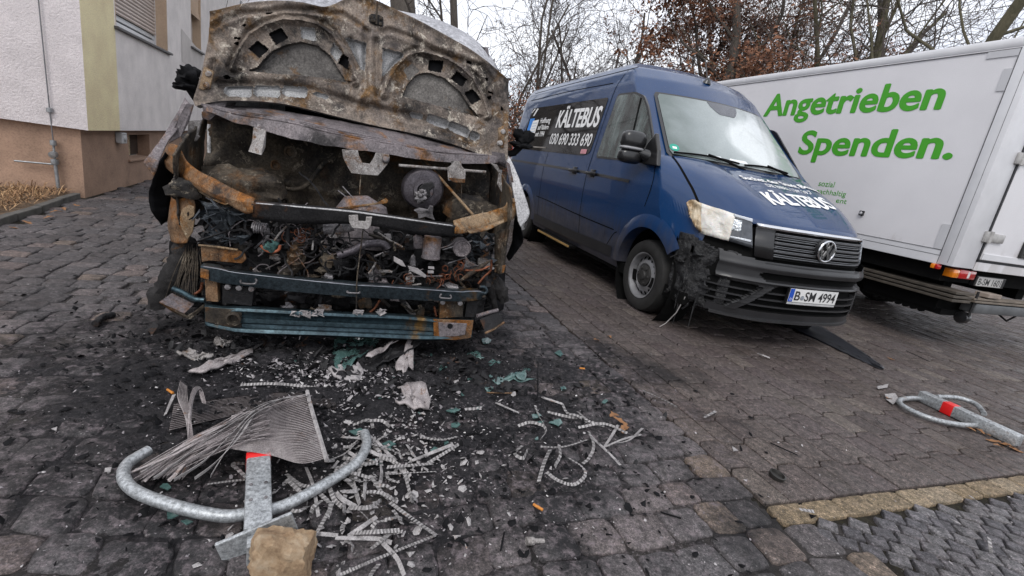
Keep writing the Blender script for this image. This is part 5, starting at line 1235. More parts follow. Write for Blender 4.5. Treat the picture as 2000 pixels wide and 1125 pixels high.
pipe('bracket_bar', M_cowl, Z(660, 540, (1360, 385), (1460, 355), (1560, 328)), (-.04, -.12), .012)
# ---- what is left of the engine between the beams
m_ = MB(); F_ = []
for j in range(40):
    r_ = []
    for i in range(70):
        y = -.80 + 1.62 * i / 69; z = .16 + .52 * j / 39; x = -.34 + .10 * fbm((y, z, 0), 4.5, 6) + .05 * abs(fbm((y, z, 0), 14, 2)); r_.append((x, y, z))
    F_.append(r_)
m_.skin(F_); m_.build('engine_block', M_char, wreck, smooth=35)
plate('carrier_plate', M_rust, Z(280, 400, (560, 410), (920, 440), (990, 475), (1005, 535), (960, 572), (640, 545), (570, 560)), -.12, .012)
pipe('carrier_edge', M_ochre, Z(280, 400, (540, 395), (720, 412), (920, 440)), -.11, .006)
m_ = MB(); ca, cb2 = np.array(bp_(841, 462, -.10)), np.array(bp_(841, 504, -.10)); rr_ = abs(bp_(858, 480, -.10)[1] - bp_(823, 480, -.10)[1]) / 2
hgt = ca[2] - cb2[2]; m_.lathe([(0, hgt), (rr_, hgt), (rr_, .012), (rr_ * 1.06, .010), (rr_ * 1.06, 0), (rr_ * .9, -.004), (0, -.004)], 28, cb2, (0, 0, 1)); m_.build('filter_canister', M_cowl, wreck, smooth=40)
c_ = bp_(901, 483, -.12); m_ = MB(); m_.lathe([(.052, -.05), (.052, .03), (.045, .036), (.040, .03), (.02, .03), (.018, .036), (0, .036)], 26, c_, (1, 0, 0)); m_.build('pulley', M_cowl, wreck, smooth=40)
c_ = bp_(576, 504, -.14); m_ = MB(); m_.lathe([(.05, -.05), (.055, .01), (.04, .015), (.036, .05), (.02, .055), (.018, .09), (0, .09)], 22, c_, (.6, 0, .8)); m_.build('pump', M_bay, wreck, smooth=40)
pipe('hose', M_boost, [(660, 499), (690, 489), (712, 478), (740, 475), (752, 479), (757, 486)], -.06, .021, n=40, jit=.05)
pipe('hose', M_alu, [(632, 448), (660, 446), (690, 442)], -.08, .026, jit=.05)
pipe('pipe', M_char, Z(280, 400, (1400, 180), (1410, 300), (1400, 420)), -.09, .014)
m_ = MB(); a_ = np.array(bp_(494, 444, -.10)); b2 = np.array(bp_(524, 447, -.10))
m_.tube([a_ + (b2 - a_) * t + np.array([.025 * math.cos(t * 44), 0, .025 * math.sin(t * 44)]) for t in np.linspace(0, 1, 80)], .005, 5); m_.tube([a_, b2], .014, 8); m_.build('coil', M_alu, wreck, smooth=50)
pipe('pipe', M_alu, Z(280, 400, (1210, 220), (1215, 280), (1195, 390)), -.10, .010)
pipe('copper_loop', plain('orange_insulation', (.26, .075, .035), .5, var=.3), Z(280, 400, (1145, 395), (1190, 440), (1260, 462), (1320, 440), (1335, 395)), -.05, .007)
m_ = MB(); blob(m_, bp_(527, 481, -.06), (.025, .03, .03), noise_=.6); m_.build('green_connector', burnt('verdigris', (.03, .09, .085), (.08, .17, .155), rust_amt=.05, soot=.4, ash=.3, metal=.1), wreck, smooth=60)
def tangle(name, mat, u, v, x, r, k, spread, seed):
    q = random.Random(seed); m_ = MB(); c_ = np.array(bp_(u, v, x))
    for _ in range(k):
        p = c_ + np.array([q.uniform(-.03, .03), q.gauss(0, spread * .7), q.gauss(0, spread * .45)]); d_ = np.array([q.uniform(-.2, .2), q.gauss(0, 1), q.gauss(0, .8)]); pts = []
        bend = q.gauss(0, .5)
        for t in range(12):
            pts.append(p.copy()); d_ = d_ / np.linalg.norm(d_); d_ = d_ + np.array([q.gauss(0, .15), -d_[2] * bend + q.gauss(0, .25), d_[1] * bend + q.gauss(0, .25) - .08]); p = p + d_ * spread * .13
        m_.tube(catmull(pts, 24), r, 4)
    return m_.build(name, mat, wreck, smooth=60)
tangle('copper_wiring', M_copper, 886, 535, -.10, .0028, 12, .075, 3); tangle('copper_wiring', M_copper, 790, 552, -.10, .0028, 9, .06, 4); tangle('copper_wiring', M_copper, 855, 548, -.08, .0025, 6, .05, 8); tangle('copper_wiring', M_copper, 575, 448, -.10, .0025, 12, .05, 5)
tangle('grey_wiring', M_char, 640, 470, -.10, .0055, 26, .16, 6); tangle('black_wiring', M_char, 720, 515, -.14, .006, 14, .12, 7); tangle('black_wiring', M_char, 450, 465, -.12, .007, 14, .10, 9); tangle('grey_wiring', M_cowl, 600, 470, -.10, .003, 18, .14, 10)
for P in (Z(660, 400, (1500, 540), (1490, 640), (1430, 700), (1370, 770)), Z(660, 400, (1480, 600), (1380, 640), (1240, 640)), Z(280, 540, (575, 60), (560, 130), (500, 175)), Z(660, 540, (410, 230), (360, 310), (310, 350)), Z(660, 540, (940, 290), (960, 390))): pipe('copper_strand', M_copper, P, -.06, .007, jit=.2)
for P, x in ((Z(660, 400, (545, 500), (630, 545), (665, 605), (618, 590), (545, 548)), -.07), (Z(660, 400, (680, 592), (780, 618), (866, 690), (852, 715), (790, 682), (700, 640)), -.06), (Z(660, 400, (880, 600), (940, 605), (942, 632), (882, 624)), -.07), (Z(660, 400, (876, 640), (935, 645), (936, 672), (878, 668)), -.07), (Z(660, 400, (450, 285), (530, 285), (540, 325), (500, 335), (470, 325)), -.09)):
    plate('ash_flake', plain('pale_flake', (.30, .28, .28), .8, var=.3, scale=30, bump=.3) if 'pale_flake' not in bpy.data.materials else bpy.data.materials['pale_flake'], P, x, .008, dent=.02)
plate('foil_scrap', M_alu, Z(660, 400, (1235, 480), (1290, 560), (1385, 600), (1260, 600)), -.07, .006, dent=.05)
pipe('torn_strip', M_bay, Z(660, 400, (1195, 740), (1340, 640), (1480, 550)), (-.02, -.12), [.006 + .010 * math.sin(t * 3.1) for t in np.linspace(0, 1, 24)])
for P in (Z(660, 400, (370, 560), (345, 610), (300, 670)), Z(280, 400, (1660, 350), (1650, 440)), Z(280, 400, (1240, 170), (1300, 140), (1440, 180)), Z(280, 400, (1450, 160), (1330, 280), (1270, 370)), Z(660, 400, (390, 270), (500, 340), (630, 410))): pipe('bare_rod', M_ash, P, -.07, .005)
pipe('bonnet_cable', M_bay, [(709, 450), (702, 505), (697, 550), (696, 610)], .03, .0035)
q = random.Random(12); lm = {}
for k in range(230):
    y, z = q.uniform(-.66, .74), q.uniform(.22, .76); x = q.uniform(-.30, -.10)
    mk = q.choice(['char', 'char', 'char', 'char', 'char', 'bay', 'bay', 'ash', 'cowl', 'alu'])
    m_ = lm.setdefault(mk, MB())
    if q.random() < .6: blob(m_, (x, y, z), (q.uniform(.012, .04), q.uniform(.012, .055), q.uniform(.010, .035)), 6, 8, q.choice([2.2, 4]), noise_=.8)
    else:
        p0 = np.array([x, y, z]); m_.tube([p0, p0 + np.array([q.uniform(-.03, .05), q.uniform(-.09, .09), q.uniform(-.06, .06)]), p0 + np.array([q.uniform(-.03, .05), q.uniform(-.16, .16), q.uniform(-.1, .08)])], q.uniform(.003, .010), 5)
for mk, m_ in lm.items(): o_ = m_.build('engine_debris', dict(char=M_char, bay=M_bay, ash=M_ash, cowl=M_cowl, rust=M_rust, alu=M_alu)[mk], wreck, smooth=45); o_['kind'] = 'stuff'
# crumpled dark foil heap on the left of the bay
m_ = MB()
for k in range(26):
    c_ = np.array(bp_(q.uniform(388, 470), q.uniform(408, 470), q.uniform(-.22, -.06))); P = [c_ + np.array([q.uniform(-.03, .03), q.uniform(-.07, .07), q.uniform(-.05, .05)]) for _ in range(5)]; m_.add(P + [c_ + np.array([.03, 0, .01])], [(0, 1, 5), (1, 2, 5), (2, 3, 5), (3, 4, 5)])
M_foil = burnt('crumpled_dark_foil', (.02, .024, .03), (.07, .08, .09), rust_amt=.0, soot=.5, ash=.3, scale=8, rough=.4, metal=.3); m_.build('crumpled_foil', M_foil, wreck, solid=.004)
m_ = MB()
for k in range(22):
    c_ = np.array(bp_(q.uniform(918, 962), q.uniform(456, 505), q.uniform(-.24, -.08))); P = [c_ + np.array([q.uniform(-.03, .03), q.uniform(-.05, .05), q.uniform(-.04, .04)]) for _ in range(5)]; m_.add(P + [c_ + np.array([.03, 0, .01])], [(0, 1, 5), (1, 2, 5), (2, 3, 5), (3, 4, 5)])
m_.build('crumpled_foil', M_foil, wreck, solid=.004)
# ash curls hanging on the lower beam
for (u, v) in ((578, 611), (598, 610), (612, 612), (625, 606), (700, 608), (745, 607)):
    c_ = np.array(bp_(u, v, .02)); m_ = MB()
    for k in range(5):
        P = [c_ + np.array([q.uniform(0, .03), q.uniform(-.03, .03), q.uniform(-.025, .02)]) for _ in range(4)]; m_.add(P, [(0, 1, 2), (1, 2, 3)])
    m_.build('ash_curl', bpy.data.materials['pale_flake'], wreck, solid=.003)
# burnt wheels: bare rim, brake disc, and the steel wire left of the tyre sagging to the ground
for s in (-1, 1):
    wr = empty('burnt_wheel', (-.72, s * .80, .27)); wr.parent = wreck
    m_ = MB(); m_.lathe([(.25, -.09), (.27, -.08), (.24, 0), (.27, .08), (.25, .09), (.2, .05), (.12, .03), (0, .03)], 30, (0, 0, 0), (0, s, 0)); m_.build('rim', M_char, wr, smooth=40)
    m_ = MB()
    for k in range(40):
        a0 = q.uniform(0, 6.28); pts = [(math.cos(a0 + t) * (.30 + .03 * q.random()), q.uniform(-.10, .10), max(-.262, math.sin(a0 + t) * (.30 + .03 * q.random()))) for t in np.linspace(0, q.uniform(1, 2.4), 9)]; m_.tube(pts, .007, 4)
    m_.build('tyre_wire', M_rubw, wr, smooth=50)
m_ = MB(); m_.tube(curve(Z(280, 400, (440, 330), (360, 560), (240, 780), (140, 920), (125, 1010)), (-.30, -.30, -.28), 20), [.03 + .03 * math.sin(t * 2.6) for t in np.linspace(.2, 1, 20)], 9, jit=.25); m_.build('burnt_liner', M_rubw, wreck, smooth=60)
m_ = MB()
for k in range(30):
    u0 = q.uniform(362, 392); u1 = u0 + q.uniform(-45, 6); m_.tube(curve([(u0, q.uniform(476, 500)), ((u0 + u1) / 2 + q.uniform(-3, 3), 530), (u1, q.uniform(570, 590))], (-.25, -.2), 8), q.uniform(.0015, .003), 4)
m_.build('hanging_strands', M_bay, wreck)
sheet('wheel_house', M_soot_shade, [([(332, 470), (330, 540), (330, 600)], -.6), ([(395, 480), (395, 540), (396, 600)], -.40)], .01, 3, .02); sheet('wheel_house', M_soot_shade, [([(955, 500), (950, 560), (945, 620)], -.4), ([(986, 520), (984, 560), (982, 605)], -.6)], .01, 3, .02)
for P in (Z(660, 400, (1500, 680), (1545, 800), (1590, 900), (1620, 960)), Z(660, 400, (1480, 690), (1500, 850), (1540, 1020)), Z(660, 400, (1540, 690), (1610, 850), (1640, 950))): m_ = MB(); m_.tube(curve(P, (-.28, -.24), 14), [.012 + .022 * math.sin(t * 3) for t in np.linspace(.1, 1, 14)], 7, jit=.3); m_.build('burnt_liner', M_rubw, wreck, smooth=60)
m_ = MB(); m_.box((-4.7, -.8, .16), (-.4, .8, .30)); m_.build('underbody', M_soot_shade, wreck)
# ================================================================== WHITE BOX TRUCK
TFo = np.array([.9385, .3453, 0]) * 5.75
TF = Frame(TFo[0], TFo[1], -69.8)
truck = empty('box_truck', (TFo[0], TFo[1], 0), TF.h)
tag(truck, 'white box truck with big green lettering, seen from its rear corner', 'truck')
def box_white():
    m, t, b = nodemat('truck_white'); v = vec(t); c = ramp(t, tnoise(t, v, 1.4, 5), [(.3, (.64, .63, .65)), (.7, (.71, .70, .72))])
    c = mixc(t, 1.0, c, ramp(t, tnoise(t, v, 160, 3, .8), [(.3, (.9, .9, .9)), (.6, (1.02, 1.02, 1.02))]), 'MULTIPLY')
    sp = t.nodes.new('ShaderNodeSeparateXYZ'); t.links.new(v, sp.inputs[0]); vs_ = vec(t, 'Object', scale=(3, 3, .6))
    dm = ramp(t, mth(t, 'ADD', sp.outputs['Z'], mth(t, 'MULTIPLY', mth(t, 'SUBTRACT', tnoise(t, vs_, 1.5, 6), .5), 1.3)), [(.85, .40), (1.75, 0.0)])
    c = mixc(t, dm, c, (.36, .33, .31)); t.links.new(c, b.inputs['Base Color']); setp(b, Roughness=.42); bumpn(t, b, tnoise(t, v, 220, 3), .06, .002); return m
M_tw = box_white(); M_twrail = plain('truck_rail_white', (.62, .62, .64), .35, var=.05)
M_line = plain('seam_grey', (.10, .10, .105), .7); M_green = plain('green_lettering', (.055, .33, .018), .45, var=.04)
RX = -3.08
m_ = MB(); m_.box((-9.6, .0, .90), (RX, 2.45, 3.0)); m_.build('box', M_tw, truck, bevel=.012)
m_ = MB(); m_.box((-9.6, -.012, 2.935), (RX + .01, .06, 3.03), bev=.03); m_.box((-9.6, 2.39, 2.935), (RX + .01, 2.46, 3.03), bev=.03); m_.build('roof_rail', M_twrail, truck, smooth=40)
m_ = MB(); m_.box((-9.6, -.008, .865), (RX - .12, .05, .955)); m_.box((-9.6, -.005, .956), (RX - .12, .05, 1.01)); m_.build('floor_rail', M_twrail, truck, bevel=.004)
m_ = MB(); m_.box((RX - .125, -.010, .87), (RX + .012, .03, 2.93), bev=.006); m_.box((RX + .0005, -.008, .87), (RX + .014, .325, 2.98), bev=.005); m_.build('corner_post', M_twrail, truck, smooth=40)
m_ = MB(); m_.box((RX, .335, .86), (RX + .02, 2.44, .95)); m_.build('rear_sill', M_tw, truck, bevel=.005)
m_ = MB()
for z, t_ in ((2.925, .006), (1.012, .004), (.9555, .004)): m_.box((-9.6, -.0095, z - t_ / 2), (RX - .12, -.002, z + t_ / 2))
m_.box((RX - .131, -.0095, .87), (RX - .125, -.002, 2.93)); m_.box((RX - .04, -.0118, .9), (RX - .037, -.006, 2.93)); m_.build('seam', M_line, truck)
m_ = MB(); m_.box((RX - .38, -.009, 2.86), (RX - .13, -.003, 2.922)); m_.build('corner_patch', plain('patch_grey', (.50, .50, .52), .5, var=.06), truck)
for lo_p, hi_p in (((RX - .20, -.009, 2.55), (RX - .131, -.003, 2.75)), ((RX - .21, -.009, 1.015), (RX - .131, -.003, 1.27))): m_ = MB(); m_.box(lo_p, hi_p); m_.build('corner_patch', bpy.data.materials['patch_grey'], truck)
dr = MB(); dr.box((RX + .002, .352, .975), (RX + .030, 1.37, 2.93)); dob = dr.build('rear_door', M_tw, truck, bevel=.008)
dr = MB(); dr.box((RX + .0015, .325, .955), (RX + .022, .352, 2.95)); dr.box((RX + .0015, .325, .952), (RX + .022, 1.37, .976)); dr.build('door_seal', plain('rubber_seal', (.02, .021, .025), .6), dob)
dr = MB(); dr.box((RX + .028, .355, .98), (RX + .042, 1.37, 1.045)); dr.build('door_rail', M_twrail, dob, bevel=.004)
dr = MB(); dr.box((RX + .002, 1.39, .975), (RX + .030, 2.40, 2.93)); dr.build('rear_door', M_tw, truck, bevel=.008)
for z in (1.21, 1.98, 2.7):
    m_ = MB(); m_.box((RX + .012, .27, z - .055), (RX + .045, .345, z + .055), bev=.01); m_.box((RX + .03, .345, z - .045), (RX + .055, .56, z + .045), bev=.012); m_.lathe([(.018, -.06), (.018, .06)], 12, (RX + .045, .335, z), (0, 0, 1)); m_.build('hinge', plain('hinge_zinc', (.40, .39, .38), .45, .3, .25, 12) if 'hinge_zinc' not in bpy.data.materials else bpy.data.materials['hinge_zinc'], dob, smooth=40)
m_ = MB(); m_.box((RX + .030, .80, 1.42), (RX + .033, .95, 1.58)); m_.build('green_mark', M_green, dob)
m_ = MB(); m_.box((RX + .030, .93, 1.05), (RX + .060, 1.20, 1.23), bev=.01); m_.box((RX + .058, .97, 1.08), (RX + .063, 1.16, 1.2)); m_.build('lock_box', M_trim, dob)
# lettering: the left side of the box is y=0, reading towards the rear
def tmap(x0, z0, dz=0.0): return lambda a_, b: (x0 + a_, -.003, z0 + b + dz * a_)
lettering('Angetrieben', tmap(-6.07, 2.425, -.004), 2.36, M_green, truck, height=.425, bold=.034)
lettering('Spenden.', tmap(-5.28, 1.905, .006), 1.84, M_green, truck, height=.425, bold=.034)
lettering('sozial', tmap(-4.82, 1.51), .22, M_green, truck, height=.10); lettering('nachhaltig', tmap(-4.82, 1.415), .41, M_green, truck, height=.09); lettering('ent', tmap(-4.51, 1.33), .14, M_green, truck, height=.09)
m_ = MB(); m_.box((-4.16, -.030, 1.225), (-4.11, -.001, 1.28), bev=.005); mk = m_.build('side_marker', M_trim, truck); m_ = MB(); m_.lathe([(.018, 0), (.012, .01), (0, .012)], 12, (-4.135, -.03, 1.252), (0, -1, 0)); m_.build('lens', plain('lens_grey', (.4, .4, .42), .2), mk)
# chassis, lights, tail lift
m_ = MB(); m_.box((-9.5, .45, .55), (RX - .25, .60, .86)); m_.box((-9.5, 1.85, .55), (RX - .25, 2.0, .86)); m_.box((-9.4, .08, .70), (RX - .1, 2.4, .86)); m_.box((-6.6, .08, .35), (-5.1, .5, .7)); m_.build('chassis', M_black, truck)
for x in (-5.0, -8.4):
    for y in (.20, 2.15):
        wr_ = empty('wheel', (x, y, .40)); wr_.parent = truck; s = -1 if y < 1 else 1
        m_ = MB(); m_.lathe([(.24, -.13), (.38, -.13), (.40, -.09), (.40, .09), (.38, .13), (.25, .12)], 32, (0, 0, 0), (0, s, 0)); m_.build('tyre', M_rub, wr_, smooth=40)
        m_ = MB(); m_.lathe([(.25, .11), (.22, .04), (.10, .02), (.09, .10), (0, .10)], 26, (0, 0, 0), (0, s, 0)); m_.build('rim', M_steel, wr_, smooth=40)
m_ = MB(); m_.box((-4.35, .02, .30), (-4.32, .45, .78)); m_.build('mudguard', M_rub, truck, bevel=.01)
lamp = empty('tail_lamp', (0, 0, 0)); lamp.parent = truck
M_red = plain('lamp_red', (.42, .015, .015), .18, var=.1, coat=1); M_amb = plain('lamp_amber', (.70, .20, .01), .18, var=.15, coat=1)
m_ = MB(); m_.box((RX - .12, .10, .755), (RX - .01, .20, .845), bev=.012); m_.build('amber_lens', M_amb, lamp, smooth=40)
m_ = MB(); m_.box((RX - .12, .201, .755), (RX - .01, .47, .85), bev=.012); m_.build('red_lens', M_red, lamp, smooth=40)
m_ = MB(); m_.box((RX - .04, .33, .765), (RX - .006, .37, .84), bev=.008); m_.build('white_lens', plain('lamp_white', (.6, .55, .55), .2), lamp)
mkl = empty('marker_lamp', (0, 0, 0)); mkl.parent = truck
m_ = MB(); m_.box((RX - .16, -.10 + .06, .815), (RX - .12, .02, .865), bev=.01); m_.build('amber_lens', M_amb, mkl, smooth=40); m_ = MB(); m_.box((RX - .119, -.10 + .06, .815), (RX - .085, .02, .865), bev=.01); m_.build('red_lens', M_red, mkl, smooth=40)
npl = empty('number_plate', (0, 0, 0)); npl.parent = truck
m_ = MB(); m_.box((RX - .10, .58, .69), (RX - .05, 1.10, .80), bev=.006); m_.build('holder', M_trim, npl); m_ = MB(); m_.box((RX - .049, .60, .697), (RX - .044, 1.03, .795)); m_.build('sheet', plain('plate_white_dull', (.48, .47, .46), .5, var=.1), npl)
lettering('B-SM 1601', lambda a_, b: (RX - .043, .615 + a_, .708 + b), .40, M_ink, npl, height=.10, bold=.012)
M_lift = plain('lift_steel', (.075, .064, .052), .6, .3, .4, 8, .3); M_liftg = plain('lift_grey', (.13, .135, .14), .5, .4, .25, 6)
tl = empty('tail_lift', (0, 0, 0)); tl.parent = truck
m_ = MB()
for k, (z, yy) in enumerate(((.625, .02), (.585, .0), (.545, .0))): m_.box((-3.98 + .02 * k, yy, z - .014), (RX + .12, yy + .30, z + .014))
m_.build('platform_slat', M_lift, tl, bevel=.004)
m_ = MB(); m_.box((-4.05, .0, .53), (-3.98, .3, .66)); m_.box((-3.9, .1, .40), (RX - .05, .9, .53)); m_.build('platform_frame', M_black, tl)
m_ = MB(); m_.box((RX - .02, .42, .43), (RX + .12, 2.3, .535), bev=.012); m_.build('underrun_bar', M_liftg, tl, smooth=40)
m_ = MB(); m_.box((RX - .02, .36, .545), (RX + .13, 2.3, .563)); m_.box((RX - .02, .36, .57), (RX + .11, 2.3, .588)); m_.build('platform_edge', plain('worn_wood', (.15, .125, .10), .7, var=.3), tl, bevel=.003)
m_ = MB(); m_.box((RX - .03, .60, .60), (RX + .10, .82, .645)); m_.build('block', plain('worn_block', (.26, .215, .18), .7, var=.3), tl, bevel=.006)
m_ = MB(); m_.tube([(RX + .10, .40, .66), (RX + .10, .40, .36)], .012, 8); m_.lathe([(0, -.06), (.06, -.05), (.065, 0), (.05, .05), (0, .06)], 12, (RX + .05, .42, .36), (0, 1, 0)); m_.build('roller', M_trim, tl, smooth=40)
m_ = MB(); m_.tube([(RX + .06, 1.0, .42), (RX + .07, 1.15, .36), (RX + .06, 1.3, .42)], .010, 6); m_.build('cable', M_black, tl, smooth=50)
m_ = MB()
for k in range(7): m_.lathe([(0, 0), (.03, .005), (.03, .05), (0, .055)], 8, (-3.75 + k * .08, .12, .36), (0, 1, 0))
m_.box((-3.9, .12, .36), (RX, .5, .42)); m_.build('chain', M_black, tl)
m_ = MB(); m_.box((-11.4, .12, .6), (-9.75, 2.35, 1.2), bev=.1); m_.box((-11.3, .15, 1.18), (-9.75, 2.32, 2.5), bev=.16); m_.build('cab', M_twrail, truck, smooth=40)

# ================================================================== TREES AND BACKGROUND
def bark(name, lo, hi): 
    m, t, b = nodemat(name); v = vec(t, 'World', scale=(1, 1, .35)); t.links.new(ramp(t, tnoise(t, v, 7, 6, .7), [(.3, lo), (.7, hi)]), b.inputs['Base Color']); setp(b, Roughness=.9); bumpn(t, b, tnoise(t, v, 18, 6, .7), .8, .05); return m
M_bark = bark('dark_bark', (.06, .052, .045), (.135, .115, .098)); M_barkg = bark('mossy_bark', (.065, .062, .036), (.14, .122, .078)); M_twig = bark('twigs', (.060, .047, .042), (.105, .085, .076))
def leafmat(name, stops):
    m, t, b = nodemat(name); g = t.nodes.new('ShaderNodeNewGeometry'); t.links.new(ramp(t, g.outputs['Random Per Island'], stops), b.inputs['Base Color']); setp(b, Roughness=.75); return m
M_leaf = leafmat('dry_oak_leaves', [(0, (.085, .030, .014)), (.5, (.16, .062, .028)), (1, (.24, .11, .055))])
M_leaf2 = leafmat('dry_hedge_leaves', [(0, (.10, .030, .014)), (.5, (.19, .07, .03)), (1, (.27, .13, .07))])
def tree(name, label, u, v, D, height, r0, seed, stems=1, lean=.08, limbs=9, droop=0.0, leaves=0, leafr=(0, 1), start=.22, spread=1.0, barkm=None, leafm=None, twigr=.0065, levels=3, lsize=.05, bias=(0, 0), group=None, stemspread=.35):
    q = random.Random(seed); dd = ray(u, v); a_ = math.atan2(dd[0], dd[1]); base = Vector((math.sin(a_) * D, math.cos(a_) * D, 0))
    root = empty(name, base); tag(root, label, 'tree', group)
    tm, cm_, lm_ = MB(), MB(), MB(); tips = []
    def grow(p, d, L, r, lvl):
        n = (9, 7, 6, 5, 4)[lvl]; pts = [Vector(p)]; dirs = []; dv = Vector(d).normalized()
        wob = (.10, .20, .28, .36, .4)[lvl]
        for i in range(n):
            dv = (dv + Vector((q.gauss(0, wob), q.gauss(0, wob), q.gauss(0, wob) + (.05 if lvl < 2 else -.0) - droop * lvl * .10))).normalized()
            pts.append(pts[-1] + dv * (L / n)); dirs.append(dv.copy())
        rs = [max(twigr * (.75 if lvl >= 3 else 1), r * (1 - (.55 if lvl == 0 else .72) * i / n)) for i in range(n + 1)]
        (tm if lvl <= 1 else cm_).tube(pts, rs, (10, 6, 4, 3, 3)[lvl], caps=False)
        if lvl >= 2: tips.extend(pts[2:])
        if lvl >= levels: return
        k = (limbs, 7, 6, 5)[lvl]
        for j in range(k):
            f = (start + (1 - start) * (j + q.random()) / k) if lvl == 0 else (.2 + .8 * (j + q.random()) / k)
            idx = min(n - 1, int(f * n)); pos = pts[idx].lerp(pts[idx + 1], f * n - idx if f * n - idx <= 1 else 1)
            az = q.uniform(0, 6.283); side_ = dirs[idx].orthogonal().normalized(); side_.rotate(Matrix.Rotation(az, 3, dirs[idx]))
            nd = (dirs[idx] * q.uniform(.45, .9) + side_ * spread * q.uniform(.6, 1.1) + Vector((bias[0], bias[1], .12))).normalized()
            ll = L * (q.uniform(.38, .62) if lvl == 0 else q.uniform(.34, .55)) * (1.15 - .5 * f if lvl == 0 else 1)
            grow(pos, nd, ll, max(twigr, rs[idx] * q.uniform(.28, .46)), lvl + 1)
    for s_ in range(stems):
        d0 = Vector((q.gauss(0, lean), q.gauss(0, lean), 1)) if stems == 1 else Vector((math.cos(s_ * 2.4 + seed) * stemspread * q.uniform(.5, 1), math.sin(s_ * 2.4 + seed) * stemspread * q.uniform(.5, 1), 1))
        grow((q.uniform(-.1, .1) * (stems > 1), q.uniform(-.1, .1) * (stems > 1), -.05), d0, height * q.uniform(.85, 1.05), r0 * q.uniform(.55, .85) if stems > 1 else r0 * .85, 0)
    if leaves:
        tip = [p for p in tips if leafr[0] * height <= p.z <= leafr[1] * height]; cl_c = [q.choice(tip) for _ in range(max(1, len(tip) // 70))]
        for _ in range(leaves):
            c_ = q.choice(tip) if q.random() < .35 else None
            if c_ is None:
                b0 = q.choice(cl_c); c_ = b0 + Vector((q.gauss(0, .35), q.gauss(0, .35), q.gauss(0, .25)))
            else: c_ = c_ + Vector((q.gauss(0, .05), q.gauss(0, .05), q.gauss(0, .05)))
            ax = Vector((q.gauss(0, 1), q.gauss(0, 1), q.gauss(0, 1))).normalized(); bx_ = ax.orthogonal().normalized(); s = lsize * q.uniform(.6, 1.3)
            lm_.add([c_ - ax * s, c_ + bx_ * s * .55, c_ + ax * s, c_ - bx_ * s * .55], [(0, 1, 2, 3)])
    tm.build('trunk', barkm or M_bark, root, smooth=60); cr_ = cm_.build('crown', M_twig, root)
    if leaves: lm_.build('leaves', leafm or M_leaf, cr_)
    return root
tree('bare_tree', 'thick trunked bare tree rising right behind the burnt van hood', 826, 40, 12.5, 12, .46, 1, limbs=9, droop=.35, start=.26, spread=1.2, lean=.03)
tree('bare_tree', 'slim bare tree with two leaning stems just right of the thick trunk', 880, 90, 14.5, 9, .17, 22, stems=2, limbs=9, droop=.3, start=.2, stemspread=.3)
tree('bare_tree', 'light bare multi stemmed tree between the burnt van and the blue van', 1035, 160, 17, 6.5, .085, 5, stems=4, limbs=9, start=.15, spread=.8, stemspread=.4)
tree('bare_tree', 'fine twigged bare tree above the rear roof of the blue van', 1130, 150, 19, 7, .10, 8, stems=3, limbs=9, start=.15, spread=.85, stemspread=.45)
tree('bare_tree', 'spreading bare tree above the middle of the blue van roof', 1235, 120, 21, 8, .13, 11, stems=3, limbs=9, start=.15, spread=.9, stemspread=.4)
tree('oak_tree', 'oak with rusty brown leaves behind the front of the blue van roof', 1345, 120, 20, 9, .18, 14, limbs=11, start=.12, leaves=15000, lsize=.065, leafr=(.1, .9), spread=1.1)
tree('oak_tree', 'oak thick with brown leaves where the van roof meets the truck', 1440, 130, 18.5, 9.5, .24, 17, limbs=11, start=.1, leaves=20000, leafr=(.12, .9), spread=1.0, lsize=.062)
tree('oak_tree', 'leaning oak with sparse brown leaves above the far end of the truck roof', 1505, 110, 20, 10, .20, 31, stems=2, limbs=9, start=.12, leaves=12000, lsize=.06, leafr=(.1, .75), stemspread=.22)
tree('alder_tree', 'mossy many stemmed bare tree above the middle of the truck roof', 1620, 100, 18, 10, .12, 19, stems=3, limbs=9, start=.15, spread=.75, barkm=M_barkg, stemspread=.32)
tree('alder_tree', 'mossy bare tree with three straight stems above the truck lettering', 1700, 90, 17, 10, .11, 27, stems=2, limbs=9, start=.15, spread=.8, barkm=M_barkg, stemspread=.22, leaves=2500, leafr=(.2, .5))
tree('alder_tree', 'thick mossy stem leaning right above the truck roof', 1775, 100, 15.5, 10, .20, 36, stems=2, limbs=9, start=.15, spread=.85, barkm=M_barkg, stemspread=.34)
tree('bare_tree', 'bare tree with arching twigs above the rear corner of the truck', 1900, 60, 19, 8.0, .16, 41, stems=3, limbs=9, droop=.2, start=.12, spread=1.1, stemspread=.5)
tree('hedge_shrub', 'rusty leaved shrub in the gap between the two vans', 1015, 240, 14, 2.9, .05, 44, stems=5, limbs=8, start=.05, levels=3, leaves=4200, leafr=(0, 1.1), leafm=M_leaf2, lsize=.045, stemspread=.6)
tree('hedge_shrub', 'rusty leaved shrub behind the rear doors of the blue van', 1085, 220, 17, 3.3, .06, 47, stems=5, limbs=8, start=.05, levels=3, leaves=4500, leafr=(0, 1.1), leafm=M_leaf2, lsize=.05, stemspread=.6)
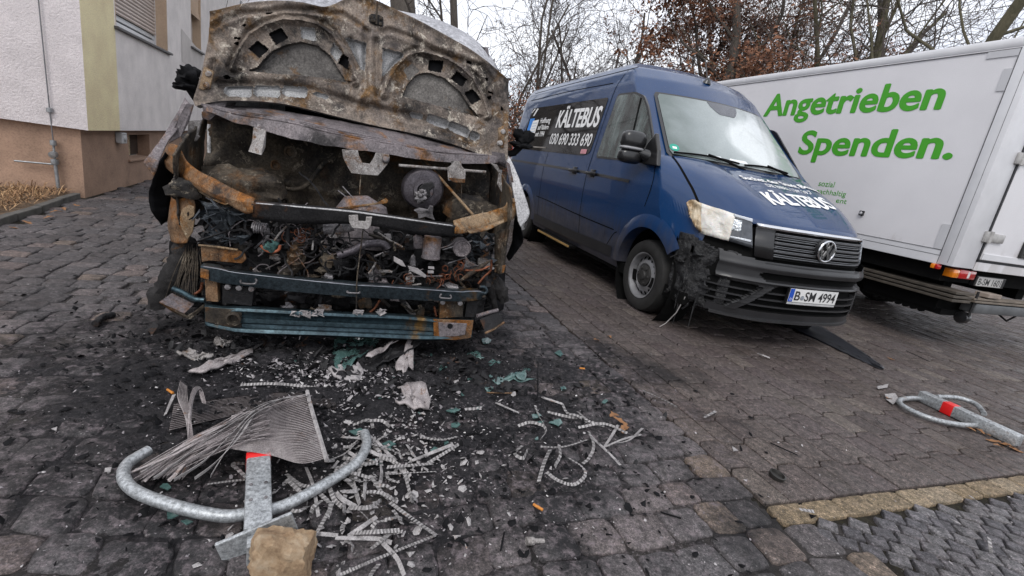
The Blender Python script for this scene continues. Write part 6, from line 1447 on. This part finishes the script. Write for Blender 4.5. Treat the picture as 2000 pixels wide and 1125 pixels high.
# a thicket far behind, one grey brown mass of twigs
q = random.Random(5); th = MB()
for k in range(1000):
    u = q.uniform(380, 2150); dd = ray(u, 150); a_ = math.atan2(dd[0], dd[1]); D = q.uniform(26, 36); p = Vector((math.sin(a_) * D, math.cos(a_) * D, q.uniform(0, 1.5))); pts = [p]; dv = Vector((q.gauss(0, .3), q.gauss(0, .3), 1)).normalized(); L = q.uniform(1.8, 4.5)
    for i in range(5): dv = (dv + Vector((q.gauss(0, .2), q.gauss(0, .2), q.gauss(0, .1)))).normalized(); pts.append(pts[-1] + dv * L / 5)
    th.tube(pts, [.028, .022, .017, .013, .010, .007], 3, caps=False)
tag(th.build('thicket', M_twig), 'far grey brown thicket of bare undergrowth behind the parked vehicles', 'undergrowth', kind='stuff')
m_ = MB(); A_ = Frame(0, 0, 0); 
bw = empty('garden_shed', (1.2, 24.5, 0), math.radians(10)); tag(bw, 'low brown shed seen through the twigs between the vans', 'shed')
m_.box((-3.5, 0, 0), (3.5, 3, 2.1)); m_.build('wall', plain('shed_wall', (.10, .075, .06), .85), bw); m_ = MB(); m_.box((-3.8, -.3, 2.102), (3.8, 3.3, 2.25)); m_.build('roof', plain('shed_roof', (.09, .085, .085), .8), bw)
# ================================================================== THINGS LYING ON THE GROUND
M_zinc = burnt('galvanised_steel', (.30, .315, .325), (.40, .415, .425), (.2, .12, .06), .0, .14, -.6, 5, .42, .55, (.5, .5, .5), .08, 'World')
M_redband = plain('red_reflective', (.62, .012, .012), .35, var=.1)
M_strip_ = burnt('ashy_aluminium_strip', (.24, .225, .225), (.42, .40, .395), (.2, .1, .05), .0, .35, .6, 34, .6, .25, (.62, .60, .59), .5, 'World')
M_fin = burnt('radiator_fins', (.25, .22, .22), (.39, .355, .35), (.2, .1, .05), .02, .12, .6, 14, .6, .3, (.48, .45, .44), .3, 'World')
M_stripd = burnt('sooty_strip_rungs', (.10, .095, .095), (.22, .21, .205), (.2, .1, .05), .0, .4, .4, 34, .65, .2, (.5, .48, .47), .5, 'World')
M_flake = bpy.data.materials['pale_flake']
def glassm():
    m, t, b = nodemat('green_glass'); v = vec(t, 'World'); t.links.new(ramp(t, tnoise(t, v, 30, 6, .7), [(.3, (.035, .075, .070)), (.55, (.075, .14, .13)), (.75, (.16, .24, .23))]), b.inputs['Base Color']); setp(b, Roughness=.22, Coat_Weight=.6, Alpha=.96); return m
M_shard = glassm()
def G(u, v, z=0.0): return Vector(gz(u, v, z))
def gpath(pts, z, n=24):
    c = catmull([(p[0], p[1], 0) for p in pts], n); return [G(p[0], p[1], (z if not hasattr(z, '__len__') else float(np.interp(i / (n - 1), np.linspace(0, 1, len(z)), z)))) for i, p in enumerate(c)]
def settle(o):
    """put the origin of a one-mesh thing at its base"""
    vs = [v.co.copy() for v in o.data.vertices]; c = Vector((sum(v.x for v in vs) / len(vs), sum(v.y for v in vs) / len(vs), min(v.z for v in vs)))
    o.data.transform(Matrix.Translation(-c)); o.location = c; return o
# ---- the knocked down hoop barrier in front
def hoop(label, post0, post1, zc, wdt, hgt, tube_pts, tube_z, red, rtube, plate_=None):
    p0, p1 = G(*post0, zc), G(*post1, zc); ax = (p1 - p0).normalized(); sd = Vector((-ax.y, ax.x, 0)).normalized()
    root = empty('hoop_barrier', (p0 + p1) / 2 - Vector((0, 0, zc))); base = root.location
    tag(root, label, 'barrier'); L = (p1 - p0).length
    rm = Matrix((ax, sd, ax.cross(sd))).transposed()
    def bxx(x0, x1, e, nm, mt, bev=.004):
        m_ = MB(); m_.box((x0, -wdt / 2 - e, -hgt / 2 - e), (x1, wdt / 2 + e, hgt / 2 + e), bev=bev, rot=rm, at=p0 - base); return m_.build(nm, mt, root, smooth=40)
    po = bxx(0, L, 0, 'post', M_zinc, .007)
    bxx(red[0] * L, red[1] * L, .0012, 'red_band', M_redband, .003)
    m_ = MB()
    for x_ in (L * .55, L * .72): 
        for y_ in (-wdt * .28, wdt * .28): m_.lathe([(.006, 0), (.005, .003), (0, .004)], 10, rm @ Vector((x_, y_, hgt / 2)) + p0 - base, (0, 0, 1))
    m_.build('rivet', M_alu, po, smooth=40)
    for tp, tz in zip(tube_pts, tube_z):
        m_ = MB(); m_.tube([p - base for p in gpath(tp, tz, 40)], rtube, 12); m_.build('hoop', M_zinc, root, smooth=60)
    return root, p0 - base, rm, L
r1, o1, rm1, L1 = hoop('fallen galvanised hoop barrier lying under the torn radiator fins', (505, 880), (504, 1048),   .055, .074, .070, [[(484, 1003), (440, 1008), (370, 996), (300, 975), (258, 955), (241, 930), (250, 905), (290, 880)], [(528, 996), (560, 985), (600, 965), (660, 930), (700, 900), (716, 868), (712, 845)]], [.045, .045], (.13, .21), .0185)
m_ = MB(); m_.box((L1 - .005, -.10, -.035), (L1 + .007, .10, .036), rot=rm1 @ Matrix.Rotation(.30, 3, 'X'), at=o1); m_.box((L1 + .006, -.028, -.05), (L1 + .05, .028, .015), rot=rm1, at=o1); m_.build('base_plate', M_zinc, r1, bevel=.003)
hoop('fallen hoop barrier with a red square lying alone on the pavers', (1798, 772), (1992, 862), .045, .07, .075, [[(1802, 778), (1775, 778), (1756, 783), (1770, 797), (1820, 818), (1880, 830), (1935, 829)], [(1830, 775), (1870, 777), (1905, 789), (1922, 808)]], [.03, .06], (.27, .39), .0165)
# ---- broken stone
m_ = MB(); c_ = G(553, 1118, 0); blob(m_, (c_.x, c_.y, .055), (.080, .064, .066), 26, 34, 6.0); rm_ = Matrix.Rotation(.5, 3, 'Z') @ Matrix.Rotation(.35, 3, 'Y')
qs = random.Random(3); pln = [(Vector((qs.gauss(0, 1), qs.gauss(0, 1), qs.gauss(0, 1))).normalized(), qs.uniform(.056, .070)) for _ in range(8)]
for i, p in enumerate(m_.v):
    d_ = rm_ @ (Vector(p) - Vector((c_.x, c_.y, .055)))
    for n_, h_ in pln:
        e_ = d_.dot(n_) - h_
        if e_ > 0: d_ -= n_ * e_ * .92
    d_ *= 1 + .15 * fbm(d_, 16, 1) + .08 * fbm(d_, 60, 3); m_.v[i] = tuple(Vector((c_.x, c_.y, .055)) + d_)
def sandst():
    m, t, b = nodemat('sandstone'); v = vec(t); c = ramp(t, tnoise(t, v, 18, 7, .7), [(.3, (.17, .10, .055)), (.5, (.36, .25, .15)), (.68, (.48, .38, .27))]); c = mixc(t, ramp(t, tnoise(t, v, 40, 5, .8), [(.6, 0.0), (.72, .7)]), c, (.10, .06, .035)); t.links.new(c, b.inputs['Base Color']); setp(b, Roughness=.9); bumpn(t, b, tnoise(t, v, 60, 8, .8), .8, .012); return m
tag(settle(m_.build('stone', sandst(), smooth=18)), 'broken chunk of sandy yellow stone against the barrier base plate', 'stone')
# ---- ribbons: thin crimped strips of the burst radiator
def ribbon3(mb, pts, w_, up=None, twist=0.0, crimp=0.0, tw0=0.0, ladder=False):
    a_, c_ = [], []
    for i, p in enumerate(pts):
        t = (pts[min(i + 1, len(pts) - 1)] - pts[max(i - 1, 0)]).normalized(); s = Vector((-t.y, t.x, 0)); s = s.normalized() if s.length > 1e-5 else Vector((1, 0, 0))
        ang = tw0 + twist * i / len(pts); s = s * math.cos(ang) + Vector((0, 0, 1)) * math.sin(ang); k = crimp * (1 if i % 2 else -1)
        a_.append(p + s * w_ / 2 + Vector((0, 0, k))); c_.append(p - s * w_ / 2 + Vector((0, 0, k)))
    f0 = len(mb.m); mb.skin([a_, c_])
    if ladder:
        for i in range(f0, len(mb.m)): mb.m[i] = (i - f0) % 2
core = empty('radiator_core', G(480, 880)); tag(core, 'torn sheet of parallel radiator fins draped over the fallen barrier', 'radiator'); cb0 = core.location
q = random.Random(21); m_ = MB(); NR = 40
for k in range(NR):
    f = k / (NR - 1); E_ = np.array([603 + 34 * f, 768 + 126 * f]); mid = np.array([520 + 10 * f, 796 + 92 * f]); lf = np.array([452 - 8 * f, 812 + 62 * f])
    pts = [tuple(E_), (570 + 18 * f, 778 + 126 * f), tuple(mid), tuple(lf)] 
    ribbon3(m_, [p - cb0 for p in gpath(pts, [.10, .085, .12 - .03 * f, .10], 26)], .0145, tw0=.42, twist=-.1)
m_.build('fins', M_fin, core, solid=.0012)
m_ = MB(); m_.tube([p - cb0 for p in gpath([(600, 764), (606, 790), (622, 845), (638, 899)], [.115, .105, .095, .10], 14)], .0085, 6); m_.build('end_rail', M_strip_, core, smooth=40)
m_ = MB()
for k in range(85):
    f = (k + q.uniform(-.3, .3)) / 84; st0 = (470 + 60 * q.random(), 800 + 50 * f + q.uniform(-8, 8)); en = (258 + 95 * f + q.uniform(-14, 14), 938 - 14 * f + q.uniform(-22, 12)); md_ = (370 + 40 * f + q.uniform(-10, 10), 862 + 18 * f + q.uniform(-14, 14))
    ribbon3(m_, [p - cb0 for p in gpath([st0, md_, en], [.10 + .03 * q.random(), .085 + .04 * q.random(), .02 + .03 * q.random()], 22)], .012, tw0=q.uniform(.2, 1.4), twist=q.uniform(-.8, .8))
m_.build('splayed_fins', M_fin, core, solid=.0013)
m_ = MB()
for P in ([(602, 770), (540, 782), (480, 812), (420, 850), (330, 915), (300, 935)], [(560, 776), (500, 800), (450, 850), (400, 900), (340, 938)], [(545, 780), (490, 815), (462, 850), (430, 900), (412, 930)], [(600, 772), (520, 786), (440, 830), (350, 878), (275, 925)], [(500, 800), (470, 850), (420, 905), (380, 935)]):
    ribbon3(m_, [p - cb0 for p in gpath(P, [.125, .14, .13, .10, .05], 30)], .013, tw0=.5, twist=.9)
m_.build('loose_band', M_strip_, core, solid=.0015)
m_ = MB()
for k in range(7): ribbon3(m_, [p - cb0 for p in gpath([(352 + k * 2, 745 + k * 1.5), (347 + k * 3, 775), (362 + k * 1.5, 815), (368 + k * 1.5, 858)], [.03, .10, .10, .06], 16)], .006, tw0=1.2)
for k in range(3): ribbon3(m_, [p - cb0 for p in gpath([(368, 860), (372 + k * 2, 780), (385 + k * 3, 757), (398 + k * 2, 790)], [.06, .11, .12, .02], 16)], .012, tw0=1.2)
m_.build('curled_fins', M_fin, core, solid=.0012)
m_ = MB(); rows_ = []
for k in range(30):
    f = k / 29; rows_.append([p - cb0 for p in gpath([(330 + 10 * f, 842 - 55 * f), (420, 820 - 40 * f), (520, 800 - 32 * f), (600, 790 - 22 * f), (656, 800 - 16 * f)], [.012 + (.012 if k % 2 else 0)] * 3, 24)])
m_.skin(rows_); m_.build('flat_mat', M_fin, core)
# ---- single strips, each a thing of its own
STR = [([(1058, 776), (1098, 789)], 0), ([(1098, 787), (1108, 806), (1128, 812), (1150, 826)], 1), ([(1128, 803), (1150, 822), (1180, 832)], 1), ([(1012, 832), (1035, 825), (1062, 832), (1066, 845), (1056, 858)], 1), ([(1045, 792), (1052, 812), (1062, 830)], 1), ([(1070, 805), (1100, 812), (1128, 816)], 1), ([(1130, 835), (1180, 828), (1225, 846)], 1), ([(1207, 830), (1192, 855), (1178, 875)], 0), ([(1252, 848), (1215, 858), (1182, 872)], 0), ([(1255, 836), (1230, 858), (1205, 865)], 0), ([(1150, 842), (1160, 870), (1150, 895), (1138, 905)], 1), ([(1092, 868), (1094, 890), (1084, 912)], 1), ([(1074, 878), (1062, 905), (1052, 940)], 0), ([(1068, 922), (1090, 938), (1120, 946), (1142, 930), (1138, 912), (1110, 893)], 1), ([(1056, 872), (1100, 872), (1148, 858)], 0), ([(1150, 848), (1190, 885), (1212, 908)], 0), ([(968, 786), (1014, 806)], 0), ([(1255, 762), (1285, 775), (1322, 795)], 1), ([(1375, 815), (1398, 803)], 0), ([(908, 800), (940, 796), (950, 786)], 1), ([(1020, 870), (1005, 885), (1022, 895), (1030, 880)], 1),
       ([(756, 912), (845, 905)], 0), ([(760, 925), (850, 920)], 0), ([(805, 900), (885, 868)], 0), ([(736, 862), (770, 900), (800, 940)], 0), ([(690, 830), (722, 820), (728, 836)], 1), ([(640, 900), (680, 880), (710, 840)], 1), ([(656, 920), (700, 885)], 0), ([(700, 925), (712, 880), (722, 848)], 1), ([(640, 930), (650, 970), (668, 990)], 1), ([(560, 925), (585, 945), (612, 952), (640, 960)], 1), ([(598, 912), (612, 950), (622, 1008)], 0), ([(684, 925), (702, 985)], 0), ([(714, 930), (712, 975)], 0), ([(790, 922), (805, 978)], 0), ([(655, 1050), (735, 1052), (765, 1060)], 0), ([(680, 1048), (735, 1010)], 0), ([(690, 1042), (780, 1036)], 0), ([(745, 1058), (775, 1090), (790, 1124)], 0), ([(665, 1122), (750, 1085), (850, 1045)], 0), ([(762, 982), (800, 1010), (852, 1046)], 0), ([(652, 978), (630, 1020), (608, 1058)], 0), ([(795, 868), (818, 902)], 0), ([(835, 905), (868, 885), (895, 868)], 0), ([(500, 950), (480, 930), (455, 906), (480, 905)], 1), ([(405, 945), (440, 940), (478, 936)], 0), ([(560, 935), (590, 965), (600, 985)], 1), ([(620, 960), (645, 985), (640, 1012)], 1), ([(340, 770), (322, 810)], 0), ([(470, 752), (540, 750), (620, 758)], 0), ([(710, 860), (740, 880), (745, 910)], 1), ([(770, 880), (730, 868), (700, 870)], 1), ([(725, 930), (745, 960), (760, 975)], 1),
       ([(1562, 995), (1590, 1000)], 1), ([(1855, 1012), (1875, 1022)], 0), ([(1932, 1050), (1936, 1080)], 0), ([(1895, 968), (1910, 980)], 0), ([(1712, 820), (1726, 828)], 0), ([(1480, 690), (1503, 699)], 0), ([(1375, 808), (1385, 812)], 0)]
grpA, grpB = 'crimped metal strips scattered before the burnt van', 'short pale metal slivers scattered on the paving'
for _ in range(48):
    u0, v0 = q.gauss(705, 48), q.gauss(925, 52) if q.random() < .75 else q.gauss(1010, 40)
    if u0 < 590: continue
    a0 = q.uniform(0, 6.28); L_ = q.uniform(14, 48); bd = q.uniform(-.9, .9); STR.append(([(u0, v0), (u0 + math.cos(a0) * L_, v0 + .62 * math.sin(a0) * L_), (u0 + math.cos(a0) * L_ + math.cos(a0 + bd) * L_ * .8, v0 + .62 * (math.sin(a0) * L_ + math.sin(a0 + bd) * L_ * .8))], 1 if q.random() < .6 else 0))
for i, (P, kind) in enumerate(STR):
    m_ = MB(); L = sum(math.hypot(P[j + 1][0] - P[j][0], P[j + 1][1] - P[j][1]) for j in range(len(P) - 1)); n_ = max(8, int(L / 3.2)); zz = [.014 + q.uniform(0, .022), .016 + q.uniform(0, .03), .012 + q.uniform(0, .018)]
    pts = gpath(P, zz, n_)
    if kind: ribbon3(m_, [p + Vector((q.gauss(0, .0006), q.gauss(0, .0006), 0)) for p in pts], .0135, tw0=q.uniform(-.5, .5), twist=q.uniform(-1.4, 1.4), crimp=.0009, ladder=True)
    else: ribbon3(m_, pts, q.uniform(.011, .0155), tw0=q.uniform(-.5, .5), twist=q.uniform(-.7, .7), crimp=.0004, ladder=q.random() < .5)
    o = settle(m_.build('metal_strip', [M_strip_, M_stripd], None, solid=.0022))
    if P[0][0] > 1370: tag(o, 'short pale metal sliver lying on the paving to the right', 'metal strip', grpB)
    else: tag(o, 'crimped ash grey metal strip curling on the sooty setts' if kind else 'straight ash grey metal strip lying on the sooty setts', 'metal strip', 'curled strips of the burst radiator' if kind else 'straight strips of the burst radiator')
# ---- sheets and lumps under the bumper
def lump(name, label, cat, outline, z, mat, thick=.006, jag=.012, seed=0, tilt=None):
    m_ = MB(); c = lin([(p[0], p[1], 0) for p in outline] + [(outline[0][0], outline[0][1], 0)], 26)[:-1]; cen = np.mean([p[:2] for p in c], axis=0); rows_ = []
    for k in (1.0, .72, .42, .16):
        r_ = []
        for j, p in enumerate(c):
            u, v = cen[0] + (p[0] - cen[0]) * k, cen[1] + (p[1] - cen[1]) * k; h = z if tilt is None else z + tilt[0] * (u - cen[0]) + tilt[1] * (cen[1] - v); g_ = G(u, v, max(.006, h)); g_.z = max(.006, g_.z + jag * fbm((u * .05, v * .05, seed), 1.6, seed)); r_.append(g_)
        rows_.append(r_)
    m_.skin(rows_, closed=True); m_.add(rows_[-1], [tuple(range(len(rows_[-1])))]); return tag(settle(m_.build(name, mat, None, solid=thick, smooth=30)), label, cat)
lump('windscreen_glass', 'large crumpled sheet of green laminated glass under the lower beam', 'glass', Z(660, 540, (-40, 640), (60, 610), (200, 600), (420, 600), (350, 700), (200, 800), (120, 900), (-20, 930), (-50, 800)), .03, M_shard, .005, .03, 2)
lump('windscreen_glass', 'pale teal crushed glass patch beside the hanging stick', 'glass', Z(660, 540, (1580, 1000), (1680, 960), (1820, 880), (1940, 940), (1930, 990), (1800, 1020), (1650, 1020)), .012, M_shard, .005, .02, 4)
lump('windscreen_glass', 'curved green glass piece right of the lower beam', 'glass', Z(660, 540, (1240, 740), (1330, 730), (1430, 790), (1420, 815), (1320, 790)), .015, M_shard, .006, .02, 6)
lump('burnt_sheet', 'folded charred panel with ribs leaning against the lower beam', 'panel', Z(660, 540, (100, 990), (180, 890), (330, 780), (600, 620), (840, 560), (850, 620), (700, 720), (400, 880), (200, 960)), .06, M_char, .008, .035, 8, (.0006, .0004))
lump('finned_fragment', 'ribbed ash grey fragment resting on the charred panel', 'fragment', Z(660, 540, (270, 780), (400, 680), (560, 640), (600, 630), (420, 720), (330, 790)), .10, M_fin, .006, .02, 9)
def stick(name, label, cat, pts, z, r, mat):
    m_ = MB(); m_.tube(gpath(pts, z, 20), r, 7, jit=.15); return tag(settle(m_.build(name, mat, None, smooth=60)), label, cat)
stick('bent_strut', 'bent ash covered strut leaning on the right of the lower beam', 'strut', Z(660, 540, (615, 215), (680, 300), (770, 420), (820, 540), (850, 590)), [.30, .20, .06], .016, M_ash)
lump('torn_fin', 'torn grey fin hanging in front of the lower beam', 'fragment', Z(660, 540, (690, 590), (725, 590), (735, 750), (735, 940), (700, 830), (640, 1000), (630, 930), (560, 920), (560, 850), (640, 760)), .06, M_fin, .008, .02, 12, (0, .0012))
lump('melted_bar', 'melted stub of bar on the face of the lower beam', 'bar', Z(660, 540, (570, 545), (620, 510), (800, 510), (830, 560), (700, 570), (610, 575)), .14, M_ash, .02, .01, 13)
lump('charred_scrap', 'pale scorched shell shaped scrap left of the beam', 'scrap', Z(280, 540, (330, 730), (360, 690), (440, 690), (510, 720), (500, 780), (700, 790), (640, 810), (400, 790)), .03, M_ash, .01, .03, 14)
lump('charred_scrap', 'twisted pinkish scrap below the left end of the beam', 'scrap', Z(280, 540, (690, 640), (720, 600), (760, 650), (860, 590), (880, 640), (800, 670), (710, 670)), .03, M_ash, .01, .04, 15)
lump('fin_bundle', 'narrow bundle of burnt fins pointing left on the soot', 'fragment', Z(280, 540, (440, 950), (520, 900), (800, 790), (1060, 700), (1085, 740), (900, 830), (600, 950)), .03, M_fin, .01, .02, 16)
lump('fin_bundle', 'crumpled grey fin bundle right of the torn radiator', 'fragment', [(775, 758), (800, 750), (830, 755), (842, 780), (838, 800), (800, 796), (770, 790), (800, 782)], .03, M_fin, .01, .03, 17)
lump('ash_clump', 'pale ash clump in front of the big green glass', 'ash', [(640, 722), (690, 712), (712, 730), (700, 748), (655, 742)], .02, M_flake, .012, .03, 18)
stick('charred_tube', 'short charred curved tube on the setts left of the wreck', 'tube', [(186, 632), (200, 620), (222, 614)], .025, .018, M_char)
# black plastic sheet pulled out from under the blue van
m_ = MB(); rows_ = []
for f in np.linspace(0, 1, 30):
    u0, v0 = 1530 + 196 * f, 618 + 102 * f ** 1.1; w_ = 17 * (1 - f) ** .6 + 2; rows_.append([G(u0 + dx * w_ * .8, v0 - dx * w_ * .6, .007 + .014 * abs(fbm((f * 9, dx * 2.5, 0), 2.6, 3)) + .004 * (1 - dx * dx)) for dx in np.linspace(-1, 1, 12)])
m_.skin(rows_); tag(settle(m_.build('plastic_strip', plain('limp_black_plastic', (.010, .011, .016), .42, var=.4, bump=.4), None, smooth=60, solid=.003)), 'limp black plastic strip trailing out from under the blue van', 'plastic strip')
# small single finds
m_ = MB(); m_.lathe([(.034, -.004), (.036, .012), (.030, .014), (.026, .002), (0, 0)], 26, G(1517, 930, .012), (.15, -.1, 1)); tag(settle(m_.build('iron_ring', plain('dark_iron', (.035, .033, .030), .45, .5), None, smooth=40)), 'dark round iron ring on a stained paver', 'ring')
m_ = MB(); a_, b2 = G(1028, 1057, .016), G(1063, 1056, .012); m_.tube([a_, a_.lerp(b2, .4), a_.lerp(b2, .45), b2], [.013, .013, .008, .007], 10); tag(settle(m_.build('fuse_plug', M_ash, None, smooth=40)), 'small burnt metal plug lying on the setts at the bottom', 'plug')
stick('thin_rod', 'thin dark rod lying straight on the soot', 'rod', [(908, 766), (1000, 768)], .012, .004, M_rust); stick('thin_rod', 'black wire standing up from the soot near the curled strips', 'wire', [(1051, 706), (1050, 745), (1050, 770), (1046, 782)], [.10, .03, .01], .0035, M_soot_shade)
for P in ([(1042, 985), (1060, 996)], [(1132, 719), (1142, 720)], [(327, 761), (338, 768)]): tag(stick('orange_splinter', 'x', 'splinter', P, .012, .0055, plain('orange_plastic', (.50, .19, .03), .5) if 'orange_plastic' not in bpy.data.materials else bpy.data.materials['orange_plastic']), 'small orange splinter on the dirty setts', 'splinter', 'orange splinters')
for P in ([(1505, 865), (1558, 889)], [(1770, 685), (1815, 706)], [(985, 1040), (978, 1075)], [(1290, 1000), (1330, 1012)]): tag(stick('twig', 'x', 'twig', P, .010, .003, M_soot_shade), 'thin dark twig lying on the paving', 'twig', 'twigs on the paving')
for P in ([(1728, 770), (1748, 768), (1756, 780), (1744, 790), (1730, 780)], [(1712, 755), (1735, 750), (1733, 757), (1715, 760)], [(205, 915), (218, 913), (216, 922), (204, 922)], [(100, 838), (112, 834), (110, 842)], [(1430, 872), (1442, 880), (1432, 882)]):
    m_ = MB(); m_.prism([G(*p, .010 + .006 * q.random()) for p in P], (0, 0, .002)); tag(settle(m_.build('paper_scrap', M_strip_, None)), 'pale torn scrap lying flat on the paving', 'scrap', 'pale scraps on the paving')
# leaves
M_dl = leafmat('fallen_leaves', [(0, (.10, .045, .02)), (.5, (.20, .095, .04)), (1, (.32, .16, .06))])
def leaf(u, v, s, name='leaf', label=None, grp=None, z=.012, seed=0):
    qq = random.Random(seed); c_ = G(u, v, z); a0 = qq.uniform(0, 6.28); m_ = MB(); n_ = 9; mid = []; l_, r_ = [], []
    for i in range(n_):
        f = i / (n_ - 1); w_ = s * .42 * math.sin(math.pi * min(.98, f * .95 + .03)) * (1 + .35 * math.sin(f * 16)); x = s * (f - .5) * 2
        cz = .25 * s * math.sin(f * 3 + seed); f_ = lambda px_, py_, pz_: c_ + Vector((px_ * math.cos(a0) - py_ * math.sin(a0), px_ * math.sin(a0) + py_ * math.cos(a0), pz_))
        mid.append(f_(x, 0, cz)); l_.append(f_(x, w_, cz + .35 * w_)); r_.append(f_(x, -w_, cz + .3 * w_))
    m_.skin([l_, mid, r_]); return tag(settle(m_.build(name, M_dl, None, solid=.001)), label, 'leaf', grp)
k_ = 0
for (u, v, s) in ((1200, 812, .045), (1212, 822, .04), (1222, 832, .035), (1216, 838, .03)): k_ += 1; leaf(u, v, s, 'dead_leaf', 'brown dead leaf on the tangle of curled strips', 'leaves on the curled strips', .03, k_)
for (u, v, s) in ((1165, 664, .035), (1190, 658, .03), (1890, 838, .04), (1925, 848, .035), (1940, 860, .04), (1960, 866, .045), (1975, 872, .04), (1950, 872, .03), (1910, 842, .04), (1735, 778, .04), (1985, 878, .04), (1740, 700, .03), (55, 435, .05), (95, 425, .04), (110, 415, .05), (125, 408, .04), (30, 445, .04), (150, 400, .05)):
    k_ += 1; nm = 'brown leaf washed against the barrier on the pavers' if 1700 < u < 2000 and v > 770 else ('brown leaf lying along the kerb of the soil bed' if u < 300 else 'single brown leaf on the dark pavers beside the blue van')
    leaf(u, v, s, 'dead_leaf', nm, 'leaves against the barrier' if 1700 < u and v > 770 else ('leaves along the kerb' if u < 300 else 'leaves on the pavers'), .012, k_)
# glass shards, one by one
q = random.Random(77); SH = [(1085, 825, 14), (700, 845, 22), (520, 855, 14), (545, 828, 10), (365, 1020, 12), (325, 952, 12), (335, 1008, 14), (930, 795, 16), (890, 830, 12), (960, 710, 12), (850, 880, 10), (690, 790, 16), (745, 790, 20), (820, 745, 18), (860, 720, 14), (1020, 735, 16), (885, 805, 15), (905, 770, 12), (760, 870, 14), (640, 780, 14), (150, 620, 8), (265, 575, 9), (1100, 760, 10), (975, 745, 14), (780, 720, 14), (735, 905, 12), (950, 668, 12), (670, 660, 14), (600, 680, 12), (575, 700, 10)]
for (u, v, s) in SH + [(q.gauss(760, 170), q.gauss(760, 60), q.uniform(5, 11)) for _ in range(50)]:
    if v < 640 or v > 1100 or (430 < u < 650 and 770 < v < 920): continue
    k = q.randint(4, 6); P = []
    for i in range(k): a0 = 6.283 * i / k + q.uniform(-.4, .4); rr = s * q.uniform(.5, 1.1); P.append(G(u + rr * math.cos(a0), v + rr * .62 * math.sin(a0), .012))
    ti = q.uniform(-.25, .25); c_ = sum(P, Vector()) / k; P = [Vector((p.x, p.y, .010 + abs((p.x - c_.x) * ti) + q.uniform(0, .004))) for p in P]
    m_ = MB(); m_.prism(P, (0, 0, .004)); tag(settle(m_.build('glass_shard', M_shard, None)), 'small green glass shard lying in the soot before the burnt van', 'glass shard', 'glass shards in the soot')
M_ashf = leafmat('ash_flake_greys', [(0, (.10, .09, .095)), (.5, (.22, .20, .21)), (.9, (.36, .34, .34)), (1, (.55, .53, .52))])
# cinders, ash flakes, crumbs: nobody could count them
def scatter(name, label, cat, mat, n, fn, size, flat=.35, seed=1):
    qq = random.Random(seed); m_ = MB(); k = 0
    while k < n:
        x, y = fn(qq); k += 1
        if y < .7: continue
        s = size * (.35 + 1.5 * qq.random() ** 2.5); z = .006 + max(0, .022 * soot_amount(x, y)); a0 = qq.uniform(0, 6.28); ti = qq.gauss(0, flat); vs_ = []
        nn = qq.randint(3, 6); asp = qq.uniform(.3, 1)
        for i in range(nn):
            an = 6.283 * i / nn + qq.uniform(-.3, .3); px_, py_ = s * math.cos(an), s * asp * math.sin(an); vs_.append((x + px_ * math.cos(a0) - py_ * math.sin(a0), y + px_ * math.sin(a0) + py_ * math.cos(a0), z + px_ * ti + s * .25 * qq.random()))
        m_.add(vs_ + [(x, y, z + s * .45)], [(i, (i + 1) % nn, nn) for i in range(nn)])
    return tag(m_.build(name, mat), label, cat, kind='stuff')
def near_wreck(sx, sy, cx=-.72, cy=2.22): return lambda qq: (qq.gauss(cx, sx), qq.gauss(cy, sy))
scatter('ash_flakes', 'pale ash flakes heaped in front of the lower beam', 'ash', M_ashf, 1300, near_wreck(.30, .13, -.82, 2.16), .009, .5, 2)
scatter('ash_crumbs', 'pale ash crumbs strewn over the setts', 'ash', M_ashf, 3200, near_wreck(.75, .55, -.45, 1.9), .0040, .4, 3)
scatter('cinders', 'black cinders strewn round the wreck', 'cinders', M_soot_shade, 5200, near_wreck(.75, .50), .011, .5, 4)
scatter('charred_chunks', 'charred chunks and crusts heaped under the lower beam', 'cinders', M_char, 700, near_wreck(.55, .20, -.85, 2.42), .024, .6, 14)
scatter('strip_crumbs', 'broken bits of crimped strip among the long strips', 'metal crumbs', M_strip_, 650, near_wreck(.20, .26, -.36, 1.58), .010, .5, 5)
scatter('pale_grit', 'pale grit scattered on the pavers', 'grit', M_ashf, 1100, lambda qq: (qq.uniform(-3.2, 4.5), qq.uniform(1.0, 6.5)), .0045, .3, 6)
# dry grass in the soil bed
q = random.Random(9); m_ = MB()
for _ in range(2600):
    i = q.randint(0, 38); p = kl[i]; x, y = p[0] - .15 - abs(q.gauss(0, .55)), p[1] + q.uniform(-.1, .1); z = .04; d_ = Vector((q.gauss(0, 1), q.gauss(0, 1), abs(q.gauss(.15, .35)))).normalized(); L = q.uniform(.05, .16)
    s = d_.cross(Vector((0, 0, 1))); s = (s.normalized() if s.length > .01 else Vector((1, 0, 0))) * .004; a_ = Vector((x, y, z + q.uniform(0, .03))); b2 = a_ + d_ * L * .6 + Vector((0, 0, .02)); c_ = a_ + d_ * L
    m_.add([a_ - s, a_ + s, b2 + s, b2 - s, c_], [(0, 1, 2, 3), (3, 2, 4)])
tag(m_.build('dry_grass', leafmat('straw', [(0, (.16, .085, .04)), (.5, (.30, .17, .08)), (1, (.42, .27, .14))])), 'dry brown grass and litter along the plinth of the house', 'dry grass', kind='stuff')
